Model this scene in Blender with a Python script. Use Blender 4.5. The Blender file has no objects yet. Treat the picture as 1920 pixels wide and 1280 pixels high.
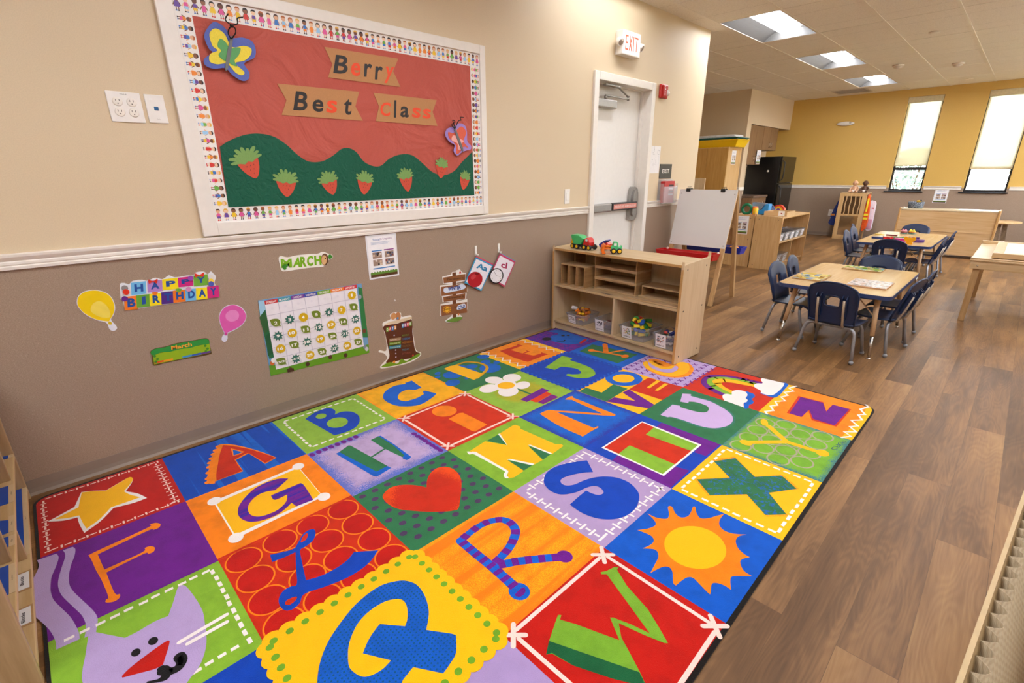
import bpy, bmesh, math, random
from mathutils import Vector, Matrix
random.seed(7)
SC = bpy.context.scene
COL = SC.collection
PI = math.pi
R_ = math.radians

# ---------------------------------------------------------------- camera
CF, CYAW, CPIT, CROL = 912.2428, -0.79679757, -0.332333153, -0.00827126428
CPOS = Vector((2.76026154, 0.259440535, 1.3137489))
_f = Vector((math.sin(CYAW) * math.cos(CPIT), math.cos(CYAW) * math.cos(CPIT), math.sin(CPIT)))
_r = _f.cross(Vector((0, 0, 1))).normalized()
_u = _r.cross(_f)
_cr, _sr = math.cos(CROL), math.sin(CROL)
CR_, CU_ = _cr * _r + _sr * _u, -_sr * _r + _cr * _u


def at(px, py, ax, val):
    """the point of the plane (axis ax = val) seen at pixel px, py of the 1920x1280 photograph"""
    d = CR_ * ((px - 960) / CF) - CU_ * ((py - 640) / CF) + _f
    t = (val - CPOS[ax]) / d[ax]
    return CPOS + t * d


cam_d = bpy.data.cameras.new('camera')
cam = bpy.data.objects.new('camera', cam_d)
COL.objects.link(cam)
cam_d.sensor_fit = 'HORIZONTAL'
cam_d.sensor_width = 36
cam_d.lens = 36 * CF / 1920
cam_d.clip_start = 0.02
M = Matrix((CR_, CU_, -_f)).transposed().to_4x4()
M.translation = CPOS
cam.matrix_world = M
SC.camera = cam

# ---------------------------------------------------------------- materials
def lin(h):
    h = h.lstrip('#')
    o = []
    for i in (0, 2, 4):
        c = int(h[i:i + 2], 16) / 255
        o.append(c / 12.92 if c <= .04045 else ((c + .055) / 1.055) ** 2.4)
    return (*o, 1)


MATS = {}


class NT:
    def __init__(s, name):
        s.m = bpy.data.materials.new(name)
        s.m.use_nodes = True
        s.n, s.l = s.m.node_tree.nodes, s.m.node_tree.links
        s.b = s.n['Principled BSDF']

    def new(s, t, **k):
        n = s.n.new(t)
        for a, v in k.items():
            setattr(n, a, v)
        return n

    def co(s, kind='Object', scale=(1, 1, 1), rot=(0, 0, 0)):
        t = s.new('ShaderNodeTexCoord')
        mp = s.new('ShaderNodeMapping')
        mp.inputs['Scale'].default_value = scale
        mp.inputs['Rotation'].default_value = rot
        s.l.new(t.outputs[kind], mp.inputs['Vector'])
        return mp.outputs['Vector']

    def noise(s, vec, scale, detail=2, rough=.5):
        n = s.new('ShaderNodeTexNoise')
        n.inputs['Scale'].default_value = scale
        n.inputs['Detail'].default_value = detail
        n.inputs['Roughness'].default_value = rough
        if vec: s.l.new(vec, n.inputs['Vector'])
        return n.outputs['Fac']

    def ramp(s, fac, stops, interp='LINEAR'):
        n = s.new('ShaderNodeValToRGB')
        n.color_ramp.interpolation = interp
        e = n.color_ramp.elements
        while len(e) < len(stops): e.new(.5)
        for q, (p, c) in zip(e, stops):
            q.position = p
            q.color = lin(c) if isinstance(c, str) else c
        s.l.new(fac, n.inputs['Fac'])
        return n.outputs['Color']

    def math(s, op, a, b=None):
        n = s.new('ShaderNodeMath', operation=op)
        for i, v in enumerate((a, b)):
            if v is None: continue
            if isinstance(v, (int, float)): n.inputs[i].default_value = v
            else: s.l.new(v, n.inputs[i])
        return n.outputs[0]

    def mix(s, fac, a, b, mode='MIX'):
        n = s.new('ShaderNodeMix', data_type='RGBA', blend_type=mode)
        for i, v in ((0, fac), (6, a), (7, b)):
            if isinstance(v, (int, float)): n.inputs[i].default_value = v
            elif isinstance(v, str): n.inputs[i].default_value = lin(v)
            elif isinstance(v, tuple): n.inputs[i].default_value = v
            else: s.l.new(v, n.inputs[i])
        return n.outputs[2]

    def bump(s, h, strength=.2, dist=.002):
        n = s.new('ShaderNodeBump')
        n.inputs['Strength'].default_value = strength
        n.inputs['Distance'].default_value = dist
        s.l.new(h, n.inputs['Height'])
        s.l.new(n.outputs['Normal'], s.b.inputs['Normal'])

    def set(s, **k):
        for a, v in k.items():
            i = s.b.inputs[a.replace('_', ' ')]
            if hasattr(v, 'is_linked') or hasattr(v, 'links'): s.l.new(v, i)
            else: i.default_value = v


def mat(hexc, rough=.5, metal=0, var=.08, scale=30, bump=0, name=None, coat=0, spec=.5, sheen=0):
    """plain procedural surface: colour with a fine noise variation"""
    key = (hexc, rough, metal, var, scale, bump, coat, spec, sheen)
    if key in MATS: return MATS[key]
    t = NT(name or 'surface_' + hexc.strip('#'))
    v = t.co()
    f = t.noise(v, scale, 3)
    c = lin(hexc)
    d = tuple(max(0, x * (1 - var)) for x in c[:3]) + (1,)
    e = tuple(min(1, x * (1 + var)) for x in c[:3]) + (1,)
    t.set(Base_Color=t.ramp(f, [(.3, d), (.7, e)]), Roughness=rough, Metallic=metal)
    t.b.inputs['Specular IOR Level'].default_value = spec
    if coat: t.set(Coat_Weight=coat)
    if sheen: t.set(Sheen_Weight=sheen)
    if bump: t.bump(t.noise(v, scale * 6, 2), bump, .001)
    MATS[key] = t.m
    return t.m


def wood(c1, c2, rough=.38, axis='z', scale=3., name='maple_laminate', stretch=14, bump=.03):
    key = (c1, c2, rough, axis, scale, stretch)
    if key in MATS: return MATS[key]
    t = NT(name)
    sc = {'x': (1, stretch, stretch), 'y': (stretch, 1, stretch), 'z': (stretch, stretch, 1)}[axis]
    v = t.co(scale=sc)
    n = t.noise(v, scale, 5, .6)
    n2 = t.noise(t.co(), 2.2, 2)
    f = t.math('ADD', t.math('MULTIPLY', n, .75), t.math('MULTIPLY', n2, .25))
    t.set(Base_Color=t.ramp(f, [(.34, c2), (.62, c1)]), Roughness=rough)
    t.bump(n, bump, .001)
    MATS[key] = t.m
    return t.m


def emit(hexc, strength, name):
    t = NT(name)
    t.set(Base_Color=lin(hexc), Emission_Color=lin(hexc), Emission_Strength=strength)
    return t.m


def clear_plastic(name, tint='ffffff', alpha=.25, rough=.08):
    t = NT(name)
    tr = t.new('ShaderNodeBsdfTransparent')
    tr.inputs['Color'].default_value = lin(tint)
    mx = t.new('ShaderNodeMixShader')
    f = t.noise(t.co(), 6, 2)
    lw = t.new('ShaderNodeLayerWeight')
    lw.inputs['Blend'].default_value = .35
    fac = t.math('ADD', t.math('MULTIPLY', lw.outputs['Facing'], .45), t.math('ADD', t.math('MULTIPLY', f, .05), alpha))
    t.l.new(fac, mx.inputs[0])
    t.set(Base_Color=lin('dfe0e2'), Roughness=rough)
    t.l.new(tr.outputs[0], mx.inputs[1])
    t.l.new(t.b.outputs[0], mx.inputs[2])
    t.l.new(mx.outputs[0], t.n['Material Output'].inputs['Surface'])
    return t.m


# ---------------------------------------------------------------- objects
def tag(o, label=None, cat=None, group=None, kind=None):
    if label: o['label'] = label
    if cat: o['category'] = cat
    if group: o['group'] = group
    if kind: o['kind'] = kind
    return o


def thing(name, label, cat, loc=(0, 0, 0), rz=0, group=None):
    o = bpy.data.objects.new(name, None)
    o.empty_display_size = .1
    COL.objects.link(o)
    o.location = loc
    o.rotation_euler = (0, 0, rz)
    return tag(o, label, cat, group)


def dup(root, loc=None, rz=None, label=None, group=None):
    kids = [c for c in list(bpy.data.objects) if c.parent == root]
    r = root.copy()
    COL.objects.link(r)
    if loc is not None: r.location = loc
    if rz is not None: r.rotation_euler = (0, 0, rz)
    if label: r['label'] = label
    if group: r['group'] = group
    for k in kids:
        sub = [c for c in list(bpy.data.objects) if c.parent == k]
        c = k.copy()
        COL.objects.link(c)
        c.parent = r
        for s in sub:
            d = s.copy()
            COL.objects.link(d)
            d.parent = c
    return r


def cr_spline(pts, closed=True, n=6):
    """smooth outline through pts; a third value 1 marks a sharp corner"""
    P = [(p[0], p[1]) for p in pts]
    K = [len(p) > 2 and p[2] for p in pts]
    N = len(P)
    out = []
    for i in range(N if closed else N - 1):
        p1, p2 = P[i], P[(i + 1) % N]
        p0 = P[i - 1] if (closed or i > 0) else p1
        p3 = P[(i + 2) % N] if (closed or i + 2 < N) else p2
        k1, k2 = K[i], K[(i + 1) % N]
        if k1: p0 = p1
        if k2: p3 = p2
        if k1 and k2:
            out.append(p1)
            continue
        for j in range(n):
            t = j / n
            out.append(tuple(.5 * (2 * p1[a] + (p2[a] - p0[a]) * t + (2 * p0[a] - 5 * p1[a] + 4 * p2[a] - p3[a]) * t * t
                                   + (3 * p1[a] - p0[a] - 3 * p2[a] + p3[a]) * t ** 3) for a in (0, 1)))
    if not closed: out.append(P[-1])
    return out


_TXT = {}


def text_geo(s, bold=0.0):
    key = (s, bold)
    if key not in _TXT:
        c = bpy.data.curves.new('t', 'FONT')
        c.body = s
        c.resolution_u = 3
        c.offset = bold
        o = bpy.data.objects.new('t', c)
        COL.objects.link(o)
        bpy.context.view_layer.update()
        me = bpy.data.meshes.new_from_object(o.evaluated_get(bpy.context.evaluated_depsgraph_get()))
        vs = [(v.co.x, v.co.y) for v in me.vertices]
        fs = [tuple(p.vertices) for p in me.polygons]
        bpy.data.objects.remove(o)
        bpy.data.curves.remove(c)
        bpy.data.meshes.remove(me)
        xs = [v[0] for v in vs] or [0, 1]
        ys = [v[1] for v in vs] or [0, 1]
        x0, x1, y0, y1 = min(xs), max(xs), min(ys), max(ys)
        vs = [((x - x0) / (x1 - x0 or 1), (y - y0) / (y1 - y0 or 1)) for x, y in vs]
        _TXT[key] = (vs, fs, (x1 - x0) / (y1 - y0 or 1))
    return _TXT[key]


class MB:
    """collects shapes and links them as ONE mesh object; verts in world coordinates, made local to off"""

    def __init__(s, off=(0, 0, 0), rz=0):
        s.bm = bmesh.new()
        s.uv = s.bm.loops.layers.uv.new('UVMap')
        s.off = Vector(off)
        s.rz = rz
        s.mats = []
        s.mi = 0

    def mat(s, m):
        if m not in s.mats: s.mats.append(m)
        s.mi = s.mats.index(m)
        return s

    def _fin(s, faces, smooth=False):
        for f in faces:
            f.material_index = s.mi
            f.smooth = smooth

    def box(s, a, b, bev=0, seg=2, rot=None, piv=None):
        """box between corners a and b; rot = Matrix about piv"""
        c = [(p + q) / 2 for p, q in zip(a, b)]
        d = [abs(q - p) for p, q in zip(a, b)]
        mx = Matrix.Translation(c) @ Matrix.Diagonal((*d, 1))
        if rot is not None:
            pv = Vector(piv if piv is not None else c)
            mx = Matrix.Translation(pv) @ rot.to_4x4() @ Matrix.Translation(-pv) @ mx
        g = bmesh.ops.create_cube(s.bm, size=1, matrix=mx)
        vs = g['verts']
        fs = list({f for v in vs for f in v.link_faces})
        s._fin(fs)
        if bev:
            es = list({e for v in vs for e in v.link_edges})
            r = bmesh.ops.bevel(s.bm, geom=es, offset=min(bev, min(d) * .49), segments=seg, affect='EDGES', profile=.5)
            s._fin(r['faces'])
        return s

    def face(s, pts, smooth=False):
        vs = [s.bm.verts.new(p) for p in pts]
        f = s.bm.faces.new(vs)
        s._fin([f], smooth)
        return f

    def prism(s, pts, ext, cap=True, smooth=False):
        """closed outline of 3-D points extruded by vector ext"""
        e = Vector(ext)
        a = [s.bm.verts.new(p) for p in pts]
        b = [s.bm.verts.new(Vector(p) + e) for p in pts]
        n = len(a)
        fs = []
        if cap: fs += [s.bm.faces.new(a[::-1]), s.bm.faces.new(b)]
        sd = [s.bm.faces.new((a[i], a[(i + 1) % n], b[(i + 1) % n], b[i])) for i in range(n)]
        s._fin(fs)
        s._fin(sd, smooth)
        bmesh.ops.recalc_face_normals(s.bm, faces=fs + sd)
        return s

    def tube(s, path, r, n=10, cap=True, closed=False):
        path = [Vector(p) for p in path]
        rs = r if isinstance(r, (list, tuple)) else [r] * len(path)
        rings = []
        N = len(path)
        up = None
        for i, p in enumerate(path):
            q0, q1 = path[max(i - 1, 0)], path[min(i + 1, N - 1)]
            if closed: q0, q1 = path[i - 1], path[(i + 1) % N]
            d = (q1 - q0)
            d = d.normalized() if d.length > 1e-9 else Vector((0, 0, 1))
            if up is None:
                up = d.orthogonal().normalized()
            else:
                up = (up - d * up.dot(d))
                up = up.normalized() if up.length > 1e-6 else d.orthogonal().normalized()
            w = d.cross(up)
            rings.append([s.bm.verts.new(p + (up * math.cos(a) + w * math.sin(a)) * rs[i]) for a in (2 * PI * k / n for k in range(n))])
        fs = []
        for i in range(N if closed else N - 1):
            A, B = rings[i], rings[(i + 1) % N]
            for k in range(n):
                fs.append(s.bm.faces.new((A[k], A[(k + 1) % n], B[(k + 1) % n], B[k])))
        s._fin(fs, True)
        if cap and not closed:
            s._fin([s.bm.faces.new(rings[0][::-1]), s.bm.faces.new(rings[-1])])
        return s

    def lathe(s, prof, c=(0, 0, 0), n=20, axis=(0, 0, 1), sx=1, sy=1):
        """(radius, height) profile turned about axis through c"""
        q = Vector((0, 0, 1)).rotation_difference(Vector(axis)).to_matrix()
        c = Vector(c)
        rings = []
        for r, h in prof:
            if r < 1e-6:
                rings.append([s.bm.verts.new(c + q @ Vector((0, 0, h)))])
            else:
                rings.append([s.bm.verts.new(c + q @ Vector((sx * r * math.cos(2 * PI * k / n), sy * r * math.sin(2 * PI * k / n), h))) for k in range(n)])
        fs = []
        for A, B in zip(rings, rings[1:]):
            for k in range(n):
                a0, a1 = A[k % len(A)], A[(k + 1) % len(A)]
                b0, b1 = B[k % len(B)], B[(k + 1) % len(B)]
                vs = [a0, a1, b1, b0]
                u = []
                for v in vs:
                    if v not in u: u.append(v)
                if len(u) > 2: fs.append(s.bm.faces.new(u))
        s._fin(fs, True)
        for Rg, fl in ((rings[0], True), (rings[-1], False)):
            if len(Rg) > 2: s._fin([s.bm.faces.new(Rg[::-1] if fl else Rg)])
        return s

    def ball(s, c, r, n=12, sx=1, sy=1, sz=1, rot=None):
        prof = [(math.sin(PI * i / 8), -math.cos(PI * i / 8)) for i in range(9)]
        q = rot or Matrix.Identity(3)
        rr = Vector((r * sx, r * sy, r * sz))
        b0 = len(s.bm.verts)
        s.lathe([(max(p, 0), h) for p, h in prof], (0, 0, 0), n)
        s.bm.verts.ensure_lookup_table()
        for v in list(s.bm.verts)[b0:]:
            v.co = q @ Vector((v.co.x * rr.x, v.co.y * rr.y, v.co.z * rr.z)) + Vector(c)
        return s

    def build(s, name, m=None, parent=None, bevel=0, sub=0, solid=0, auto=True):
        me = bpy.data.meshes.new(name)
        off = Matrix.Translation(-s.off)
        if s.rz: off = Matrix.Rotation(-s.rz, 4, 'Z') @ off
        s.bm.transform(off)
        s.bm.to_mesh(me)
        s.bm.free()
        for q in (s.mats or [m]):
            me.materials.append(q)
        o = bpy.data.objects.new(name, me)
        COL.objects.link(o)
        if parent is not None: o.parent = parent
        else: o.location = s.off
        if solid:
            md = o.modifiers.new('solid', 'SOLIDIFY')
            md.thickness = solid
            md.offset = 0
        if bevel:
            md = o.modifiers.new('bevel', 'BEVEL')
            md.width = bevel
            md.segments = 2
            md.limit_method = 'ANGLE'
        if sub:
            md = o.modifiers.new('sub', 'SUBSURF')
            md.levels = md.render_levels = sub
        return o


def struct(o):
    o['kind'] = 'structure'
    return o


class Art:
    """flat printed or cut-out shapes lying on the plane axis = val, traced where they are"""

    def __init__(s, ax, val, n, eps=.0003, off=(0, 0, 0)):
        s.mb = MB(off)
        s.ax, s.val, s.n, s.eps = ax, val, n, eps
        s.uvq = None
        s.lv = 0
        s.map = None

    def crop(s, ox, oy, k):
        s.map = lambda x, y: (ox + x / k, oy + y / k)
        return s

    def P(s, p, lv=0):
        if s.map is None: q = at(p[0], p[1], s.ax, s.val)
        else: q = at(*s.map(p[0], p[1]), s.ax, s.val)
        q[s.ax] += s.n * s.eps * lv
        return q

    def raw(s, pts, m, lv):
        """polygon of world points already on the plane"""
        s.mb.mat(m)
        s.micro = (getattr(s, 'micro', 0) + 1) % 12
        s.lv = max(s.lv, lv)
        dz = s.n * (s.eps * lv + s.micro * 1.0e-5)
        vs = []
        for p in pts:
            q = Vector(p)
            q[s.ax] = s.val + dz
            if vs and (q - vs[-1]).length < 1e-5: continue
            vs.append(q)
        if len(vs) > 2 and (vs[0] - vs[-1]).length < 1e-5: vs.pop()
        if len(vs) < 3: return
        f = s.mb.face(vs)
        f.normal_update()
        if f.normal[s.ax] * s.n < 0: f.normal_flip()
        if s.uvq:
            for l in f.loops:
                l[s.mb.uv].uv = s.uvq(l.vert.co)
        return f

    def poly(s, m, pts, smooth=False, lv=None, n=6):
        s.lv += 1
        lv = s.lv if lv is None else lv
        if smooth: pts = cr_spline(pts, True, n)
        return s.raw([s.P(p) for p in pts], m, lv)

    def stroke(s, m, pts, w, smooth=False, lv=None, caps=True, n=5):
        """line of width w metres (w may be a list per point)"""
        s.lv += 1
        lv = s.lv if lv is None else lv
        if smooth:
            k = len(pts)
            pts = cr_spline(pts, False, n)
            if isinstance(w, (list, tuple)):
                w2 = []
                for i in range(k - 1):
                    for j in range(n): w2.append(w[i] + (w[i + 1] - w[i]) * j / n)
                w = (w2 + [w[-1]])[:len(pts)]
        Q = [s.P(p) for p in pts]
        s.line(m, Q, w, lv, caps)

    def line(s, m, Q, w, lv, caps=True):
        N = len(Q)
        ws = w if isinstance(w, (list, tuple)) else [w] * N
        ax = Vector((0, 0, 0))
        ax[s.ax] = 1
        L, R = [], []
        for i in range(N):
            d = (Q[min(i + 1, N - 1)] - Q[max(i - 1, 0)])
            d = d.normalized() if d.length > 1e-9 else Vector((0, 1, 0))
            nn = ax.cross(d) * ws[i] / 2
            L.append(Q[i] + nn)
            R.append(Q[i] - nn)
        for i in range(N - 1):
            s.raw([L[i], L[i + 1], R[i + 1], R[i]], m, lv)
        if caps:
            for c, r in ((Q[0], ws[0]), (Q[-1], ws[-1])):
                s.disc(m, c, r / 2, lv=lv, n=10)
        if N > 2 and caps:
            for i in range(1, N - 1):
                s.disc(m, Q[i], ws[i] / 2, lv=lv, n=8)

    def disc(s, m, c, r, lv=None, n=24, ry=None, rot=0):
        """round patch, c a world point on the plane, radii in metres"""
        if lv is None:
            s.lv += 1
            lv = s.lv
        a, b = [i for i in range(3) if i != s.ax]
        ry = r if ry is None else ry
        pts = []
        for k in range(n):
            t = 2 * PI * k / n
            x, y = r * math.cos(t), ry * math.sin(t)
            q = Vector(c)
            q[a] += x * math.cos(rot) - y * math.sin(rot)
            q[b] += x * math.sin(rot) + y * math.cos(rot)
            pts.append(q)
        return s.raw(pts, m, lv)

    def ell(s, m, c, r, ry=None, lv=None, rot=0, n=24):
        return s.disc(m, s.P(c), r, lv, n, ry, rot)

    def ell3(s, m, c, ex, ey, lv=None, n=28):
        """ellipse from pixel centre and two pixel half-axis ends"""
        s.lv += 1
        lv = s.lv if lv is None else lv
        C, A, B = s.P(c), s.P(ex), s.P(ey)
        return s.raw([C + (A - C) * math.cos(2 * PI * k / n) + (B - C) * math.sin(2 * PI * k / n) for k in range(n)], m, lv)

    def text(s, m, t, bl, br, tl, lv=None, bold=.0):
        """writing fitted into the parallelogram bottom-left, bottom-right, top-left (pixels)"""
        s.lv += 1
        lv = s.lv if lv is None else lv
        s.textw(m, t, s.P(bl), s.P(br), s.P(tl), lv, bold)

    def textw(s, m, t, A, B, C, lv, bold=.0):
        vs, fs, _ = text_geo(t, bold)
        s.mb.mat(m)
        W = []
        for x, y in vs:
            q = A + (B - A) * x + (C - A) * y
            q[s.ax] = s.val + s.n * s.eps * lv
            W.append(s.mb.bm.verts.new(q))
        for f in fs:
            try:
                g = s.mb.bm.faces.new([W[i] for i in f])
            except ValueError:
                continue
            g.normal_update()
            if g.normal[s.ax] * s.n < 0: g.normal_flip()
            g.material_index = s.mb.mi

    def slab(s, m, pts, thick, smooth=False, n=6):
        """cut-out body: outline extruded back from the plane by thick"""
        if smooth: pts = cr_spline(pts, True, n)
        Q = [s.P(p) for p in pts]
        s.slabw(m, Q, thick)

    def slabw(s, m, Q, thick):
        e = Vector((0, 0, 0))
        e[s.ax] = -s.n * thick
        s.mb.mat(m)
        s.mb.prism(Q, e)

    def build(s, name, parent=None):
        return s.mb.build(name, None, parent)
# ================================================================ the room
ZC = 2.7285
YEL = 12.575
XR, YB = 5.6, -2.6

# --- materials of the shell
def floor_mat():
    t = NT('vinyl_plank')
    v = t.co(rot=(0, 0, PI / 2))
    br = t.new('ShaderNodeTexBrick')
    br.offset = .37
    br.inputs['Scale'].default_value = 1
    br.inputs['Brick Width'].default_value = 1.22
    br.inputs['Row Height'].default_value = .148
    br.inputs['Mortar Size'].default_value = .0007
    br.inputs['Mortar Smooth'].default_value = .2
    br.inputs['Bias'].default_value = 0
    br.inputs['Color1'].default_value = (0, 0, 0, 1)
    br.inputs['Color2'].default_value = (1, 1, 1, 1)
    br.inputs['Mortar'].default_value = (.3, .3, .3, 1)
    t.l.new(v, br.inputs['Vector'])
    # grain, shifted per plank
    sep = t.new('ShaderNodeSeparateColor')
    t.l.new(br.outputs['Color'], sep.inputs[0])
    add = t.new('ShaderNodeVectorMath', operation='ADD')
    cmb = t.new('ShaderNodeCombineXYZ')
    t.l.new(t.math('MULTIPLY', sep.outputs[0], 9.0), cmb.inputs[1])
    t.l.new(t.math('MULTIPLY', sep.outputs[0], 5.0), cmb.inputs[0])
    t.l.new(t.co(scale=(1, 1, 1)), add.inputs[0])
    t.l.new(cmb.outputs[0], add.inputs[1])
    mp = t.new('ShaderNodeMapping')
    mp.inputs['Scale'].default_value = (16, 1.1, 16)
    t.l.new(add.outputs[0], mp.inputs[0])
    g1 = t.noise(mp.outputs[0], 1.4, 6, .62)
    mp2 = t.new('ShaderNodeMapping')
    mp2.inputs['Scale'].default_value = (110, 2.5, 110)
    t.l.new(add.outputs[0], mp2.inputs[0])
    g2 = t.noise(mp2.outputs[0], 1.5, 3, .6)
    # smoky streaks along the plank and faint cathedral figure
    mp3 = t.new('ShaderNodeMapping')
    mp3.inputs['Scale'].default_value = (6, .9, 6)
    t.l.new(add.outputs[0], mp3.inputs[0])
    n3 = t.noise(mp3.outputs[0], 1.2, 2)
    fig = t.math('SINE', t.math('MULTIPLY', n3, 150))
    cl = t.noise(mp3.outputs[0], .9, 4, .55)
    f = t.math('ADD', t.math('MULTIPLY', g1, .22), t.math('MULTIPLY', g2, .13))
    f = t.math('ADD', f, t.math('MULTIPLY', fig, .016))
    f = t.math('ADD', f, t.math('MULTIPLY', sep.outputs[0], .13))
    f = t.math('ADD', f, t.math('MULTIPLY', cl, .55))
    c = t.ramp(f, [(.33, '4f3720'), (.47, '725233'), (.58, '936c44'), (.7, 'ae8757')])
    c = t.mix(t.math('MULTIPLY', br.outputs['Fac'], .5), c, '4a3826')
    t.set(Base_Color=c, Roughness=t.math('ADD', t.math('MULTIPLY', g1, .2), .34))
    t.b.inputs['Specular IOR Level'].default_value = .3
    t.bump(g2, .08, .0008)
    return t.m


def wall_upper(hexc, name):
    t = NT(name)
    c = lin(hexc)
    n = t.noise(t.co(), 260, 2)
    n2 = t.noise(t.co(), 1.1, 2)
    a = t.ramp(n, [(.3, tuple(x * .95 for x in c[:3]) + (1,)), (.7, tuple(min(1, x * 1.03) for x in c[:3]) + (1,))])
    t.set(Base_Color=t.mix(t.math('MULTIPLY', n2, .06), a, 'ffffff'), Roughness=.55)
    t.bump(n, .12, .0008)
    return t.m


def wainscot_mat():
    t = NT('fibre_tackboard')
    v = t.co(scale=(1, 1, 1.6))
    n = t.noise(v, 230, 4, .7)
    d = t.new('ShaderNodeTexNoise')
    d.inputs['Scale'].default_value = 75
    d.inputs['Detail'].default_value = 3
    d.inputs['Distortion'].default_value = 2.5
    t.l.new(v, d.inputs['Vector'])
    f = t.ramp(n, [(.32, '8c7662'), (.5, '9d8773'), (.68, 'ae9985')])
    dk = t.ramp(d.outputs['Fac'], [(.64, (0, 0, 0, 1)), (.72, (1, 1, 1, 1))])
    lt = t.ramp(d.outputs['Fac'], [(.28, (1, 1, 1, 1)), (.36, (0, 0, 0, 1))])
    c = t.mix(t.math('MULTIPLY', dk, .4), f, '7b6656')
    c = t.mix(t.math('MULTIPLY', lt, .3), c, 'dccbb6')
    t.set(Base_Color=c, Roughness=.62)
    t.bump(n, .1, .0008)
    return t.m


def ceil_mat():
    t = NT('acoustic_tile')
    n = t.noise(t.co(), 190, 4, .75)
    n2 = t.noise(t.co(), 55, 3, .6)
    c = t.ramp(n, [(.34, 'd2cabd'), (.5, 'efe8dc'), (.7, 'f5efe5')])
    # scored half-tile lines
    sp = t.new('ShaderNodeSeparateXYZ')
    t.l.new(t.co(), sp.inputs[0])
    m = t.math('PINGPONG', t.math('SUBTRACT', sp.outputs[1], 5.74 + .2912), .2912)
    ln = t.math('LESS_THAN', m, .0035)
    c = t.mix(t.math('MULTIPLY', ln, .35), c, '8f867a')
    t.set(Base_Color=c, Roughness=.85)
    t.bump(t.math('ADD', n, n2), .35, .002)
    return t.m


M_WALL = wall_upper('d8c3a0', 'beige_wall_vinyl')
M_WALL2 = wall_upper('cfb896', 'tan_wall_paint')
M_YEL = wall_upper('d3aa4e', 'mustard_wall_paint')
M_WAIN = wainscot_mat()
M_TRIM = mat('ece6dc', .35, var=.02, name='white_trim_paint')
M_WHITE = mat('efebe4', .4, var=.02)
M_COVE = mat('8d7c6e', .45, var=.05, scale=8, name='vinyl_cove_base')
M_BLACK = mat('0d0d0e', .35, var=.2)

# floor
b = MB()
b.mat(floor_mat())
b.box((-2.6, YB, -.08), (XR, YEL + .2, 0))
fl = struct(b.build('floor'))

# ceiling
b = MB()
b.mat(ceil_mat())
# troffer cut-outs: three rows of openings left free in the tile field
LX = [(.19, .76), (1.36, 1.93), (2.54, 3.11), (4.3, 4.87)]  # second row is unseen, added to even the light on wall and rug
LY = [(-1.25, -.1), (1.08, 2.23), (3.41, 4.56), (5.74, 6.89), (8.07, 9.22), (10.4, 11.55)]
SKIP = {(0, 0), (0, 1), (1, 2), (1, 3), (1, 4), (1, 5)}
xs = sorted({-2.6, XR} | {v for p in LX for v in p})
ys = sorted({YB, YEL + .2} | {v for p in LY for v in p})
for i in range(len(xs) - 1):
    for j in range(len(ys) - 1):
        if (xs[i], xs[i + 1]) in LX and (ys[j], ys[j + 1]) in LY and (LX.index((xs[i], xs[i + 1])), LY.index((ys[j], ys[j + 1]))) not in SKIP: continue
        b.box((xs[i], ys[j], ZC), (xs[i + 1], ys[j + 1], ZC + .12))
b.mat(mat('c9bfb2', .8))
b.box((-2.6, YB, ZC + .2), (XR, YEL + .2, ZC + .24))
struct(b.build('ceiling'))
b = MB()
b.mat(mat('e9e2d6', .45, var=.02, name='white_grid_bar'))
x = .175 - .587 * 4
while x < XR:
    b.box((x - .012, 5.95 if x < 0 else YB, ZC - .003), (x + .012, YEL, ZC + .001))
    x += .587
y = 5.74 - 1.165 * 7
while y < YEL:
    for i in range(14):
        xa = .175 - .587 * 4 + .587 * i
        if y < 5.95 and xa < 0: continue
        b.box((xa + .012, y - .006, ZC - .002), (min(xa + .575, XR), y + .006, ZC + .001))
    y += 1.165
struct(b.build('trim_7'))

# left wall with the exit door opening
DY0, DY1, DZ = 3.985, 4.845, 2.06
YC = 5.95
ZR0, ZR1 = .968, 1.031


def wall_piece(b, y0, y1, z0, z1):
    if z0 < 1.0:
        b.mat(M_WAIN)
        b.box((-.15, y0, z0), (0, y1, min(z1, 1.0)))
    if z1 > 1.0:
        b.mat(M_WALL)
        b.box((-.15, y0, max(z0, 1.0)), (0, y1, z1))


b = MB()
wall_piece(b, YB, DY0, 0, ZC)
wall_piece(b, DY1, YC, 0, ZC)
wall_piece(b, DY0, DY1, DZ, ZC)
struct(b.build('wall_left'))
b = MB()
b.mat(M_WALL2)
b.box((-2.6, YC - .15, 0), (-.15, YC, ZC))
b.box((-2.6, YC, 0), (-2.45, 10.25, ZC))
struct(b.build('wall_recess'))


def rail_profile(x):
    # stepped moulding, x = distance out from the wall
    return [(0, ZR0), (.012, ZR0 + .001), (.014, ZR0 + .012), (.009, ZR0 + .016), (.013, ZR0 + .021), (.013, ZR0 + .03), (.009, ZR0 + .034),
            (.015, ZR0 + .04), (.022, ZR0 + .05), (.024, ZR0 + .06), (.02, ZR1), (0, ZR1)]


def rail_y(b, y0, y1, x=0, sgn=1):
    b.mat(M_TRIM)
    b.prism([(x + sgn * d, y0, z) for d, z in rail_profile(0)], (0, y1 - y0, 0))


def cove_y(b, y0, y1, x=0, sgn=1, h=.07):
    b.mat(M_COVE)
    b.prism([(x, y0, 0), (x + sgn * .013, y0, 0), (x + sgn * .006, y0, .012), (x + sgn * .0035, y0, .03), (x + sgn * .003, y0, h), (x, y0, h)], (0, y1 - y0, 0))


def rail_x(b, x0, x1, y):
    b.mat(M_TRIM)
    b.prism([(x0, y - d, z) for d, z in rail_profile(0)], (x1 - x0, 0, 0))


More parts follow.
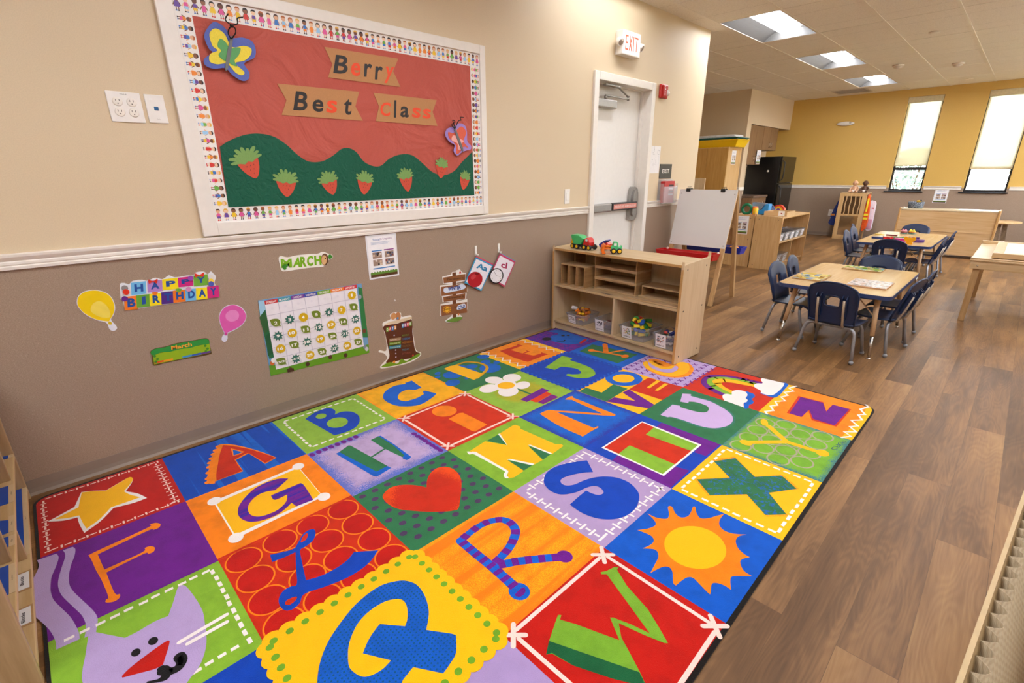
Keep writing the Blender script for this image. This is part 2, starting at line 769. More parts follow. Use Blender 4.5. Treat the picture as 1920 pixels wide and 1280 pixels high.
def cove_x(b, x0, x1, y, h=.07):
    b.mat(M_COVE)
    b.prism([(x0, y, 0), (x0, y - .013, 0), (x0, y - .006, .012), (x0, y - .0035, .03), (x0, y - .003, h), (x0, y, h)], (x1 - x0, 0, 0))


b = MB(); rail_y(b, YB, DY0 - .06); rail_y(b, DY1 + .06, YC); struct(b.build('trim_1'))
b = MB(); cove_y(b, YB, DY0 - .06); cove_y(b, DY1 + .06, YC); struct(b.build('baseboard_left'))

# far yellow wall with two window openings
W1 = (.785, 1.305)
W2 = (1.9, 2.47)
WZ0, WZ1 = .935, 2.595
b = MB()
xsb = [-2.6, W1[0], W1[1], W2[0], W2[1], 3.6, 4.17, XR]
for i in range(7):
    win = i in (1, 3, 5)
    segs = [(0, WZ0), (WZ1, ZC)] if win else [(0, ZC)]
    for z0, z1 in segs:
        if z0 < 1:
            b.mat(M_WAIN); b.box((xsb[i], YEL, z0), (xsb[i + 1], YEL + .2, min(z1, 1.0)))
        if z1 > 1:
            b.mat(M_YEL); b.box((xsb[i], YEL, max(z0, 1.0)), (xsb[i + 1], YEL + .2, z1))
struct(b.build('wall_back'))
b = MB()
for x0, x1 in ((-1.55, W1[0] - .03), (W1[1] + .03, W2[0] - .03), (W2[1] + .03, 3.57), (4.2, XR)): rail_x(b, x0, x1, YEL)
struct(b.build('trim_2'))
b = MB(); cove_x(b, -1.0, XR, YEL); struct(b.build('baseboard_back'))

# the walls behind and to the right of the camera
b = MB()
RW_ = [YB, 7.2, 9.0, 10.0, 11.8, YEL + .2]  # the gaps hold the added windows, out of view
for i in range(5):
    for z0, z1 in (((0, 1.0), (2.45, ZC)) if i in (1, 3) else ((0, ZC),)):
        if z0 < 1: b.mat(M_WAIN); b.box((XR, RW_[i], 0), (XR + .15, RW_[i + 1], 1.0))
        if z1 > 1: b.mat(M_WALL); b.box((XR, RW_[i], max(z0, 1.0)), (XR + .15, RW_[i + 1], z1))
struct(b.build('wall_right'))
b = MB()
b.mat(M_WAIN); b.box((-.15, YB - .15, 0), (XR + .15, YB, 1.0))
b.mat(M_WALL); b.box((-.15, YB - .15, 1.0), (XR + .15, YB, ZC))
struct(b.build('wall_front'))

# wing wall and soffit of the kitchen alcove
b = MB()
b.mat(M_WAIN); b.box((-2.6, 10.25, 0), (-1.185, 10.45, 1.0))
b.mat(M_WALL2); b.box((-2.6, 10.25, 1.0), (-1.185, 10.45, ZC))
struct(b.build('wall_wing'))
b = MB()
b.mat(M_WALL2)
b.box((-1.6, 10.45, 2.155), (-1.185, YEL, ZC))
b.box((-1.75, 10.45, 0), (-1.6, YEL, ZC))
struct(b.build('wall_alcove'))
b = MB(); rail_x(b, -2.45, -1.185, 10.25); b.mat(M_TRIM); b.box((-1.185, 10.23, ZR0), (-1.163, 10.45, ZR1), .004); struct(b.build('trim_3'))
b = MB(); cove_x(b, -2.45, -1.185, 10.25); struct(b.build('baseboard_wing'))

# ---------------------------------------------------------------- exit door
dr = struct(thing('door_1', None, None, (0, (DY0 + DY1) / 2, 0)))
off = dr.location
b = MB(off); b.mat(M_TRIM)
fw = .058
# casing on the wall face, jambs going back, and the stop
b.box((-.149, DY0 - fw, 0), (.022, DY0 + .006, DZ + fw), .004)
b.box((-.149, DY1 - .006, 0), (.022, DY1 + fw, DZ + fw), .004)
b.box((-.149, DY0 + .006, DZ - .006), (.022, DY1 - .006, DZ + fw), .004)
b.box((-.098, DY0, 0), (-.07, DY0 + .02, DZ), .002)
b.box((-.098, DY1 - .02, 0), (-.07, DY1, DZ), .002)
b.box((-.098, DY0 + .016, DZ - .016), (-.07, DY1 - .016, DZ), .002)
b.build('door_frame', parent=dr)
b = MB(off); b.mat(mat('e9e6e0', .38, var=.015, name='white_door_paint')); b.box((-.146, DY0 + .009, .008), (-.1, DY1 - .009, DZ - .009), .002)
b.build('door_leaf', parent=dr)
M_ALU = mat('a8a6a2', .32, metal=.85, var=.06, scale=80, name='satin_aluminium')
M_CHR = mat('c9c7c4', .18, metal=1, var=.04, name='chrome')
# overhead closer
b = MB(off); b.mat(M_ALU)
b.box((-.1, 4.03, 1.86), (-.04, 4.36, 1.93), .008)
cl_ = b.build('door_closer', parent=dr)
b = MB(); b.off = off; b.mat(M_ALU)
b.tube([(-.06, 4.2, 1.93), (-.06, 4.2, 1.955)], .014)
b.box((-.066, 4.19, 1.953), (-.046, 4.56, 1.967), .003)
b.tube([(-.056, 4.55, 1.945), (-.056, 4.55, 1.985)], .012)
b.tube([(-.056, 4.55, 1.975), (-.03, 4.36, 2.03), (-.03, 4.2, 2.035)], .008)
b.box((-.045, 4.13, 2.03), (-.01, 4.36, 2.043), .002)
ob = b.build('closer_arm', parent=dr)
# panic bar
b = MB(off); b.mat(M_ALU)
b.box((-.1, 4.06, .955), (-.035, 4.36, 1.035), .012)
b.box((-.1, 4.0, .965), (-.05, 4.08, 1.03), .008)
pb = b.build('panic_bar', parent=dr)
b = MB(off); b.mat(mat('1c1a1a', .35)); b.box((-.098, 4.36, .962), (-.034, 4.8, 1.034), .006); b.build('push_bar', parent=dr)
b = MB(off); b.mat(M_ALU)
b.prism([(-.1, y, z) for y, z in cr_spline([(4.72, .86), (4.83, .86), (4.84, .98), (4.84, 1.13), (4.81, 1.17), (4.74, 1.17), (4.715, 1.08), (4.715, .95)])], (.04, 0, 0))
b.prism([(-.06, y, z) for y, z in cr_spline([(4.74, .9), (4.81, .9), (4.82, 1.0), (4.81, 1.13), (4.75, 1.13), (4.735, 1.0)])], (.02, 0, 0))
b.build('latch_case', parent=dr)
a = Art(0, -.0335, 1, .0004, off=off)
a.mb.mat(mat('d98a7c', .5, name='salmon_label'))
a.raw([(0, 4.385, .975), (0, 4.79, .975), (0, 4.79, 1.022), (0, 4.385, 1.022)], mat('d98a7c', .5), 0)
a.textw(M_WHITE, 'EMERGENCY EXIT - ALARM WILL SOUND', Vector((0, 4.4, .988)), Vector((0, 4.775, .988)), Vector((0, 4.4, 1.008)), 1)
lb = a.build('warning_label', dr)

# ---------------------------------------------------------------- windows and what lies outside
M_FRM = mat('1d1a1c', .4, var=.1, name='dark_bronze_frame')
gl = NT('window_glass')
tr = gl.new('ShaderNodeBsdfTransparent')
gs = gl.new('ShaderNodeBsdfGlossy')
gs.inputs['Roughness'].default_value = .02
fr = gl.new('ShaderNodeFresnel')
mx = gl.new('ShaderNodeMixShader')
n_ = gl.noise(gl.co(), 3, 2)
gl.l.new(gl.math('MULTIPLY', fr.outputs[0], gl.math('ADD', n_, .4)), mx.inputs[0])
gl.l.new(tr.outputs[0], mx.inputs[1]); gl.l.new(gs.outputs[0], mx.inputs[2])
gl.l.new(mx.outputs[0], gl.n['Material Output'].inputs['Surface'])
M_GLASS = gl.m
sh = NT('roller_shade_fabric')
v = sh.co()
wv = sh.noise(v, 420, 2)
df = sh.new('ShaderNodeBsdfDiffuse'); tl = sh.new('ShaderNodeBsdfTranslucent'); tp = sh.new('ShaderNodeBsdfTransparent')
c_ = sh.ramp(wv, [(.3, 'ded3b0'), (.7, 'efe6c8')])
sh.l.new(c_, df.inputs[0]); sh.l.new(c_, tl.inputs[0]); tp.inputs[0].default_value = lin('e8eef2')
m1 = sh.new('ShaderNodeMixShader'); m1.inputs[0].default_value = .36
m2 = sh.new('ShaderNodeMixShader'); m2.inputs[0].default_value = .17
sh.l.new(df.outputs[0], m1.inputs[1]); sh.l.new(tl.outputs[0], m1.inputs[2])
sh.l.new(m1.outputs[0], m2.inputs[1]); sh.l.new(tp.outputs[0], m2.inputs[2])
sh.l.new(m2.outputs[0], sh.n['Material Output'].inputs['Surface'])
M_SHADE = sh.m
for k, (x0, x1) in enumerate((W1, W2, (3.6, 4.17))):
    w = struct(thing('window_%d' % (k + 1), None, None, ((x0 + x1) / 2, YEL, WZ0)))
    o_ = w.location
    b = MB(o_); b.mat(M_FRM)
    y0, y1 = YEL + .075, YEL + .13
    t_ = .03
    b.box((x0, y0, WZ0), (x0 + t_, y1, WZ1)); b.box((x1 - t_, y0, WZ0), (x1, y1, WZ1))
    b.box((x0 + t_, y0, WZ0), (x1 - t_, y1, WZ0 + .035)); b.box((x0 + t_, y0, WZ1 - t_), (x1 - t_, y1, WZ1))
    b.box((x0 + t_, y0, 1.315), (x1 - t_, y1, 1.365))
    b.build('window_frame', parent=w)
    b = MB(o_); b.mat(M_GLASS)
    b.box((x0 + t_, YEL + .1, WZ0 + .035), (x1 - t_, YEL + .104, 1.315)); b.build('pane', parent=w)
    b = MB(o_); b.mat(M_GLASS)
    b.box((x0 + t_, YEL + .1, 1.365), (x1 - t_, YEL + .104, WZ1 - t_)); b.build('pane', parent=w)
    b = MB(o_); b.mat(mat('15171d', .3, var=.1, name='black_sill')); b.box((x0 - .055, YEL - .035, WZ0 - .022), (x1 + .03, YEL + .075, WZ0), .004); b.build('window_sill', parent=w)
    zb = (1.41, 1.345, 1.4)[k]
    lab = ('half-drawn cream roller shade on the left window of the mustard wall', 'long cream roller shade on the right window of the mustard wall', 'cream roller shade on the window out of view to the right')[k]
    r = thing('roller_shade', lab, 'window shade', ((x0 + x1) / 2, YEL + .03, WZ1), group=None)
    o_ = r.location
    b = MB(o_); b.mat(mat('cfc09a', .5, name='shade_fascia')); b.box((x0 + .003, YEL + .004, WZ1 - .1), (x1 - .003, YEL + .066, WZ1 - .003), .003); b.build('fascia', parent=r)
    b = MB(o_); b.mat(M_SHADE); b.box((x0 + .012, YEL + .045, zb), (x1 - .012, YEL + .0465, WZ1 - .1)); b.build('shade_fabric', parent=r)
    b = MB(o_); b.mat(mat('d6c8a0', .5)); b.box((x0 + .012, YEL + .04, zb - .02), (x1 - .012, YEL + .051, zb), .004); b.build('hem_bar', parent=r)

for k, (y0, y1) in enumerate(((7.2, 9.0), (10.0, 11.8))):  # unseen windows, added to let more daylight into the far end
    w = struct(thing('window_%d' % (k + 4), None, None, (XR, (y0 + y1) / 2, 1.0)))
    b = MB(w.location); b.mat(M_FRM)
    for q in ((y0, 1.0, y1, 1.04), (y0, 2.41, y1, 2.45), (y0, 1.04, y0 + .04, 2.41), (y1 - .04, 1.04, y1, 2.41), ((y0 + y1) / 2 - .025, 1.04, (y0 + y1) / 2 + .025, 2.41)): b.box((XR + .06, q[0], q[1]), (XR + .12, q[2], q[3]))
    b.build('window_frame', parent=w)
    b = MB(w.location); b.mat(M_GLASS); b.box((XR + .088, y0 + .04, 1.04), (XR + .092, y1 - .04, 2.41)); b.build('pane', parent=w)

# ground, shrubs outside
b = MB(); b.mat(mat('93a56b', .9, var=.3, scale=4, name='lawn')); b.box((-8, YEL + .3, -.1), (25, YEL + 25, -.02)); b.mat(mat('cfcabd', .9, var=.1, scale=5, name='bounce_paving')); b.box((XR + .2, -12, -.1), (25, YEL + .3, -.02))  # paving on the right is unseen, added pale to bounce light indoors
struct(b.build('ground_outside'))


def shrub(loc, h, w, hexes, label, seed):
    rnd = random.Random(seed)
    t = thing('garden_shrub', label, 'shrub', loc)
    o_ = t.location
    b = MB(o_); b.mat(mat('5b4636', .8))
    for k in range(5):
        a = 2 * PI * k / 5
        b.tube([(loc[0], loc[1], loc[2]), (loc[0] + .15 * w * math.cos(a), loc[1] + .15 * w * math.sin(a), loc[2] + h * .45), (loc[0] + .35 * w * math.cos(a), loc[1] + .35 * w * math.sin(a), loc[2] + h * .85)], [.03, .02, .006], 6)
    b.build('stem', parent=t)
    b = MB(o_)
    ms = [mat(q, .6, var=.15, scale=8) for q in hexes]
    for k in range(2600):
        u, v_, s_ = rnd.random() * 2 * PI, rnd.random() ** .5, rnd.random()
        zz = h * (.08 + .92 * s_)
        rr = w * .5 * (math.sin(PI * min(1, .12 + s_ * .85)) ** .6) * v_
        p = Vector((loc[0] + rr * math.cos(u), loc[1] + rr * math.sin(u), loc[2] + zz))
        d = Vector((rnd.uniform(-1, 1), rnd.uniform(-1, 1), rnd.uniform(-.3, 1))).normalized()
        e = d.orthogonal().normalized()
        L = rnd.uniform(.035, .07)
        b.mat(rnd.choice(ms))
        b.face([p - d * L, p + e * L * .4, p + d * L, p - e * L * .4])
    b.build('foliage', parent=t)


shrub((.95, YEL + 1.3, -.02), 1.75, 1.5, ['a9bfc0', 'c6d6d6', '8fa9ad', '7f9a90'], 'blue-green shrub outside the left window', 3)
shrub((3.3, YEL + 2.4, -.02), 2.4, 2.0, ['a9bf8c', 'c2d2a4', '93ad78'], 'pale green shrub outside the right window', 5)

wd = bpy.data.worlds.new('sky')
SC.world = wd
wd.use_nodes = True
nt = wd.node_tree
bg = nt.nodes['Background']
sky = nt.nodes.new('ShaderNodeTexSky')
sky.sky_type = 'PREETHAM' if False else 'NISHITA'
sky.sun_disc = False
sky.sun_elevation = R_(40)
sky.sun_rotation = R_(160)
hs = nt.nodes.new('ShaderNodeHueSaturation')
hs.inputs['Saturation'].default_value = .3
nt.links.new(sky.outputs[0], hs.inputs['Color'])
nt.links.new(hs.outputs[0], bg.inputs[0])
bg.inputs[1].default_value = 3.2
sun = bpy.data.lights.new('sun', 'SUN')
sun.energy = 22
sun.angle = R_(3)
so = bpy.data.objects.new('sun', sun)
COL.objects.link(so)
so.rotation_euler = Vector((.25, .75, -.9)).to_track_quat('-Z', 'Y').to_euler()

# ---------------------------------------------------------------- ceiling lights
M_REFL = mat('5a5855', .5, var=.03, name='satin_reflector')  # white reflectors coloured grey to keep the lamp's glare down
M_DIFF = emit('f2f5fc', 30.0, 'glowing_diffuser')
M_DIFF2 = emit('f2f5fc', 17.0, 'dimmer_glowing_diffuser')


def make_light(x0, y0, x1, y1, dm=None):
    t = thing('ceiling_light', 'x', 'ceiling light', ((x0 + x1) / 2, (y0 + y1) / 2, ZC), group='recessed ceiling lights')
    o_ = t.location
    xm = (x0 + x1) / 2
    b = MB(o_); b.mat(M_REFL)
    hw = .105
    # two curved wings from the rim up to the lamp trough, and end plates
    for sgn in (-1, 1):
        prof = []
        for k in range(7):
            q = k / 6
            prof.append((xm + sgn * ((x1 - x0) / 2 - 0.001 - q * ((x1 - x0) / 2 - hw)), ZC + .09 * math.sin(q * PI / 2)))
        for (xa, za), (xb, zb) in zip(prof, prof[1:]):
            b.face([(xa, y0 + .001, za), (xa, y1 - .001, za), (xb, y1 - .001, zb), (xb, y0 + .001, zb)], True)
        for yy in (y0 + .001, y1 - .001):
            b.face([(xa, yy, za) for xa, za in prof] + [(xm, yy, ZC + .09), (xm, yy, ZC)])
    b.face([(xm - hw, y0, ZC + .09), (xm + hw, y0, ZC + .09), (xm + hw, y1, ZC + .09), (xm - hw, y1, ZC + .09)])
    b.box((x0, y0, ZC + .095), (x1, y1, ZC + .105))
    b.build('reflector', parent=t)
    b = MB(o_); b.mat(dm or M_DIFF)
    arc = [(xm + hw * math.cos(a), ZC + .088 - .062 * math.sin(a)) for a in (PI * k / 10 for k in range(11))]
    b.prism([(xa, y0 + .03, za) for xa, za in arc], (0, y1 - y0 - .06, 0), smooth=True)
    b.build('diffuser', parent=t)
    return t


VIS = {(0, 3): 'large recessed ceiling light nearest the exit sign', (0, 4): 'middle one of the three visible recessed ceiling lights', (0, 5): 'farthest visible ceiling light, beside the air vent'}
SKIP = {(0, 0), (0, 1), (1, 2), (1, 3), (1, 4), (1, 5)}
for i, (x0, x1) in enumerate(LX):  # lamps of the second row are added fill, out of sight
    for j, (y0, y1) in enumerate(LY):
        if (i, j) in SKIP:
            continue
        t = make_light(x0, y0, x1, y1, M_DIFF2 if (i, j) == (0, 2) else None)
        t['label'] = VIS.get((i, j), 'unseen recessed ceiling light outside the view')

# smoke detectors, sprinkler, vent, emergency light
M_OFFW = mat('e6ddd0', .45, var=.03)


def detector(px, py, label, r, name='smoke_detector', cat='smoke detector'):
    p = at(px, py, 2, ZC)
    t = thing(name, label, cat, p)
    b = MB(p); b.mat(M_OFFW); b.lathe([(r, -.003), (r, -.016), (r * .93, -.022)], p, 20); b.build('base', parent=t)
    b = MB(p); b.mat(mat('cfc5b8', .5)); b.lathe([(r * .8, -.02), (r * .78, -.03), (r * .55, -.045), (r * .3, -.05), (0, -.051)], p, 20); b.build('sensor', parent=t)


detector(1685, 121.5, 'round smoke detector on the ceiling between the light row and windows, left one', .07)
detector(1797, 118, 'fainter smoke detector on the ceiling above the right window, right one', .07)


def disc(px, py, label, r):
    p = at(px, py, 2, ZC)
    b = MB(p); b.mat(M_OFFW); b.lathe([(r, -.002), (r * .96, -.008), (0, -.009)], p, 20)
    tag(b.build('ceiling_sprinkler_cover'), label, 'sprinkler cover')


disc(1752, 60, 'flat round sprinkler cover on the ceiling nearest the viewer', .05)
disc(1818, 147, 'flat round sprinkler cover on the ceiling close above the windows', .05)
disc(1470, 182, 'flat round sprinkler cover on the ceiling by the kitchen soffit', .04)
t = thing('air_vent', 'grey louvred air vent in the ceiling beyond the farthest light', 'air vent', (-.02, 11.98, ZC))
o_ = t.location
b = MB(o_); b.mat(mat('c9c0b2', .5)); 
for q in ((-.3, 11.7, .27, 11.74), (-.3, 12.2, .27, 12.24), (-.3, 11.74, -.26, 12.2), (.23, 11.74, .27, 12.2)): b.box((q[0], q[1], ZC - .008), (q[2], q[3], ZC - .001))
b.build('vent_frame', parent=t)
b = MB(o_); b.mat(mat('b5ac9e', .5))
for k in range(8): b.box((-.26, 11.75 + k * .056, ZC - .006), (.23, 11.78 + k * .056, ZC - .001), rot=Matrix.Rotation(.5, 3, 'X'))
b.build('louvres', parent=t)
p = at(1586, 232, 1, YEL)
t = thing('emergency_light', 'white oval emergency light high on the mustard wall', 'emergency light', p)
b = MB(p); b.mat(M_WHITE)
b.ball((p.x, p.y - .02, p.z), .1, 16, 1.55, .5, .42); b.build('housing', parent=t)
b = MB(p); b.mat(mat('bdb6aa', .2)); b.ball((p.x + .09, p.y - .068, p.z + .012), .02, 10, 1, .4, 1); b.build('lamp_lens', parent=t)

SC.view_settings.view_transform = 'Standard'
SC.view_settings.look = 'None'
SC.view_settings.gamma = 1
SC.view_settings.use_curve_mapping = False
SC.view_settings.exposure = 0.12
SC.cycles.use_denoising = True
# ================================================================ the alphabet rug
RZ = .007            # height of the pile
def pile(hexc, name, fx=None, **k):
    key = ('pile', hexc, name, fx, tuple(sorted(k.items())))
    if key in MATS: return MATS[key]
    t = NT(name)
    v = t.co()
    mott = t.noise(v, 12, 5, .65)
    fine = t.noise(v, 420, 2)
    c = lin(hexc)
    if fx is None:
        base = lin(hexc)
    else:
        base = fx(t, v)
    dk = t.mix(t.math('MULTIPLY', t.ramp(mott, [(.44, (0, 0, 0, 1)), (.68, (1, 1, 1, 1))]), k.get('mot', .42)), base, tuple(x * .5 for x in c[:3]) + (1,))
    lt = t.mix(t.math('MULTIPLY', t.ramp(fine, [(.4, (0, 0, 0, 1)), (.75, (1, 1, 1, 1))]), .18), dk, tuple(min(1, x * 1.35 + .01) for x in c[:3]) + (1,))
    t.set(Base_Color=lt, Roughness=.92)
    t.b.inputs['Specular IOR Level'].default_value = .12
    t.b.inputs['Sheen Weight'].default_value = .12
    t.bump(fine, .6, .003)
    MATS[key] = t.m
    return t.m


def spray(c1, c2, thr=.72, amp=.5, radial=False, sc=330):
    """colour c1 that breaks into c2 towards the outline, like sprayed dye"""
    def fx(t, v):
        uv = t.new('ShaderNodeUVMap')
        sp = t.new('ShaderNodeSeparateXYZ')
        t.l.new(uv.outputs[0], sp.inputs[0])
        if radial:
            ln = t.new('ShaderNodeVectorMath', operation='LENGTH')
            t.l.new(uv.outputs[0], ln.inputs[0])
            d = ln.outputs['Value']
        else:
            d = t.math('MAXIMUM', t.math('ABSOLUTE', sp.outputs[0]), t.math('ABSOLUTE', sp.outputs[1]))
        n = t.noise(v, sc, 2, .6)
        n3 = t.noise(v, 14, 2)
        q = t.math('ADD', d, t.math('ADD', t.math('MULTIPLY', t.math('SUBTRACT', n, .5), amp * 2.2), t.math('MULTIPLY', t.math('SUBTRACT', n3, .5), amp * .7)))
        f = t.math('GREATER_THAN', q, thr)
        return t.mix(f, c1, c2)
    return fx


def stripes(c1, c2, axis, scale, thr=.5, soft=.04, fine=0):
    def fx(t, v):
        mp = t.new('ShaderNodeMapping')
        s = [.03, .03, .03]
        s[axis] = 1
        mp.inputs['Scale'].default_value = s
        t.l.new(v, mp.inputs[0])
        n = t.noise(mp.outputs[0], scale, 2, .5)
        f = t.ramp(n, [(thr - soft, (0, 0, 0, 1)), (thr + soft, (1, 1, 1, 1))])
        if fine:
            g = t.math('GREATER_THAN', t.noise(v, 260, 2), .5)
            f = t.math('MULTIPLY', f, t.math('ADD', t.math('MULTIPLY', g, .75), .25))
        return t.mix(f, c1, c2)
    return fx


def dots(c1, c2, pitch, r):
    def fx(t, v):
        sp = t.new('ShaderNodeSeparateXYZ')
        t.l.new(v, sp.inputs[0])
        a = t.math('PINGPONG', sp.outputs[0], pitch / 2)
        b = t.math('PINGPONG', sp.outputs[1], pitch / 2)
        d = t.math('SQRT', t.math('ADD', t.math('MULTIPLY', a, a), t.math('MULTIPLY', b, b)))
        d2 = t.math('MULTIPLY', t.math('SUBTRACT', d, r), 1 / r)
        return t.mix(t.ramp(t.math('ADD', d2, .5), [(.3, (.8, .8, .8, 1)), (.7, (0, 0, 0, 1))]), c1, c2)
    return fx


def blotch(c1, c2, scale, thr):
    def fx(t, v):
        n = t.noise(v, scale, 3, .7)
        return t.mix(t.ramp(n, [(thr - .03, (0, 0, 0, 1)), (thr + .03, (1, 1, 1, 1))]), c1, c2)
    return fx


RED, RED2, ORG, YLW = pile('bd1406', 'red_pile'), pile('cc2a06', 'scarlet_pile'), pile('fb8406', 'orange_pile'), pile('fcb905', 'yellow_pile', mot=.12)
LIME, GRN, BLU, NAVY = pile('86b52f', 'lime_pile'), pile('2d7448', 'green_pile'), pile('0460c8', 'blue_pile'), pile('0441b0', 'dark_blue_pile')
PUR, LAV, WHT, INK = pile('6b1488', 'purple_pile'), pile('b39ccb', 'lavender_pile', mot=.12), pile('f1e8e2', 'white_pile', mot=.06), pile('141114', 'black_pile')
PNK = pile('f8d3c6', 'pale_pink_pile', mot=.05)

L_ = lambda v: CPOS.x + (v - CPOS.x) * (1 - RZ / CPOS.z)
Ly = lambda v: CPOS.y + (v - CPOS.y) * (1 - RZ / CPOS.z)
RV = [L_(v) for v in (.06, .53019, 1.00862, 1.47551, 1.95475, 2.40575)]
RU = [Ly(v) for v in (.0, .47885, 1.00069, 1.51593, 2.02053, 2.53382, 3.04877, 3.556)]
RU[0] = .022
rug = thing('alphabet_rug', 'large bright patchwork alphabet rug on the floor along the wall', 'rug', ((RV[0] + RV[5]) / 2, (RU[0] + RU[7]) / 2, 0))
A = Art(2, RZ, 1, .00013, off=rug.location)
BND = .014


def rounded(x0, y0, x1, y1, r):
    o = []
    for cx, cy, a0 in ((x1 - r, y1 - r, 0), (x0 + r, y1 - r, 90), (x0 + r, y0 + r, 180), (x1 - r, y0 + r, 270)):
        for k in range(7):
            a = R_(a0 + 15 * k)
            o.append(Vector((cx + r * math.cos(a), cy + r * math.sin(a), 0)))
    return o


def cell(u, v, m, r=0):
    x0, x1, y0, y1 = RV[v], RV[v + 1], RU[u], RU[u + 1]
    A.lv = 1
    cx, cy, hx, hy = (x0 + x1) / 2, (y0 + y1) / 2, (x1 - x0) / 2, (y1 - y0) / 2
    A.uvq = lambda c: ((c.x - cx) / hx, (c.y - cy) / hy)
    pts = [Vector((x0, y0, 0)), Vector((x1, y0, 0)), Vector((x1, y1, 0)), Vector((x0, y1, 0))]
    if r:
        pts = []
        for k, (ax_, ay_) in enumerate(((x0, y0), (x1, y0), (x1, y1), (x0, y1))):
            if (u, v, k) in ((6, 4, 2), (0, 0, 0), (0, 4, 1), (6, 0, 3)):
                sx, sy = (1 if ax_ == x0 else -1), (1 if ay_ == y0 else -1)
                px, py = ax_ + sx * r, ay_ + sy * r
                arc = [Vector((px - sx * r * math.cos(t), py - sy * r * math.sin(t), 0)) for t in (PI / 2 * j / 6 for j in range(7))]
                if k in (0, 2): pts += arc
                else: pts += arc[::-1]
            else: pts.append(Vector((ax_, ay_, 0)))
        f = A.raw(pts, m, 0)
    else:
        A.raw(pts, m, 0)
    return cx, cy, hx, hy


def dashes(m, x0, y0, x1, y1, n, w, fill=.62, tick=0, lv=6, cross=None):
    """a row of stitches from one world point to another"""
    for k in range(n):
        t0 = (k + .5 - fill / 2) / n
        t1 = (k + .5 + fill / 2) / n
        jj = random.uniform(-.002, .002)
        P = [Vector((x0 + (x1 - x0) * t + jj, y0 + (y1 - y0) * t + jj, 0)) for t in (t0, t1)]
        A.line(m, P, w, lv, caps=False)
        if tick:
            q = Vector((x0 + (x1 - x0) * (k + 1) / n, y0 + (y1 - y0) * (k + 1) / n, 0))
            d = (P[1] - P[0]).normalized()
            nn = Vector((-d.y, d.x, 0)) * tick / 2
            A.line(m, [q - nn, q + nn], w, lv, caps=False)


def stitch_box(u, v, m, n, w, inset=.035, fill=.62, tick=0, sides='NSEW'):
    x0, x1, y0, y1 = RV[v] + inset, RV[v + 1] - inset, RU[u] + inset, RU[u + 1] - inset
    if 'W' in sides: dashes(m, x0, y0, x0, y1, n, w, fill, tick)
    if 'E' in sides: dashes(m, x1, y0, x1, y1, n, w, fill, tick)
    if 'S' in sides: dashes(m, x0, y0, x1, y0, n, w, fill, tick)
    if 'N' in sides: dashes(m, x0, y1, x1, y1, n, w, fill, tick)


def zig(m, x0, y, x1, n, amp, w, lv=6):
    pts = []
    for k in range(2 * n + 1):
        pts.append(Vector((x0 + (x1 - x0) * k / (2 * n), y + (amp if k % 2 else -amp), 0)))
    A.line(m, pts, w, lv, caps=False)
    for p in pts[1:-1]: A.disc(m, p, w / 2, lv=lv, n=8)


# body with the black serged edge
A.mb.mat(pile('17120f', 'black_serging'))
o_ = rounded(RV[0] - BND, RU[0] - .0095, RV[5] + BND, RU[7] + BND, .06)
A.mb.prism([Vector((p.x, p.y, 0.0005)) for p in o_], (0, 0, RZ - .0008))

# ---- star
cell(0, 0, RED, .05)
stitch_box(0, 0, PNK, 11, .0065, .022, .55, .02, 'EWS')
stitch_box(0, 0, PNK, 12, .006, .03, .5, .03, 'N')
A.crop(40, 850, 4.571)
ST = [(225, 585, 1), (455, 460, 1), (515, 332, 1), (600, 322), (725, 318, 1), (850, 245), (925, 205), (955, 215), (945, 255), (895, 325, 1), (1000, 345), (1078, 382, 1), (960, 425), (790, 468, 1), (680, 580), (540, 682, 1), (500, 610), (482, 548, 1), (370, 575)]
A.poly(WHT, ST, True)
A.poly(YLW, [(285, 566, 1), (490, 462, 1), (518, 335, 1), (600, 325), (725, 320, 1), (850, 247), (925, 205), (955, 215), (940, 255), (880, 325, 1), (930, 352), (1020, 376, 1), (930, 408), (770, 462, 1), (670, 565), (560, 645, 1), (530, 600), (497, 532, 1), (400, 553)], True)
# ---- F
cell(0, 1, PUR)
A.poly(LAV, [(135, 915, 1), (300, 858, 1), (320, 890), (300, 960), (262, 1050), (252, 1110), (252, 1180), (275, 1250), (330, 1310), (420, 1400), (470, 1480), (495, 1540), (500, 1590, 1), (300, 1680, 1), (290, 1600), (230, 1500), (100, 1380, 1), (95, 1085, 1), (150, 970)], True)
A.poly(LAV, [(357, 830, 1), (440, 800, 1), (463, 820), (455, 880), (425, 960), (408, 1050), (415, 1130), (455, 1190), (530, 1262), (620, 1350), (655, 1420), (640, 1530, 1), (540, 1580, 1), (555, 1480), (520, 1390), (440, 1310), (350, 1220), (318, 1150), (318, 1080), (345, 980), (372, 900), (375, 860)], True)
A.poly(ORG, [(580, 878, 1), (622, 848), (1075, 640), (1100, 610), (1150, 595), (1192, 605), (1180, 635), (1130, 655), (1085, 662), (655, 865, 1), (712, 995, 1), (1030, 850), (1060, 810), (1105, 795), (1143, 805), (1135, 840), (1090, 860), (1045, 862), (728, 1020, 1), (800, 1195), (845, 1205), (838, 1240), (790, 1270), (725, 1275), (728, 1250), (745, 1225), (690, 1090), (640, 1000), (605, 920)], True)
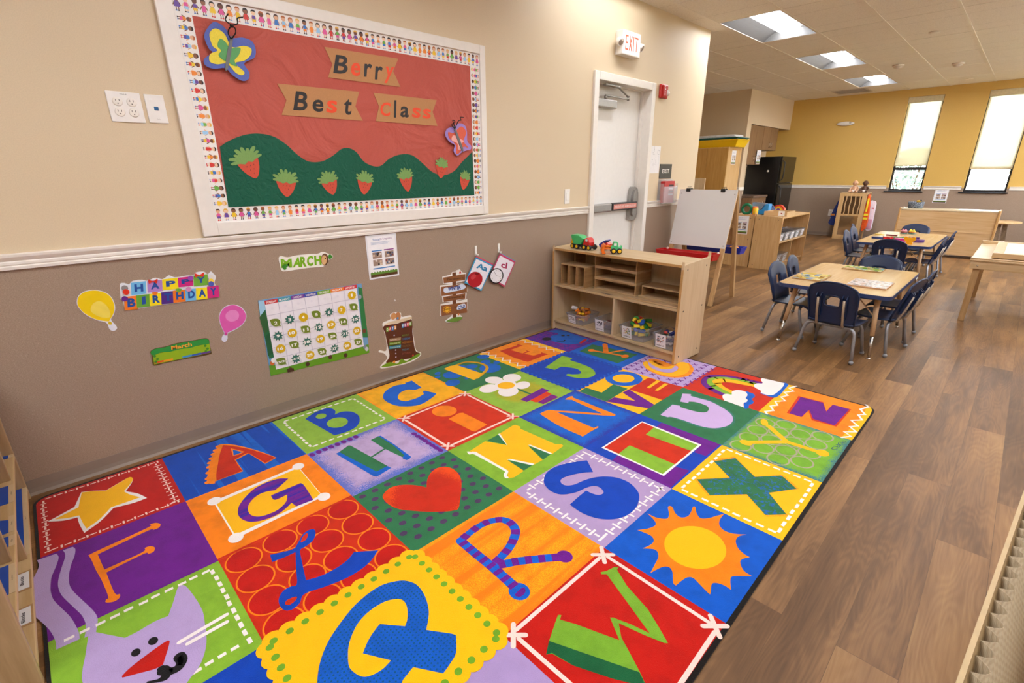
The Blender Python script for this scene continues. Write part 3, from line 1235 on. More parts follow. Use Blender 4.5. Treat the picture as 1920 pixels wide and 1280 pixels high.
# ---- cat
cell(0, 2, LIME)
stitch_box(0, 2, WHT, 11, .012, .028, .66, 0, 'WN')
stitch_box(0, 2, WHT, 11, .012, .05, .66, 0, 'E')
A.crop(60, 1040, 4.267)
A.poly(LAV, [(1165, 270), (1200, 243), (1240, 260), (1310, 350), (1365, 450), (1383, 540), (1395, 620), (1392, 740), (1350, 870), (1280, 970), (1190, 1080), (1050, 1200), (850, 1260), (640, 1230), (480, 1140), (405, 1020), (405, 920), (425, 820), (445, 690), (455, 640), (490, 617), (540, 625), (640, 645), (745, 665, 1), (850, 612), (980, 535), (1090, 490, 1), (1130, 380)], True)
A.poly(RED, [(718, 972, 1), (790, 900), (960, 770), (1075, 692), (1103, 692, 1), (1090, 750), (1048, 880, 1), (980, 915), (850, 950), (725, 984, 1)], True)
A.ell3(INK, (970, 690), (1007, 668), (985, 715)); A.ell3(INK, (832, 783), (868, 762), (845, 808))
A.stroke(INK, [(1180, 815), (1200, 850), (1170, 905), (1100, 935), (1050, 925)], [.03, .028, .026, .024, .03], True)
A.poly(INK, [(1000, 920), (1050, 885), (1090, 910), (1110, 960), (1080, 1000), (1020, 1020), (930, 1030), (925, 1015), (1010, 995), (1035, 960)], True)
A.stroke(WHT, [(1180, 702), (1558, 480)], .014); A.stroke(WHT, [(1248, 712), (1558, 540)], .014)
# ---- A
cell(1, 0, pile('0450b8', 'striped_blue_pile', stripes('0345ae', '0664c9', 1, 17.0, .53, .012)))
A.crop(300, 780, 6.621)
A.poly(ORG, [(785, 348), (900, 352), (1100, 395), (1280, 450), (1448, 515, 1), (1305, 592, 1), (1120, 475), (1085, 470), (940, 545, 1), (990, 620), (1035, 682, 1), (700, 805), (690, 828), (640, 840), (590, 830), (585, 800, 1), (580, 765, 1), (597, 715, 1), (592, 690, 1), (612, 655, 1), (605, 620, 1), (622, 590, 1), (615, 570, 1), (640, 540, 1), (630, 520, 1), (662, 485, 1), (652, 465, 1), (690, 440, 1), (680, 420, 1), (715, 395, 1), (715, 370, 1), (745, 352)], True)
for q in ((600, 772), (607, 700), (617, 630), (625, 578), (645, 525), (668, 472), (695, 425), (728, 378), (598, 822)): A.ell(ORG, q, .014)
A.poly(RED2, [(783, 362, 1), (880, 370), (1090, 408), (1270, 460), (1430, 517, 1), (1305, 582, 1), (1180, 505), (1110, 466), (1060, 470), (925, 542, 1), (975, 622), (1022, 680, 1), (704, 800, 1), (700, 720), (720, 600), (742, 480)], True)
A.poly(ORG, [(878, 402, 1), (960, 420), (1050, 445, 1), (980, 480), (908, 500, 1)])
A.poly(pile('0660c6', 'blue_pile'), [(905, 422, 1), (950, 430), (1020, 450, 1), (960, 475), (915, 492, 1)])
# ---- B
cell(2, 0, pile('8fb83c', 'lime_pile'))
A.crop(500, 690, 5.053)
stitch_box(2, 0, WHT, 10, .012, .045, .66, 0)
A.poly(NAVY, [(367, 482, 1), (450, 425), (540, 388), (600, 380), (640, 395), (652, 415), (645, 440, 1), (710, 415), (790, 412), (845, 430), (878, 465), (875, 520), (830, 570), (740, 610), (642, 637, 1)], True)
A.ell3(pile('8fb83c', 'lime_pile'), (516, 456), (566, 448), (520, 480))
A.ell3(pile('8fb83c', 'lime_pile'), (670, 516), (768, 496), (690, 562))
# ---- C
cell(3, 0, pile('fcb304', 'sprayed_yellow_pile', spray('fcb304', 'fb8a08', .97, .22)))
CC = [(1310, 140, 1), (1375, 118, 1), (1470, 185, 1), (1405, 207, 1), (1385, 205), (1330, 205), (1270, 230), (1243, 268), (1255, 298), (1310, 313), (1370, 300), (1430, 280), (1490, 245, 1), (1478, 222, 1), (1500, 213, 1), (1610, 240, 1), (1590, 262), (1560, 285), (1480, 335), (1390, 358), (1260, 360), (1170, 335), (1115, 300), (1102, 262), (1130, 215), (1200, 172), (1270, 155), (1315, 148)]
A.poly(BLU, CC, True)
# ---- D
cell(4, 0, GRN)
A.crop(790, 630, 6.621)
for q in ((385, 480, 500, 470, 400, 525), (390, 578, 480, 565, 400, 618), (203, 462, 240, 455, 205, 480), (205, 505, 240, 498, 208, 520), (625, 375, 697, 365, 640, 400), (855, 395, 985, 380, 880, 450), (800, 320, 860, 312, 810, 345), (935, 325, 975, 320, 940, 345), (770, 255, 845, 250, 775, 280), (560, 522, 585, 520, 562, 535), (470, 385, 560, 375, 480, 405), (650, 425, 700, 435, 660, 440)):
    A.ell3(pile('0a62c2', 'blue_pile'), q[0:2], q[2:4], q[4:6], lv=2)
A.stroke(YLW, [(430, 362), (540, 325), (660, 325), (760, 345), (815, 385), (800, 430), (750, 475), (690, 520)], .022, True, lv=4)
A.poly(YLW, [(280, 408, 1), (345, 375), (435, 358, 1), (760, 465, 1), (720, 505), (655, 545, 1)], True, lv=5)
# ---- E
cell(5, 0, pile('fb8d08', 'orange_pile'))
x0, x1 = RV[0], RV[1]
A.raw([Vector((x0, RU[5], 0)), Vector((x1, RU[5], 0)), Vector((x1, RU[5] + .05, 0)), Vector((x0, RU[5] + .05, 0))], YLW, 1)
A.raw([Vector((x0, RU[6], 0)), Vector((x1, RU[6], 0)), Vector((x1, RU[6] - .05, 0)), Vector((x0, RU[6] - .05, 0))], YLW, 1)
zig(WHT, x0, RU[5] + .055, x1, 6, .022, .012); zig(WHT, x0, RU[6] - .055, x1, 6, .022, .012)
EE = pile('ca3006', 'rust_pile')
A.poly(EE, [(975, 185, 1), (1190, 115, 1), (1195, 98, 1), (1265, 122, 1), (1230, 128, 1), (1108, 172, 1), (1255, 215, 1), (1310, 190, 1), (1295, 175, 1), (1355, 195, 1), (1325, 198, 1), (1275, 220, 1), (1395, 242, 1), (1490, 215, 1), (1485, 200, 1), (1580, 228, 1), (1540, 235, 1), (1322, 320, 1), (1270, 308), (1120, 255)])
# ---- the blue dog
cell(6, 0, pile('4b1a90', 'speckled_purple_pile', blotch('3a2a9a', '7a1a8c', 40, .5)), .05)
A.crop(970, 605, 6.194)
DB = pile('0a62c6', 'blue_pile')
A.poly(DB, [(360, 100), (400, 88), (470, 82), (560, 100), (650, 130), (760, 165), (830, 190), (800, 215), (720, 240), (600, 250), (500, 235), (420, 215), (385, 190), (400, 150), (460, 140), (470, 122), (420, 110)], True)
A.ell3(INK, (342, 187), (398, 185), (345, 205)); A.ell3(INK, (530, 149), (552, 149), (531, 157)); A.ell3(INK, (590, 147), (609, 147), (591, 154))
A.stroke(INK, [(460, 212), (500, 220), (540, 215), (550, 200)], .012, True)
A.poly(RED, [(715, 235, 1), (775, 190, 1), (815, 188, 1), (790, 215, 1), (745, 242, 1)])
# ---- G
cell(1, 1, ORG)
A.crop(340, 840, 5.565)
A.poly(WHT, [(330, 555, 1), (1215, 185, 1), (1480, 505, 1), (565, 945, 1)])
A.poly(YLW, [(362, 575, 1), (1222, 205, 1), (1462, 490, 1), (562, 905, 1)])
for q in ((345, 553), (1220, 190), (1487, 507), (570, 935)): A.ell(WHT, q, .03, .026)
GG = pile('5a1c92', 'striped_purple_pile', stripes('741a8e', '3522a0', 0, 38, .52, .05))
A.poly(GG, [(1118, 318, 1), (1030, 318), (900, 355), (770, 420), (680, 500), (610, 590), (590, 660), (605, 715), (660, 755), (740, 770), (860, 750), (1000, 695), (1090, 630), (1150, 570, 1), (1200, 608, 1), (1378, 540, 1), (1285, 395), (1245, 365, 1), (1100, 425), (935, 495, 1), (960, 535), (1000, 535), (1105, 485, 1), (1100, 545), (1060, 600), (990, 655), (880, 700), (800, 715), (730, 700), (697, 655), (700, 600), (740, 540), (810, 485), (890, 455), (980, 440, 1), (1050, 380)], True)
# ---- H
HB = pile('b6a0cc', 'sprayed_lavender_pile', spray('bfa6ce', '4a68c4', .84, .4))
cell(2, 1, HB)
A.crop(560, 770, 6.4)
for q in ((162, 528), (242, 494), (315, 462), (390, 432), (466, 402), (540, 373), (615, 341), (685, 313), (1385, 277), (1430, 305), (1475, 332), (1518, 358), (1560, 388), (1605, 415), (1650, 444), (1698, 472)): A.ell(PUR, q, .019, .013, lv=3)
A.poly(BLU, [(445, 515, 1), (490, 495, 1), (935, 728, 1), (1060, 660, 1), (1112, 685, 1), (940, 790, 1), (900, 785, 1)], lv=4)
A.poly(BLU, [(935, 310, 1), (985, 298, 1), (1150, 405, 1), (1350, 552, 1), (1330, 578), (1295, 592), (1250, 575, 1), (1250, 545, 1)], lv=4)
A.poly(GRN, [(485, 495, 1), (600, 415), (625, 418, 1), (1065, 662, 1), (935, 730, 1)], lv=5)
A.poly(GRN, [(865, 350, 1), (960, 305, 1), (1130, 410), (1270, 535, 1), (1245, 557, 1), (1040, 460)], lv=5)
A.stroke(GRN, [(880, 552), (1030, 458)], .012, lv=5)
# ---- i
cell(3, 1, pile('cf2c06', 'scarlet_pile'))
A.crop(730, 720, 7.385)
for p, q in (((245, 460), (1005, 150)), ((1085, 150), (1660, 430)), ((1680, 465), (860, 845)), ((775, 845), (225, 500))): A.stroke(PNK, [p, q], .014)
for q in ((203, 475), (1047, 133), (1710, 445), (810, 860)):
    c = A.P(q)
    for dx, dy in ((.022, .022), (.022, -.022)): A.line(PNK, [c - Vector((dx, dy, 0)), c + Vector((dx, dy, 0))], .012, 8)
A.ell3(ORG, (762, 373), (932, 355), (790, 448))
A.poly(ORG, [(820, 485), (960, 405, 1), (1020, 398, 1), (1355, 560, 1), (1190, 658, 1), (1145, 650, 1)])
# ---- flower
FB = pile('93b83a', 'sprayed_lime_pile', spray('b3aa1e', '93bb3c', .62, .28, True))
cell(4, 1, FB)
A.crop(860, 680, 8)
A.stroke(GRN, [(885, 392), (1080, 470)], .018)
A.poly(PUR, [(925, 550, 1), (1250, 378, 1), (1360, 415, 1), (1022, 588, 1)])
A.poly(pile('dc3a0c', 'scarlet_pile'), [(1075, 562, 1), (1320, 432, 1), (1395, 470, 1), (1180, 592, 1), (1140, 590, 1)])
A.poly(pile('7a1580', 'plum_pile'), [(1185, 592, 1), (1400, 472, 1), (1500, 515, 1), (1270, 620, 1)])
for q in ((530, 260, 665, 262, 530, 313), (800, 225, 935, 235, 770, 285), (960, 335, 1072, 325, 960, 392), (745, 430, 898, 420, 745, 506), (455, 385, 598, 370, 455, 448)): A.ell3(WHT, q[0:2], q[2:4], q[4:6], lv=6)
A.ell3(WHT, (710, 340), (880, 340), (710, 430), lv=6)
A.ell3(YLW, (712, 340), (842, 335), (715, 392), lv=8)
# ---- K
cell(6, 1, BLU)
A.crop(970, 605, 6.194)
A.poly(GRN, [(720, 330, 1), (870, 250, 1), (1400, 368, 1), (1165, 470, 1)])
A.stroke(ORG, [(860, 320), (1260, 388)], .024, lv=5); A.ell(ORG, (862, 320), .026, .03); A.ell(ORG, (1250, 388), .026, .036)
A.stroke(ORG, [(1018, 250), (1030, 345)], .04, lv=5); A.stroke(ORG, [(1050, 350), (1240, 318)], .022, lv=5)
# ---- L
cell(1, 2, RED2)
A.crop(400, 920, 4.267)
LR = pile('c01206', 'red_pile', mot=.5)
for (cx, cy) in ((1040, 148), (797, 275), (535, 400), (245, 550), (1155, 262), (910, 397), (645, 545), (340, 700), (1288, 385), (1022, 540), (755, 690), (440, 870), (1428, 525), (1165, 682), (878, 860), (568, 1060)):
    c = A.P((cx, cy))
    A.disc(pile('fb8106', 'orange_pile'), c, .064, 2, 36, .061)
    A.disc(LR, c, .0585, 3, 36, .0555)
A.raw([Vector((RV[2], RU[1], 0)), Vector((RV[2] - .012, RU[1], 0)), Vector((RV[2] - .012, RU[2], 0)), Vector((RV[2], RU[2], 0))], RED2, 3)
LB = NAVY
A.poly(LB, [(455, 512, 1), (560, 488), (645, 462), (680, 410), (720, 345), (770, 312), (808, 310), (818, 345), (795, 400), (740, 445), (695, 475), (705, 545), (725, 640), (742, 715, 1), (860, 680), (980, 620), (1070, 555), (1125, 490, 1), (1318, 475, 1), (1260, 560), (1180, 630), (1060, 700), (900, 765), (730, 825), (690, 900), (630, 950), (570, 955), (530, 915), (525, 860), (560, 800), (620, 765), (668, 745), (662, 620), (658, 490, 1), (560, 535), (470, 570, 1)], True)
A.poly(RED2, [(700, 410), (715, 370), (745, 340), (757, 350), (745, 385), (720, 405)], True)
A.poly(RED2, [(575, 905), (590, 875), (640, 852), (670, 850), (655, 880), (610, 912)], True)
# ---- heart
cell(2, 2, GRN)
DP = pile('54355f', 'dusty_purple_pile')
for i in range(9):
    for j in range(9):
        x = RV[2] + .03 + i * .0535
        y = RU[2] + .03 + j * .0605 + (.03 if i % 2 else 0)
        if y > RU[3] - .016 or x > RV[3] - .016: continue
        A.disc(DP, Vector((x, y, 0)), .0135, 2, 12, .0155)
A.crop(650, 830, 5.818)
HT = [(395, 600), (410, 550), (470, 495), (560, 465), (680, 458), (800, 470), (872, 487, 1), (880, 400), (920, 325), (990, 275), (1080, 262), (1160, 285), (1220, 340), (1250, 410), (1250, 520), (1238, 620), (1225, 700), (1205, 730, 1), (1100, 748), (900, 752), (720, 742), (560, 720), (450, 665)]
hw_ = [A.P(p) for p in HT]
cx_, cy_ = A.P((900, 560)).x, A.P((900, 560)).y
A.uvq = lambda c: ((c.x - cx_) / .2, (c.y - cy_) / .2)
A.poly(pile('d03008', 'sprayed_red_pile', spray('c8260a', 'ea4a08', .78, .35, True)), HT, True, lv=4)
# ---- M
cell(3, 2, LIME)
A.crop(830, 770, 6.857)
A.poly(GRN, [(570, 385, 1), (715, 305, 1), (830, 440, 1)], lv=3)
A.poly(WHT, [(712, 300, 1), (740, 290, 1), (850, 432, 1), (825, 442, 1)], lv=4)
A.poly(WHT, [(310, 525, 1), (335, 522, 1), (370, 530), (430, 528), (840, 770), (838, 800), (825, 830), (855, 862, 1), (810, 865), (785, 835), (790, 800), (800, 780), (690, 715), (480, 600), (390, 555), (340, 560)], True, lv=3)
A.poly(YLW, [(340, 525, 1), (545, 392, 1), (830, 442, 1), (735, 292, 1), (900, 190), (935, 180), (1000, 205), (1000, 232), (1450, 430), (1530, 430), (1552, 452), (1410, 555, 1), (1100, 440, 1), (1120, 475, 1), (1285, 632, 1), (1180, 690, 1), (840, 620, 1), (850, 645, 1), (1042, 772, 1), (920, 855), (850, 868, 1), (835, 830), (845, 770), (700, 690), (430, 530), (390, 525)], lv=5)
A.poly(WHT, [(1097, 440, 1), (1130, 438, 1), (1408, 548, 1), (1385, 558, 1)], lv=6); A.poly(GRN, [(1102, 452, 1), (1390, 558, 1), (1292, 628, 1)], lv=6)
A.poly(WHT, [(826, 625, 1), (860, 618, 1), (1180, 682, 1), (1150, 702, 1)], lv=6); A.poly(GRN, [(832, 635, 1), (1150, 702, 1), (1045, 768, 1)], lv=6)
# ---- N
cell(4, 2, pile('0560c4', 'sprayed_blue_pile', spray('0560c4', '2b2c9c', .9, .3)))
A.crop(960, 720, 7.68)
A.poly(ORG, [(400, 425, 1), (480, 385), (535, 370, 1), (620, 380, 1), (700, 382), (900, 392), (1300, 425, 1), (1000, 290), (860, 225), (765, 222, 1), (790, 200), (850, 172, 1), (880, 175, 1), (875, 192, 1), (1000, 238), (1250, 340), (1490, 435, 1), (1485, 455, 1), (1300, 450), (900, 418), (640, 400, 1), (800, 470), (1000, 555), (1180, 632, 1), (1235, 605, 1), (1250, 618, 1), (1120, 690), (1015, 757, 1), (1000, 745, 1), (800, 660), (640, 580), (480, 480)])
# ---- LOVE
cell(5, 2, YLW)
A.crop(1080, 660, 6.857)
A.poly(GRN, [(40, 505, 1), (130, 455, 1), (330, 520, 1), (480, 412, 1), (665, 470, 1), (400, 630, 1), (385, 635, 1)], lv=2)
A.poly(PUR, [(390, 635, 1), (490, 580, 1), (765, 628, 1), (600, 520, 1), (680, 478, 1), (1005, 675, 1), (940, 725, 1)], lv=3)
A.poly(RED2, [(680, 478, 1), (930, 328, 1), (1385, 450, 1), (1110, 615, 1)], lv=2)
A.poly(YLW, [(908, 455, 1), (1035, 362, 1), (1085, 372, 1), (945, 465, 1)], lv=3); A.poly(YLW, [(1012, 490, 1), (1140, 400, 1), (1190, 410, 1), (1050, 500, 1)], lv=3)
A.ell3(BLU, (615, 338), (855, 345), (620, 434), lv=4); A.ell3(YLW, (610, 338), (752, 340), (612, 392), lv=5)
# ---- moon
cell(6, 2, pile('b8a0d2', 'lavender_pile', mot=.1))
for i in range(8):
    for j in range(8):
        c = Vector((RV[2] + .03 + i * .062, RU[6] + .03 + j * .062 + (.031 if i % 2 else 0), 0))
        if c.y > RU[7] - .02: continue
        for dx, dy in ((.016, .016), (.016, -.016)): A.line(PUR, [c - Vector((dx, dy, 0)), c + Vector((dx, dy, 0))], .008, 2, caps=False)
OR2 = pile('fb9206', 'amber_pile')
A.poly(OR2, [(860, 130), (930, 120), (940, 90), (1040, 90), (1240, 160), (1320, 140), (1440, 140), (1500, 190), (1512, 230), (1470, 290), (1370, 322), (1230, 325), (1090, 300), (960, 250), (890, 200)], True, lv=3)
A.poly(YLW, [(865, 150), (900, 115), (922, 135), (950, 190), (1040, 240), (1150, 265), (1240, 262), (1300, 235), (1325, 190), (1290, 160), (1330, 130), (1400, 130), (1450, 165), (1455, 230), (1400, 280), (1270, 310), (1130, 295), (1000, 252), (900, 200)], True, lv=4)
A.poly(pile('b8a0d2', 'lavender_pile', mot=.1), [(925, 140), (960, 120), (1010, 155), (1100, 205), (1200, 205), (1262, 175), (1310, 190), (1300, 230), (1240, 258), (1150, 260), (1040, 235), (955, 190)], True, lv=5)
A.stroke(YLW, [(955, 120), (1020, 165), (1120, 205), (1200, 200), (1248, 180)], [.03, .04, .045, .04, .02], True, lv=6)
A.stroke(OR2, [(1000, 110), (1060, 150), (1130, 172)], [.025, .03, .01], True, lv=7)
# ---- R
cell(2, 3, pile('fa8c08', 'streaked_orange_pile', stripes('f97a06', 'fdaa0c', 0, 17.0, .47, .05, 1)))
A.crop(760, 910, 4.739)
RB = pile('0a5fc8', 'blue_pile')
RP = [(490, 490), (560, 430), (650, 365), (740, 322), (850, 303), (930, 330), (975, 385), (975, 440), (930, 540), (860, 625), (775, 705)]
RW = [.03, .03, .03, .03, .033, .036, .036, .036, .033, .032, .032]
A.stroke(RB, RP, RW, True, lv=2)
A.stroke(RB, [(490, 490), (620, 600), (770, 720), (900, 835), (1010, 935)], .036, lv=2)
A.stroke(RB, [(790, 715), (1000, 672), (1200, 650), (1410, 632)], .036, lv=2)
A.ell(RB, (1012, 940), .037, .034, lv=2); A.ell(PUR, (1415, 630), .03, .028, lv=4)
A.poly(PUR, [(975, 968), (1045, 905), (1068, 935), (1050, 970), (1010, 990)], True, lv=4)


def bands(pts, w, n, frac=.5, lv=3, smooth=True):
    P = cr_spline(pts, False, 8) if smooth else pts
    Q = [A.P(p) for p in P]
    L = [0]
    for a, b in zip(Q, Q[1:]): L.append(L[-1] + (b - a).length)

    def pos(s):
        for i in range(len(Q) - 1):
            if L[i + 1] >= s: return Q[i] + (Q[i + 1] - Q[i]) * ((s - L[i]) / (L[i + 1] - L[i] or 1))
        return Q[-1]
    for k in range(n):
        s0, s1 = L[-1] * (k + .25) / n, L[-1] * (k + .25 + frac) / n
        p, q = pos(s0), pos((s0 + s1) / 2)
        r = pos(s1)
        A.line(PUR, [p, q, r], w, lv, caps=False)


bands(RP, .0335, 9); bands([(490, 490), (620, 600), (770, 720), (900, 835), (990, 915)], .037, 8); bands([(800, 713), (1000, 672), (1200, 650), (1390, 634)], .037, 5)
# ---- S
cell(3, 3, pile('ae94be', 'lavender_pile', mot=.15))
stitch_box(3, 3, WHT, 9, .0095, .035, .5, .04)
A.crop(950, 830, 6)
A.poly(NAVY, [(903, 198, 1), (940, 265), (972, 330, 1), (880, 335), (760, 355), (660, 385), (610, 415), (615, 455), (670, 480), (760, 470), (880, 420), (1000, 388), (1120, 380), (1250, 395), (1380, 450), (1470, 540), (1492, 620), (1460, 720), (1380, 800), (1260, 850), (1120, 862), (980, 840), (840, 785), (710, 695, 1), (800, 615), (895, 538, 1), (960, 570), (1030, 588), (1078, 575), (1088, 548), (1050, 505), (985, 485), (900, 505), (800, 550), (700, 575), (590, 580), (500, 545), (440, 490), (418, 430), (440, 350), (520, 285), (640, 240), (770, 215)], True)
# ---- T
cell(4, 3, NAVY)
A.crop(1090, 760, 6.857)
A.poly(PUR, [(395, 705, 1), (470, 640, 1), (1060, 900, 1), (1210, 785, 1), (1390, 835, 1), (1145, 1060, 1)], lv=2)
A.poly(PUR, [(965, 275, 1), (1030, 222, 1), (1785, 500, 1), (1605, 650, 1), (1450, 600, 1), (1540, 505, 1)], lv=2)
A.poly(WHT, [(258, 543, 1), (780, 203, 1), (1545, 505, 1), (1060, 905, 1)], lv=3)
A.poly(LIME, [(300, 540, 1), (785, 222, 1), (1500, 510, 1), (1045, 882, 1)], lv=4)
A.poly(RED2, [(296, 540, 1), (782, 218, 1), (935, 280, 1), (828, 375, 1), (1412, 585, 1), (1205, 757, 1), (620, 512, 1), (480, 620, 1)], lv=5)
# ---- U
cell(5, 3, GRN)
A.crop(1190, 680, 6.194)
UU = [(300, 605, 1), (440, 485, 1), (530, 500, 1), (525, 515, 1), (640, 548), (740, 572), (820, 575), (858, 550), (850, 510), (790, 480), (700, 455), (630, 450, 1), (620, 468, 1), (530, 450, 1), (555, 358, 1), (655, 365, 1), (650, 385, 1), (760, 415), (880, 450), (1000, 510), (1090, 570), (1138, 630), (1130, 690), (1070, 735), (960, 758), (860, 755), (740, 728), (560, 665), (430, 630), (385, 632, 1)]
A.poly(pile('3f7f8a', 'teal_pile', spray('43848c', '2d7448', .6, .9, True)), [(720 + (p[0] - 720) * 1.07, 570 + (p[1] - 570) * 1.1) + tuple(p[2:]) for p in UU], True, lv=2)
A.poly(GRN, [(540, 490), (640, 465), (780, 485), (840, 520), (835, 555), (760, 560), (620, 525)], True, lv=3)
A.poly(pile('c7abd8', 'lavender_pile', mot=.08), UU, True, lv=4)
# ---- rainbow
cell(6, 3, RED2)
RBW = [(1120, 430), (1000, 395), (880, 320), (860, 260), (900, 195), (980, 165), (1120, 175), (1280, 210), (1480, 260)]
A.stroke(PUR, [(1100, 385), (960, 330), (850, 265), (830, 210), (890, 165), (1000, 160), (1180, 180), (1470, 245)], .062, True, lv=2)
A.stroke(LIME, [(1120, 362), (1000, 310), (905, 250), (895, 205), (950, 185), (1050, 183), (1220, 210), (1470, 270)], .058, True, lv=3)
A.stroke(YLW, [(1140, 335), (1040, 285), (965, 235), (965, 215), (1020, 205), (1110, 213), (1260, 240), (1470, 295)], .058, True, lv=4)
A.poly(RED2, [(1150, 330), (1060, 290), (1010, 245), (1040, 228), (1120, 230), (1260, 255), (1460, 305), (1480, 400), (1300, 400)], True, lv=5)
A.poly(BLU, [(1460, 345), (1500, 370), (1580, 398), (1640, 402), (1700, 360), (1740, 310), (1785, 252), (1700, 232), (1600, 300)], True, lv=6)
A.poly(WHT, [(1465, 200), (1480, 178, 1), (1740, 238, 1), (1720, 280), (1660, 340), (1600, 375), (1530, 372), (1470, 350), (1465, 325), (1400, 290), (1385, 260), (1420, 240), (1485, 238)], True, lv=7)
A.poly(BLU, [(1280, 345), (1340, 345), (1390, 370), (1392, 400), (1360, 420), (1380, 450), (1370, 475), (1330, 490), (1320, 525), (1270, 520)], True, lv=6)
A.poly(WHT, [(1020, 400), (1030, 370), (1075, 362), (1125, 370), (1130, 335), (1180, 318), (1240, 322), (1290, 340), (1310, 375), (1290, 410), (1310, 430), (1300, 455), (1265, 470), (1270, 520, 1), (1040, 438, 1)], True, lv=7)
# ---- lower row seen only at the frame's edge
cell(0, 3, NAVY); cell(0, 4, LAV, .05); cell(1, 4, pile('a890c0', 'lavender_pile', mot=.15))
# ---- W
cell(2, 4, RED)
A.crop(900, 1010, 4)
for p, q in (((270, 683), (898, 142)), ((958, 135), (1725, 632)), ((1760, 700), (1500, 1090)), ((290, 748), (680, 1090))): A.stroke(PNK, [p, q], .0135)
for q in ((922, 120), (1762, 655), (250, 722)):
    c = A.P(q)
    for dx, dy in ((.026, .026), (.026, -.026)): A.line(PNK, [c - Vector((dx, dy, 0)), c + Vector((dx, dy, 0))], .0155, 8)
A.poly(pile('76a82c', 'lime_pile'), [(905, 250, 1), (950, 240, 1), (1010, 210, 1), (1040, 210, 1), (1028, 232, 1), (1100, 350), (1260, 530), (1340, 660), (1410, 782, 1), (1385, 782, 1), (1230, 720), (1040, 632, 1), (1060, 740), (1110, 830), (1200, 1000), (1250, 1110, 1), (1000, 1050), (700, 950), (540, 860), (495, 868, 1), (520, 760), (560, 640), (585, 570, 1), (610, 572, 1), (600, 605, 1), (720, 640), (880, 700), (1045, 760, 1), (1000, 650), (975, 590, 1), (1000, 590, 1), (1140, 645), (1275, 710, 1), (1230, 650), (1100, 470), (950, 265), (910, 265, 1)], lv=3)
A.poly(pile('165c34', 'dark_green_pile'), [(517, 765, 1), (850, 880), (1195, 1000, 1), (1250, 1110, 1), (1000, 1050), (700, 950), (540, 855, 1), (495, 868, 1)], lv=4)
# ---- sun
cell(3, 4, pile('0556be', 'blue_pile'))
A.crop(1110, 900, 4.571)
A.poly(pile('fb8008', 'orange_pile'), [(475, 285, 1), (550, 320), (640, 330), (660, 290), (652, 230), (685, 228), (715, 285), (760, 318), (820, 310), (850, 270), (865, 230), (885, 232), (895, 280), (930, 325), (1000, 325), (1070, 305), (1132, 290, 1), (1100, 330), (1090, 380), (1130, 430), (1210, 458), (1325, 467, 1), (1260, 480), (1232, 520), (1250, 580), (1300, 630), (1352, 660, 1), (1290, 675), (1270, 705), (1300, 775), (1370, 822, 1), (1260, 820), (1200, 825), (1185, 860), (1192, 940, 1), (1130, 900), (1060, 880), (1025, 895), (1015, 970), (1000, 970), (940, 910), (870, 840), (820, 832), (770, 860), (720, 902, 1), (697, 880), (690, 790), (660, 745), (600, 745), (500, 795, 1), (540, 720), (570, 650), (540, 595), (435, 585, 1), (500, 555), (530, 520), (510, 480), (450, 450), (390, 428, 1), (480, 415), (545, 385), (530, 340)], True, lv=3)
cs = A.P((882, 567)); ex, ey = A.P((1155, 640)) - cs, A.P((840, 755)) - cs
A.uvq = lambda c: ((c.x - cs.x) / .185, (c.y - cs.y) / .165)
A.ell3(pile('fcb704', 'sprayed_yellow_pile', spray('fcb704', 'fdeaa0', .86, .22, True), mot=.06), (882, 567), (1150, 622), (845, 752), lv=5, n=36)
# ---- X
cell(4, 4, YLW)
A.crop(1240, 800, 5.333)
XX = [(525, 345, 1), (740, 312, 1), (935, 500, 1), (1195, 487, 1), (1225, 505, 1), (1352, 620, 1), (1075, 660, 1), (1252, 877, 1), (1040, 882, 1), (855, 675, 1), (485, 685, 1), (355, 525, 1), (685, 510, 1)]
A.poly(pile('fca405', 'sprayed_amber_pile', blotch('fb8406', 'fcb905', 300, .5)), [(870 + (p[0] - 870) * 1.05, 590 + (p[1] - 590) * 1.06, 1) for p in XX], lv=2)
A.poly(pile('2f6f45', 'green_pile', blotch('2f7046', '1d62b8', 55, .58)), XX, lv=3)
stitch_box(4, 4, WHT, 9, .012, .026, .66, 0, 'NSE'); stitch_box(4, 4, WHT, 10, .012, .03, .66, 0, 'W')
# ---- Y
cell(5, 4, pile('74ab2c', 'sprayed_green_pile', spray('78b02e', '2f6f86', .93, .25)))
GY = pile('a9a288', 'grey_pile')
for i in range(5):
    for j in range(5):
        c = Vector((RV[4] + .07 + i * .088, RU[5] + .06 + j * .112 + (.056 if i % 2 else 0), 0))
        if c.y > RU[6] - .05 or c.x > RV[5] - .05: continue
        for k in range(20):
            a0, a1 = 2 * PI * k / 20, 2 * PI * (k + 1) / 20
            A.line(GY, [c + Vector((.047 * math.cos(a), .052 * math.sin(a), 0)) for a in (a0, a1)], .008, 2, caps=False)
A.stroke(YLW, [(850, 155), (1255, 150)], .03, lv=4); A.stroke(YLW, [(1070, -10), (1255, 150)], .03, lv=4); A.stroke(YLW, [(1255, 150), (1600, 260)], .03, lv=4)
A.ell(YLW, (845, 158), .03, .026, lv=4); A.ell(YLW, (1612, 262), .028, .034, lv=4)
A.ell3(YLW, (1030, -45), (1062, -20), (1010, -22), lv=4)
A.crop(1410, 710, 7.68)
A.text(pile('1d3f6e', 'ink_blue_pile'), 'CFK®', (1125, 1010), (1290, 882), (1205, 1030), lv=5)
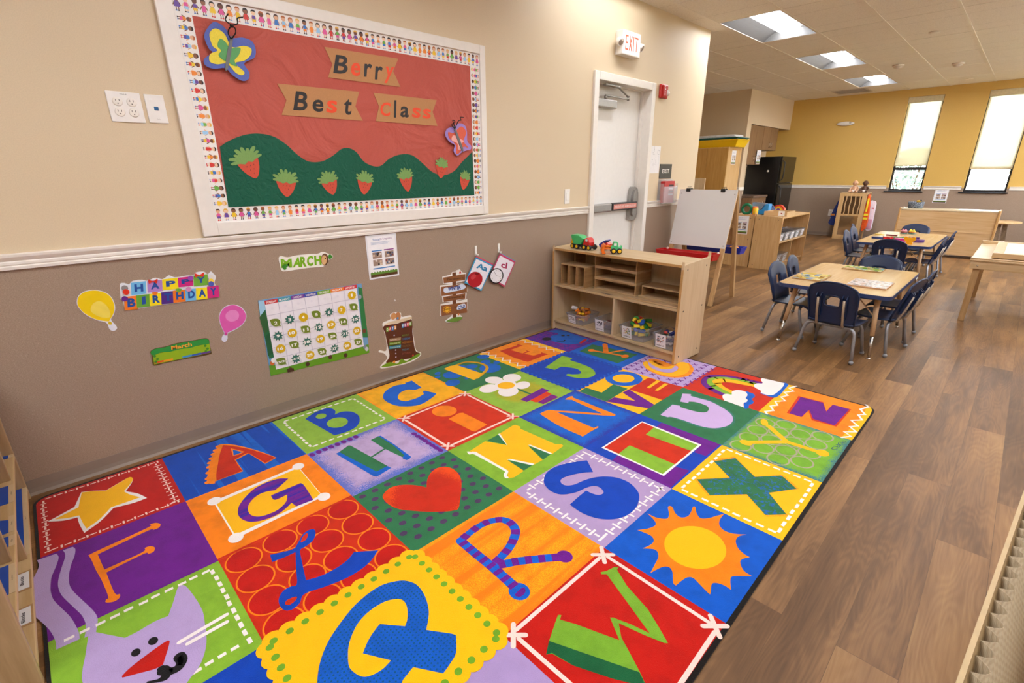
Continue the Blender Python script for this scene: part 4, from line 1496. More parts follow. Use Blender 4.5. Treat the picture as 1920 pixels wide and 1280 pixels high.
# ---- Z
cell(6, 4, pile('fb8806', 'orange_pile'), .05)
A.crop(1410, 710, 7.68)
ZR = pile('d2330a', 'scarlet_pile')
A.poly(ZR, [(500, 492, 1), (668, 248, 1), (1025, 335, 1), (1070, 465, 1), (1160, 372, 1), (1430, 440, 1), (1215, 690, 1), (860, 595, 1), (810, 450, 1), (720, 550, 1)], lv=3)
A.poly(PUR, [(538, 497, 1), (700, 262, 1), (1022, 345, 1), (1068, 472, 1), (1165, 372, 1), (1402, 438, 1), (1190, 672, 1), (878, 575, 1), (825, 445, 1), (710, 550, 1)], lv=4)
x0, x1 = RV[4], RV[5]
A.raw([Vector((x0, RU[6], 0)), Vector((x1, RU[6], 0)), Vector((x1, RU[6] + .05, 0)), Vector((x0, RU[6] + .05, 0))], YLW, 1) if False else None
A.poly(YLW, [(95, 470, 1), (525, 85, 1), (640, 105, 1), (230, 510, 1)], lv=1)
A.stroke(WHT, [(640, 105), (530, 135), (600, 180), (465, 195), (515, 240), (415, 262), (480, 318), (335, 325), (365, 382), (265, 392), (310, 458), (190, 470), (215, 505)], .013, lv=5)
A.poly(YLW, [(1660, 380, 1), (1700, 400), (1730, 450), (1700, 520, 1), (1440, 885, 1), (1290, 840, 1), (1430, 700, 1), (1600, 520, 1)], lv=1)
A.stroke(WHT, [(1640, 375), (1675, 405), (1560, 440), (1630, 515), (1530, 520), (1585, 592), (1430, 600), (1525, 680), (1410, 690), (1500, 765), (1330, 765), (1425, 828), (1290, 845)], .013, lv=5)
# ---- J, with its scalloped edge over the neighbours
cell(5, 1, NAVY)
x0, x1, y0, y1 = RV[1], RV[2], RU[5], RU[6]
A.lv = 12
A.raw([Vector((x0, y0, 0)), Vector((x1, y0, 0)), Vector((x1, y1, 0)), Vector((x0, y1, 0))], NAVY, 8)
for k in range(12):
    t = (k + .5) / 12
    for c in ((x0, y0 + (y1 - y0) * t), (x1, y0 + (y1 - y0) * t), (x0 + (x1 - x0) * t, y0), (x0 + (x1 - x0) * t, y1)):
        A.disc(NAVY, Vector((*c, 0)), .024, 9, 14)
        A.disc(pile('0b62c6', 'blue_pile'), Vector((*c, 0)), .0085, 10, 10)
A.crop(970, 605, 6.194)
A.poly(LIME, [(322, 520, 1), (520, 385, 1), (640, 410, 1), (610, 435, 1), (760, 485), (860, 530), (905, 580), (890, 615), (820, 640), (720, 643), (630, 630), (565, 610, 1), (585, 595), (650, 600), (720, 595), (740, 575), (700, 540), (620, 522), (510, 510, 1), (435, 548, 1)], True, lv=11)
# ---- Q, likewise
x0, x1, y0, y1 = RV[3], RV[4], RU[1], RU[2]
A.raw([Vector((x0, y0, 0)), Vector((x1, y0, 0)), Vector((x1, y1, 0)), Vector((x0, y1, 0))], YLW, 12)
for k in range(11):
    t = (k + .5) / 11
    for c, n in (((x0, y0 + (y1 - y0) * t), (1, 0)), ((x1, y0 + (y1 - y0) * t), (-1, 0)), ((x0 + (x1 - x0) * t, y0), (0, 1)), ((x0 + (x1 - x0) * t, y1), (0, -1))):
        A.disc(YLW, Vector((*c, 0)), .03, 13, 16)
        A.disc(pile('6fa424', 'lime_pile'), Vector((c[0] + n[0] * .008, c[1] + n[1] * .008, 0)), .0115, 14, 14)
A.crop(480, 1020, 3.918)
A.poly(pile('0a5cc0', 'dotted_blue_pile', dots('0a58bc', '0d4a3c', .0125, .0028)), [(1095, 270), (1010, 278), (910, 310), (800, 385), (700, 480), (600, 610), (530, 720), (480, 840), (455, 960), (455, 1080), (500, 1250), (640, 1340), (850, 1330), (1000, 1180), (1080, 1000, 1), (1155, 905, 1), (1375, 952, 1), (1420, 890), (1470, 800), (1470, 670, 1), (1440, 660, 1), (1250, 632, 1), (1265, 560), (1268, 480), (1240, 380), (1180, 300)], True, lv=15)
A.poly(YLW, [(1035, 405), (940, 428), (840, 490), (760, 570), (710, 660), (680, 760), (680, 880), (710, 935), (780, 975), (850, 965), (930, 920), (992, 857, 1), (785, 805, 1), (830, 700), (900, 600), (920, 590, 1), (1095, 605, 1), (1112, 550), (1110, 470), (1085, 420)], True, lv=16)
rg = A.build('pile', rug)
# ================================================================ on the left wall
X0 = 0.0
# ---- bulletin board
XB = .024
q0 = at(383, 443, 0, XB); q1 = at(909, 86, 0, XB); q2 = at(917, 401, 0, XB)
by0, by1, bz0, bz1 = q0.y, (q1.y + q2.y) / 2, (q0.z + q2.z) / 2, q1.z
board = thing('bulletin_board', 'large white-framed bulletin board lined with coral red paper', 'bulletin board', (0, (by0 + by1) / 2, bz0))
o_ = board.location
i0 = at(280 + 365 / 2.909, 1215 / 2.909, 0, .014); i1 = at(280 + 1795 / 2.909, 295 / 2.909, 0, .014); i2 = at(280 + 1822 / 2.909, 1118 / 2.909, 0, .014)
iy0, iy1, iz0, iz1 = i0.y, (i1.y + i2.y) / 2, (i0.z + i2.z) / 2, i1.z
b = MB(o_); b.mat(M_TRIM)
for y0, y1, z0, z1 in ((by0, iy0, bz0, bz1), (iy1, by1, bz0, bz1), (iy0, iy1, bz0, iz0), (iy0, iy1, iz1, bz1)):
    b.box((0, y0, z0), (XB, y1, z1), .003)
b.build('frame', parent=board)


def paper(hexc, name, sc=9, st=.5, dist=.02):
    t = NT(name)
    v = t.co()
    n = t.new('ShaderNodeTexNoise')
    n.inputs['Scale'].default_value = sc
    n.inputs['Detail'].default_value = 3
    n.inputs['Distortion'].default_value = 1.6
    t.l.new(v, n.inputs['Vector'])
    f = t.noise(v, 300, 2)
    c = lin(hexc)
    t.set(Base_Color=t.ramp(f, [(.3, tuple(x * .93 for x in c[:3]) + (1,)), (.7, tuple(min(1, x * 1.05) for x in c[:3]) + (1,))]), Roughness=.6)
    t.b.inputs['Specular IOR Level'].default_value = .3
    t.bump(n.outputs['Fac'], st, dist)
    return t.m


CORAL = paper('bf5a4c', 'coral_craft_paper', 4, .9, .03)
XP = .011
pt = [at(280 + x / 2.909, y / 2.909, 0, XP) for x, y in ((432, 1130), (1772, 1063), (1748, 360))]
py0, py1, pz0, pz1 = pt[0].y, (pt[1].y + pt[2].y) / 2, (pt[0].z + pt[1].z) / 2, pt[2].z
b = MB(o_); b.mat(CORAL); b.box((0, iy0, iz0), (XP, iy1, iz1)); b.build('backing_paper', parent=board)
# border strips of small printed children
SK = ['f0c9a4', 'e2b08a', '8d5a3c', '6d4028']
SH = ['d8342c', '3d7cc9', 'f2c927', '6db34a', 'e25a9c', 'ee8a2c', '6b4ba0', '9fd0ee']
HR = ['4a2c1c', '1e1612', 'e6b24a', 'b5632c']
pm = lambda h: mat(h, .5, var=.03)


def kid(a, c, up, h, rnd):
    """a tiny standing child drawn on the strip; c foot point, up unit vector"""
    sd = Vector((0, 1, 0)) if abs(up.z) > .5 else Vector((0, 0, 1))
    if up.y < -.5 or up.z < -.5: sd = -sd
    P = lambda x, y: c + sd * (x * h) + up * (y * h)
    sk, st, hr, pn = pm(rnd.choice(SK)), pm(rnd.choice(SH)), pm(rnd.choice(HR)), pm(rnd.choice(SH))
    lng = rnd.random() < .45
    if lng: a.disc(hr, P(0, .8), .19 * h, 2, 10, .2 * h)
    for q in (-.07, .07):
        a.raw([P(q - .03, .06), P(q + .03, .06), P(q + .03, .34), P(q - .03, .34)], sk, 2)
        a.raw([P(q - .06, 0), P(q + .05, 0), P(q + .05, .07), P(q - .06, .07)], pm(rnd.choice(('d8342c', '3d7cc9', '2b2b33'))), 3)
    for q in (-1, 1):
        a.raw([P(q * .14, .58), P(q * .26, .36), P(q * .21, .33), P(q * .1, .5)], sk, 2)
    w = .2 if lng else .15
    a.raw([P(-w, .26), P(w, .26), P(.11, .62), P(-.11, .62)], st, 3)
    if not lng: a.raw([P(-.13, .2), P(.13, .2), P(.12, .38), P(-.12, .38)], pn, 4)
    a.disc(sk, P(0, .78), .155 * h, 5, 10, .16 * h)
    a.raw([P(-.17, .8), P(-.1, .87), P(.1, .87), P(.17, .8), P(.15, .93), P(.07, .99), P(-.07, .99), P(-.15, .93)], hr, 6)


rnd = random.Random(4)
BW = mat('f0ece6', .5, var=.02)
for nm, (y0, y1, z0, z1), up in (('bottom', (iy0, iy1, iz0, pz0), Vector((0, 0, 1))), ('top', (iy0, iy1, pz1, iz1), Vector((0, 0, 1))), ('left', (iy0, py0, pz0, pz1), Vector((0, 1, 0))), ('right', (py1, iy1, pz0, pz1), Vector((0, -1, 0)))):
    a = Art(0, XP + .0012, 1, .00018, off=o_)
    a.mb.mat(BW)
    a.mb.box((XP, y0, z0), (XP + .0012, y1, z1))
    hor = nm in ('bottom', 'top')
    L = (y1 - y0) if hor else (z1 - z0)
    wd = (z1 - z0) if hor else (y1 - y0)
    n = int(L / .0345)
    for k in range(n):
        s_ = (k + .5) * L / n
        if nm == 'left': c = Vector((0, y0 + wd * .12, z0 + s_))
        elif nm == 'right': c = Vector((0, y1 - wd * .12, z0 + s_))
        else: c = Vector((0, y0 + s_, z0 + wd * .1))
        kid(a, c, up, wd * .8, rnd)
    a.build('border_trim', board)

# ---- the things stapled to it
B3 = (280, 0, 2.909)
GREENP = paper('0f5a42', 'green_tissue_paper', 22, .8, .012)
GR0 = at(700, 330, 0, XP)
a = Art(0, XP + .0043, 1, .0003, off=(XP, GR0.y, pz0 - .0))
a.crop(*B3)
a.slab(GREENP, [(432, 1130, 1), (385, 800, 1), (440, 765), (520, 735), (600, 728), (680, 745), (750, 790), (810, 845), (870, 880), (940, 880), (1000, 850), (1050, 812), (1090, 808), (1130, 830), (1170, 880), (1220, 905), (1265, 903), (1310, 865), (1370, 842), (1430, 845), (1480, 880), (1540, 935), (1600, 955), (1660, 935), (1710, 880), (1762, 828, 1), (1773, 1063, 1)], .0028, True)
tag(a.build('paper_hills'), 'dark green crumpled paper hills along the bottom of the bulletin board', 'paper cut-out')

KRAFT = paper('c08a5a', 'kraft_paper', 14, .15)
INKP = mat('221e1e', .35, var=.1, name='black_card')
ORP = mat('ee4a1c', .35, var=.05, name='orange_card')


def banner(label, pts, letters):
    c = at(280 + sum(p[0] for p in pts) / len(pts) / 2.909, sum(p[1] for p in pts) / len(pts) / 2.909, 0, XP)
    t = thing('paper_banner', label, 'banner', (XP, c.y, c.z), group=None)
    o_ = t.location
    a = Art(0, XP + .004, 1, .0006, off=o_); a.crop(*B3)
    a.slab(KRAFT, pts, .0012); a.build('banner_paper', t)
    for ch, m, bl, br, tl in letters:
        a = Art(0, XP + .0052, 1, .0006, off=o_); a.crop(*B3)
        a.text(m, ch, bl, br, tl, 0, .022)
        ob = a.build('letter', t)
        ob['label'] = ('black' if m is INKP else 'orange') + ' paper letter ' + ch


banner('kraft paper banner reading Berry at the top', [(955, 255), (1358, 320), (1330, 388), (1370, 474), (975, 422), (998, 350)],
       [('B', INKP, (1003, 398), (1078, 405), (1018, 298)), ('e', ORP, (1098, 412), (1150, 415), (1102, 340)), ('r', INKP, (1170, 418), (1212, 420), (1174, 346)), ('r', INKP, (1230, 433), (1270, 435), (1234, 360)), ('y', ORP, (1280, 452), (1325, 455), (1290, 362))])
banner('kraft paper banner reading Best on the left', [(697, 455), (1145, 500), (1124, 580), (1165, 658), (722, 627), (748, 546)],
       [('B', INKP, (785, 600), (858, 606), (800, 496)), ('e', INKP, (888, 608), (948, 612), (892, 540)), ('s', ORP, (965, 614), (1022, 618), (970, 545)), ('t', INKP, (1058, 624), (1100, 627), (1066, 536))])
banner('kraft paper banner reading Class on the right', [(1222, 505), (1568, 546), (1545, 610), (1572, 687), (1235, 660), (1253, 580)],
       [('C', ORP, (1258, 632), (1312, 634), (1262, 556)), ('l', INKP, (1334, 641), (1346, 642), (1336, 546)), ('a', INKP, (1368, 638), (1414, 642), (1372, 578)), ('s', ORP, (1432, 640), (1478, 645), (1436, 584)), ('s', ORP, (1490, 645), (1534, 649), (1494, 592))])

SRED, SGRN, SEED = paper('d2543e', 'red_card', 30, .1), paper('7ea45c', 'leaf_green_card', 30, .15), mat('3a1c18', .6)


def berry(label, c, w, h, ang, fan):
    """paper strawberry: c crop centre of the red body, w half width, h height, hand-shaped leaves"""
    ctr = at(280 + c[0] / 2.909, c[1] / 2.909, 0, XP)
    t = thing('paper_strawberry', label, 'paper cut-out', (XP, ctr.y, ctr.z), group=None)
    o_ = t.location
    rot = Matrix.Rotation(ang, 2)
    W = lambda x, y: Vector((0, ctr.y, ctr.z)) + (lambda v: Vector((0, v.x, v.y)))(rot @ Vector((x, y)))
    a = Art(0, XP + .0055, 1, .0004, off=o_)
    pts = [W(x * w, y * h) for x, y in cr_spline([(-1, .32), (-.6, .5), (0, .52), (.6, .5), (1, .32), (.85, -.05), (.45, -.38), (.12, -.52), (-.12, -.52), (-.45, -.38), (-.85, -.05)])]
    a.slabw(SRED, [Vector((a.val, p.y, p.z)) for p in pts], .001)
    r_ = random.Random(int(c[0]))
    for i in range(-2, 3):
        for j in range(5):
            x, y = i * .34 + (.17 if j % 2 else 0), .33 - j * .17
            if abs(x) > .9 - max(0, .3 - y) * .95: continue
            p = W(x * w, y * h)
            a.line(SEED, [p, p + Vector((0, .0015, .006))], .0022, 1, caps=False)
    a.build('berry_paper', t)
    a = Art(0, XP + .008, 1, .0004, off=o_)
    out = []
    n = 9
    for k in range(n):
        th = PI * (1.04 - 1.08 * (k + .5) / n)
        L1 = 1.0 + .12 * math.sin(k * 2.3)
        hw = PI * 1.08 / n / 2
        for dt, rr in ((hw, .66), (hw * .82, .8 * L1), (hw * .5, .97 * L1), (0, 1.03 * L1), (-hw * .5, .97 * L1), (-hw * .82, .8 * L1)):
            out.append((fan * rr * 1.32 * w * math.cos(th + dt), .26 * h + rr * 1.12 * w * math.sin(th + dt)))
    out += [(.75 * w, .2 * h), (.35 * w, .12 * h), (0, .2 * h), (-.35 * w, .12 * h), (-.75 * w, .2 * h)]
    Q = [W(x, y) for x, y in out]
    a.slabw(SGRN, [Vector((a.val, p.y, p.z)) for p in Q], .0012)
    a.build('leaf_paper', t)


BERR = [('largest paper strawberry with two hand-shaped leaves, at far left under the hill', (548, 905), .052, .112, .32, 1.15),
        ('second paper strawberry from the left on the green hills', (746, 1015), .05, .1, -.1, 1),
        ('third paper strawberry from the left, tilted right', (985, 1010), .046, .095, .22, 1),
        ('fourth paper strawberry, below the middle hilltop', (1172, 1008), .046, .1, -.2, .95),
        ('fifth paper strawberry, under the right hilltop', (1400, 990), .046, .11, .12, 1),
        ('sixth paper strawberry, raised onto the red paper', (1590, 925), .044, .1, -.18, .9),
        ('seventh paper strawberry, lowest at the right edge', (1716, 990), .042, .1, -.25, .85)]
for q in BERR: berry(*q)


def butterfly(label, outs, body, feel, cols):
    c = at(280 + body[0][0] / 2.909, body[0][1] / 2.909, 0, XP)
    t = thing('paper_butterfly', label, 'paper cut-out', (XP, c.y, c.z))
    o_ = t.location
    for k, (pts, cx) in enumerate(zip(outs, cols)):
        a = Art(0, XP + .02 + .0015 * k, 1, .0003, off=o_); a.crop(*B3)
        a.slab(paper(cx, 'butterfly_card', 30, .1), pts, .0014, True)
        ob = a.build('wing_layer', t)
    a = Art(0, XP + .027, 1, .0003, off=o_); a.crop(*B3)
    a.slab(mat('6d6e70', .5), body, .002, True); a.build('body', t)
    for f in feel:
        P = [at(280 + x / 2.909, y / 2.909, 0, XP + .03 + dx) for x, y, dx in f]
        sp = []
        for i in range(len(P) - 1):
            p0, p1, p2, p3 = P[max(i - 1, 0)], P[i], P[i + 1], P[min(i + 2, len(P) - 1)]
            for j in range(5):
                u = j / 5
                sp.append(.5 * (2 * p1 + (p2 - p0) * u + (2 * p0 - 5 * p1 + 4 * p2 - p3) * u * u + (3 * p1 - p0 - 3 * p2 + p3) * u ** 3))
        b = MB(o_); b.mat(mat('141214', .8)); b.tube(sp + [P[-1]], .0028, 6); b.build('antenna', parent=t)


butterfly('large blue and yellow paper butterfly in the upper left corner',
          [[(345, 122), (300, 190), (325, 265), (345, 285), (300, 320), (305, 355), (350, 375), (415, 372), (455, 410), (505, 440), (540, 432), (545, 395), (518, 345), (572, 315), (580, 270), (560, 225), (510, 205), (450, 205), (420, 160), (385, 130)],
           [(360, 155), (328, 185), (345, 250), (372, 275), (332, 295), (330, 335), (370, 350), (425, 348), (470, 395), (505, 410), (518, 392), (470, 345), (520, 330), (552, 300), (555, 265), (515, 250), (450, 255), (410, 185)],
           [(385, 212), (372, 250), (392, 275), (378, 300), (400, 325), (425, 335), (455, 355), (480, 360), (465, 330), (488, 300), (498, 265), (475, 258), (440, 262), (412, 225)]],
          [(440, 212), (456, 215), (430, 370), (414, 365)], [[(445, 212, 0), (430, 180, .01), (440, 150, .02), (460, 145, .02), (415, 110, .03), (430, 75, .03)], [(448, 212, 0), (470, 180, .01), (465, 150, .02), (440, 140, .03), (480, 130, .03), (480, 100, .03), (510, 95, .03)]], ['5c6db8', 'f0dc48', '62a866'])
butterfly('small lilac, orange and pink paper butterfly at the right edge',
          [[(1690, 672), (1655, 690), (1622, 705), (1615, 740), (1640, 775), (1665, 790), (1660, 825), (1680, 848), (1705, 830), (1730, 820), (1752, 815), (1755, 795), (1735, 770), (1732, 720), (1722, 685)],
           [(1700, 690), (1660, 725), (1632, 720), (1635, 750), (1660, 775), (1675, 800), (1675, 838), (1695, 830), (1715, 800), (1740, 805), (1715, 770), (1728, 720)],
           [(1655, 740), (1650, 765), (1680, 782), (1685, 815), (1700, 815), (1702, 785), (1715, 768), (1690, 755), (1672, 740)]],
          [(1662, 700), (1670, 698), (1712, 812), (1700, 812)], [[(1665, 700, 0), (1650, 680, .01), (1668, 665, .02), (1655, 655, .02), (1665, 690, .02)], [(1668, 700, 0), (1685, 660, .02), (1700, 655, .02), (1695, 640, .03), (1715, 640, .03)]], ['a98bd0', 'e0664c', 'f0b0a8'])

# ---- outlets and switches
def plate(name, label, cat, y0, y1, z0, z1, th=.006):
    t = thing(name, label, cat, (0, (y0 + y1) / 2, (z0 + z1) / 2))
    b = MB(t.location); b.mat(M_WHITE); b.box((0, y0, z0), (th, y1, z1), .0035); b.build('cover_plate', parent=t)
    return t, (y0 + y1) / 2, (z0 + z1) / 2


t, cy, cz = plate('power_outlet', 'white four-socket outlet plate left of the bulletin board', 'outlet', .626, .744, 1.532, 1.65)
DK = mat('5a5048', .5)
for sy in (-.024, .024):
    for sz in (-.02, .02):
        b = MB(t.location); b.mat(mat('eee8dc', .35, var=.02)); c = (.005, cy + sy, cz + sz)
        b.lathe([(.0175, 0), (.0175, .003), (.015, .004), (0, .004)], c, 20, (1, 0, 0))
        so_ = b.build('socket', parent=t)
        b = MB(t.location); b.mat(DK)
        for dy in (-.006, .006): b.box((.0088, c[1] + dy - .001, c[2] + .001), (.0096, c[1] + dy + .001, c[2] + .009))
        b.lathe([(.0022, 0), (.0022, .0008), (0, .0008)], (.0088, c[1], c[2] - .007), 8, (1, 0, 0))
        sl = b.build('slots', parent=so_); sl.location = (0, 0, 0)
a = Art(0, .0064, 1, .0002, off=t.location); a.map = None
a.textw(mat('6d665e', .6), 'TDA-4', Vector((0, cy - .012, cz + .0465)), Vector((0, cy + .012, cz + .0465)), Vector((0, cy - .012, cz + .0515)), 0); a.build('lettering', t)
t, cy, cz = plate('data_outlet', 'white data plate with one blue port beside the bulletin board', 'outlet', .757, .829, 1.535, 1.648)
b = MB(t.location); b.mat(mat('1f5f92', .4)); b.box((.005, cy - .008, cz - .006), (.008, cy + .008, cz + .009), .001); b.build('port', parent=t)
a = Art(0, .0064, 1, .0002, off=t.location)
a.textw(mat('9a948a', .6), 'D12', Vector((0, cy - .006, cz - .043)), Vector((0, cy + .006, cz - .043)), Vector((0, cy - .006, cz - .039)), 0)
a.raw([Vector((0, cy - .02, cz + .035)), Vector((0, cy - .02, cz + .043)), Vector((0, cy - .008, cz + .043)), Vector((0, cy - .008, cz + .035))], mat('f6f3ee', .3), 0)
a.build('lettering', t)
t, cy, cz = plate('light_switch', 'white light switch just left of the exit door', 'light switch', 3.592, 3.66, 1.065, 1.185)
b = MB(t.location); b.mat(mat('f4f1ea', .3, var=.01)); b.box((.005, cy - .016, cz - .033), (.009, cy + .016, cz + .033), .002); b.build('rocker', parent=t)

# ---- exit sign with lamp heads
sg = thing('exit_sign', 'white lit EXIT sign with two lamp heads above the door', 'exit sign', (0, 4.47, 2.36))
o_ = sg.location
qa = [at(1140 + x / 14.22, 40 + y / 14.22, 0, .075) for x, y in ((380, 860), (845, 985), (890, 345), (420, 200))]
sy0, sy1, sz0, sz1 = (qa[0].y + qa[3].y) / 2, (qa[1].y + qa[2].y) / 2, (qa[0].z + qa[1].z) / 2, (qa[2].z + qa[3].z) / 2
b = MB(o_); b.mat(M_WHITE); b.box((0, sy0, sz0), (.075, sy1, sz1), .006); b.build('housing', parent=sg)
a = Art(0, .0755, 1, .0004, off=o_)
fc = emit('fff4ee', .55, 'lit_sign_face'); rl = emit('f0563c', .75, 'lit_red_letters')
a.mb.mat(fc); a.mb.box((.075, sy0 + .012, sz0 + .012), (.0755, sy1 - .012, sz1 - .012))
fa = a.build('sign_face', sg)
a = Art(0, .0764, 1, .0004, off=o_)
h0, h1 = sz0 + .035, sz1 - .035
wv_ = sy1 - sy0
S = .017
zc_ = (h0 + h1) / 2


def bar(y0, z0, y1, z1): a.raw([Vector((0, y0, z0)), Vector((0, y1, z0)), Vector((0, y1, z1)), Vector((0, y0, z1))], rl, 0)


ff = (wv_ - .07) / .235
S *= ff
y = sy0 + .035
bar(y, h0, y + S, h1); bar(y + S, h1 - S, y + .05 * ff, h1); bar(y + S, zc_ - S / 2, y + .045 * ff, zc_ + S / 2); bar(y + S, h0, y + .05 * ff, h0 + S)
y += .062 * ff
a.raw([Vector((0, y, h0)), Vector((0, y + S, h0)), Vector((0, y + .06 * ff, h1)), Vector((0, y + .06 * ff - S, h1))], rl, 0)
a.raw([Vector((0, y + .06 * ff - S, h0)), Vector((0, y + .06 * ff, h0)), Vector((0, y + S, h1)), Vector((0, y, h1))], rl, 1)
y += .075 * ff
bar(y, h0, y + S, h1)
y += .03 * ff
bar(y + .025 * ff, h0, y + .025 * ff + S, h1 - S); bar(y, h1 - S, y + .065 * ff, h1)
a.build('lettering', sg)
for s_, yy in ((-1, sy0 - .02), (1, sy1 + .03)):
    b = MB(o_); b.mat(M_WHITE)
    b.tube([(.04, sy0 + .002 if s_ < 0 else sy1 - .002, (sz0 + sz1) / 2), (.045, yy, (sz0 + sz1) / 2)], .012)
    d = Vector((.8, .25 * s_, -.45)).normalized()
    b.lathe([(0, -.03), (.02, -.028), (.03, -.01), (.033, .02), (.03, .024)], (.055, yy, (sz0 + sz1) / 2), 16, d)
    hd = b.build('lamp_head', parent=sg)
    b = MB(o_); b.mat(mat('b9aa9c', .15, metal=.5)); b.lathe([(.028, 0), (.02, .004), (0, .005)], Vector((.055, yy, (sz0 + sz1) / 2)) + d * .022, 14, d); b.build('lamp_lens', parent=hd)

# ---- fire alarm
al = thing('fire_alarm', 'red fire alarm strobe right of the exit door', 'fire alarm', (0, 5.06, 2.06))
o_ = al.location
AR = mat('b5241f', .38, var=.05)
b = MB(o_); b.mat(AR); b.box((0, 4.985, 2.0), (.03, 5.12, 2.125), .012); b.box((.028, 4.995, 2.01), (.05, 5.06, 2.115), .008); b.build('housing', parent=al)
b = MB(o_); b.mat(mat('e4dcd6', .12, var=.05)); b.ball((.04, 5.088, 2.05), .026, 12, .8, .8, 1); b.build('strobe', parent=al)
a = Art(0, .0505, 1, .0003, off=o_)
for k, ch in enumerate('FIRE'): a.textw(M_WHITE, ch, Vector((0, 5.02, 2.092 - k * .022)), Vector((0, 5.034, 2.092 - k * .022)), Vector((0, 5.02, 2.106 - k * .022)), 0)
a.build('lettering', al)

# ---- evacuation plan, EXIT plate, clear box with a red card
def page(name, label, cat, ax, n, val, y0, y1, z0, z1, lines=0, m=None, axis2=1):
    pass


t = thing('evacuation_plan', 'white evacuation plan sheet taped right of the exit door', 'notice', (0, 5.01, 1.43))
a = Art(0, .0025, 1, .0003, off=t.location); a.mb.mat(mat('e9e6e4', .4, var=.02)); a.mb.box((0, 4.905, 1.305), (.0025, 5.115, 1.565)); a.build('sheet', t)
a = Art(0, .0028, 1, .0002, off=t.location)
gl_ = mat('8f8d94', .6); rs = random.Random(2)
for k in range(16):
    yy, zz = 4.95 + rs.random() * .12, 1.35 + rs.random() * .18
    d = Vector((0, rs.uniform(.015, .04), 0)) if k % 2 else Vector((0, 0, rs.uniform(.015, .04)))
    a.line(gl_, [Vector((0, yy, zz)), Vector((0, yy, zz)) + d], .002, k % 3, caps=False)
a.line(gl_, [Vector((0, 5.09, 1.33)), Vector((0, 5.09, 1.53))], .0015, 3, caps=False)
a.build('floor_plan', t)
t = thing('exit_plate', 'small black plate reading EXIT beside the door', 'sign', (0, 5.25, 1.32))
b = MB(t.location); b.mat(mat('33332f', .4)); b.box((0, 5.128, 1.25), (.006, 5.375, 1.395), .002); b.build('plate', parent=t)
a = Art(0, .0066, 1, .0003, off=t.location); a.textw(M_WHITE, 'EXIT', Vector((0, 5.18, 1.305)), Vector((0, 5.325, 1.305)), Vector((0, 5.18, 1.345)), 0, .01); a.build('lettering', t)
t = thing('brochure_holder', 'clear plastic holder with a red box under the EXIT plate', 'holder', (0, 5.27, 1.12))
o_ = t.location
CLR = clear_plastic('clear_acrylic', alpha=.12)
b = MB(o_); b.mat(CLR); b.box((0, 5.125, 1.0), (.003, 5.42, 1.243)); b.box((.07, 5.125, 1.0), (.073, 5.42, 1.17)); b.box((.003, 5.125, 1.0), (.07, 5.128, 1.2)); b.box((.003, 5.417, 1.0), (.07, 5.42, 1.2)); b.box((.003, 5.128, 1.0), (.07, 5.417, 1.003)); b.build('holder', parent=t)
t = thing('red_alarm_box', 'small red box with printed label inside the clear holder', 'box', (.03, 5.27, 1.06))
o_ = t.location
b = MB(o_); b.mat(mat('b9262a', .4)); b.box((.008, 5.165, 1.0035), (.06, 5.37, 1.225), .004); b.build('box', parent=t)
a = Art(0, .0605, 1, .0003, off=o_)
for k in range(4): a.raw([Vector((0, 5.25, 1.08 + k * .03)), Vector((0, 5.35, 1.08 + k * .03)), Vector((0, 5.35, 1.098 + k * .03)), Vector((0, 5.25, 1.098 + k * .03))], mat('2b2b30' if k % 2 else 'dcd6d2', .5), 0)
a.build('label_print', t)

# ---- classroom cut-outs under the rail
XC = .0025
PAL = lambda h: mat(h, .32, var=.03)


def cut(name, label, cat, cx, cy, crop, th=.0022):
    p = at(crop[0] + cx / crop[2], crop[1] + cy / crop[2], 0, XC)
    a = Art(0, XC, 1, .00022, off=(0, p.y, p.z))
    a.crop(*crop)
    a.th = th
    return a


C2 = (80, 420, 4.266)
# yellow and pink balloons
a = cut('balloon', '', '', 430, 660, C2)
OUTY = [(300, 560), (345, 535), (420, 527), (500, 545), (555, 590), (580, 660), (570, 720), (548, 765), (590, 815), (592, 840), (565, 855), (535, 840), (510, 790), (440, 770), (360, 735), (305, 690), (274, 640), (278, 590)]
a.slab(PAL('dfe0ea'), OUTY, .002, True)
a.poly(PAL('f2cf0a'), [(303, 563), (350, 538), (420, 530), (498, 548), (550, 592), (574, 660), (566, 715), (535, 770), (530, 778), (440, 765), (365, 732), (308, 688), (279, 640), (283, 592)], True)
a.poly(PAL('f0d95a'), [(400, 640), (450, 615), (500, 640), (535, 690), (540, 740), (500, 750), (440, 735), (385, 695)], True)
a.poly(PAL('d8b90a'), [(525, 785), (545, 780), (555, 800), (530, 802)], True)
tag(a.build('balloon_cutout'), 'large yellow balloon cut-out at far left of the wall', 'wall decoration')
a = cut('balloon', '', '', 1520, 760, C2)
a.slab(PAL('d9dcea'), [(1530, 644), (1590, 665), (1628, 720), (1620, 775), (1580, 820), (1520, 855), (1482, 875), (1478, 920), (1455, 943), (1432, 925), (1438, 895), (1450, 872), (1420, 800), (1410, 740), (1430, 690), (1470, 655)], .002, True)
a.poly(PAL('d95cac'), [(1530, 648), (1585, 668), (1623, 720), (1616, 773), (1575, 818), (1515, 850), (1475, 868), (1455, 866), (1424, 798), (1415, 740), (1434, 692), (1473, 658)], True)
a.poly(PAL('e48cc6'), [(1500, 690), (1545, 690), (1570, 720), (1560, 760), (1510, 780), (1470, 760), (1465, 720)], True)
a.poly(PAL('c23a90'), [(1455, 872), (1478, 872), (1472, 888), (1455, 886)], True)
tag(a.build('balloon_cutout'), 'smaller pink balloon cut-out left of the calendar', 'wall decoration')
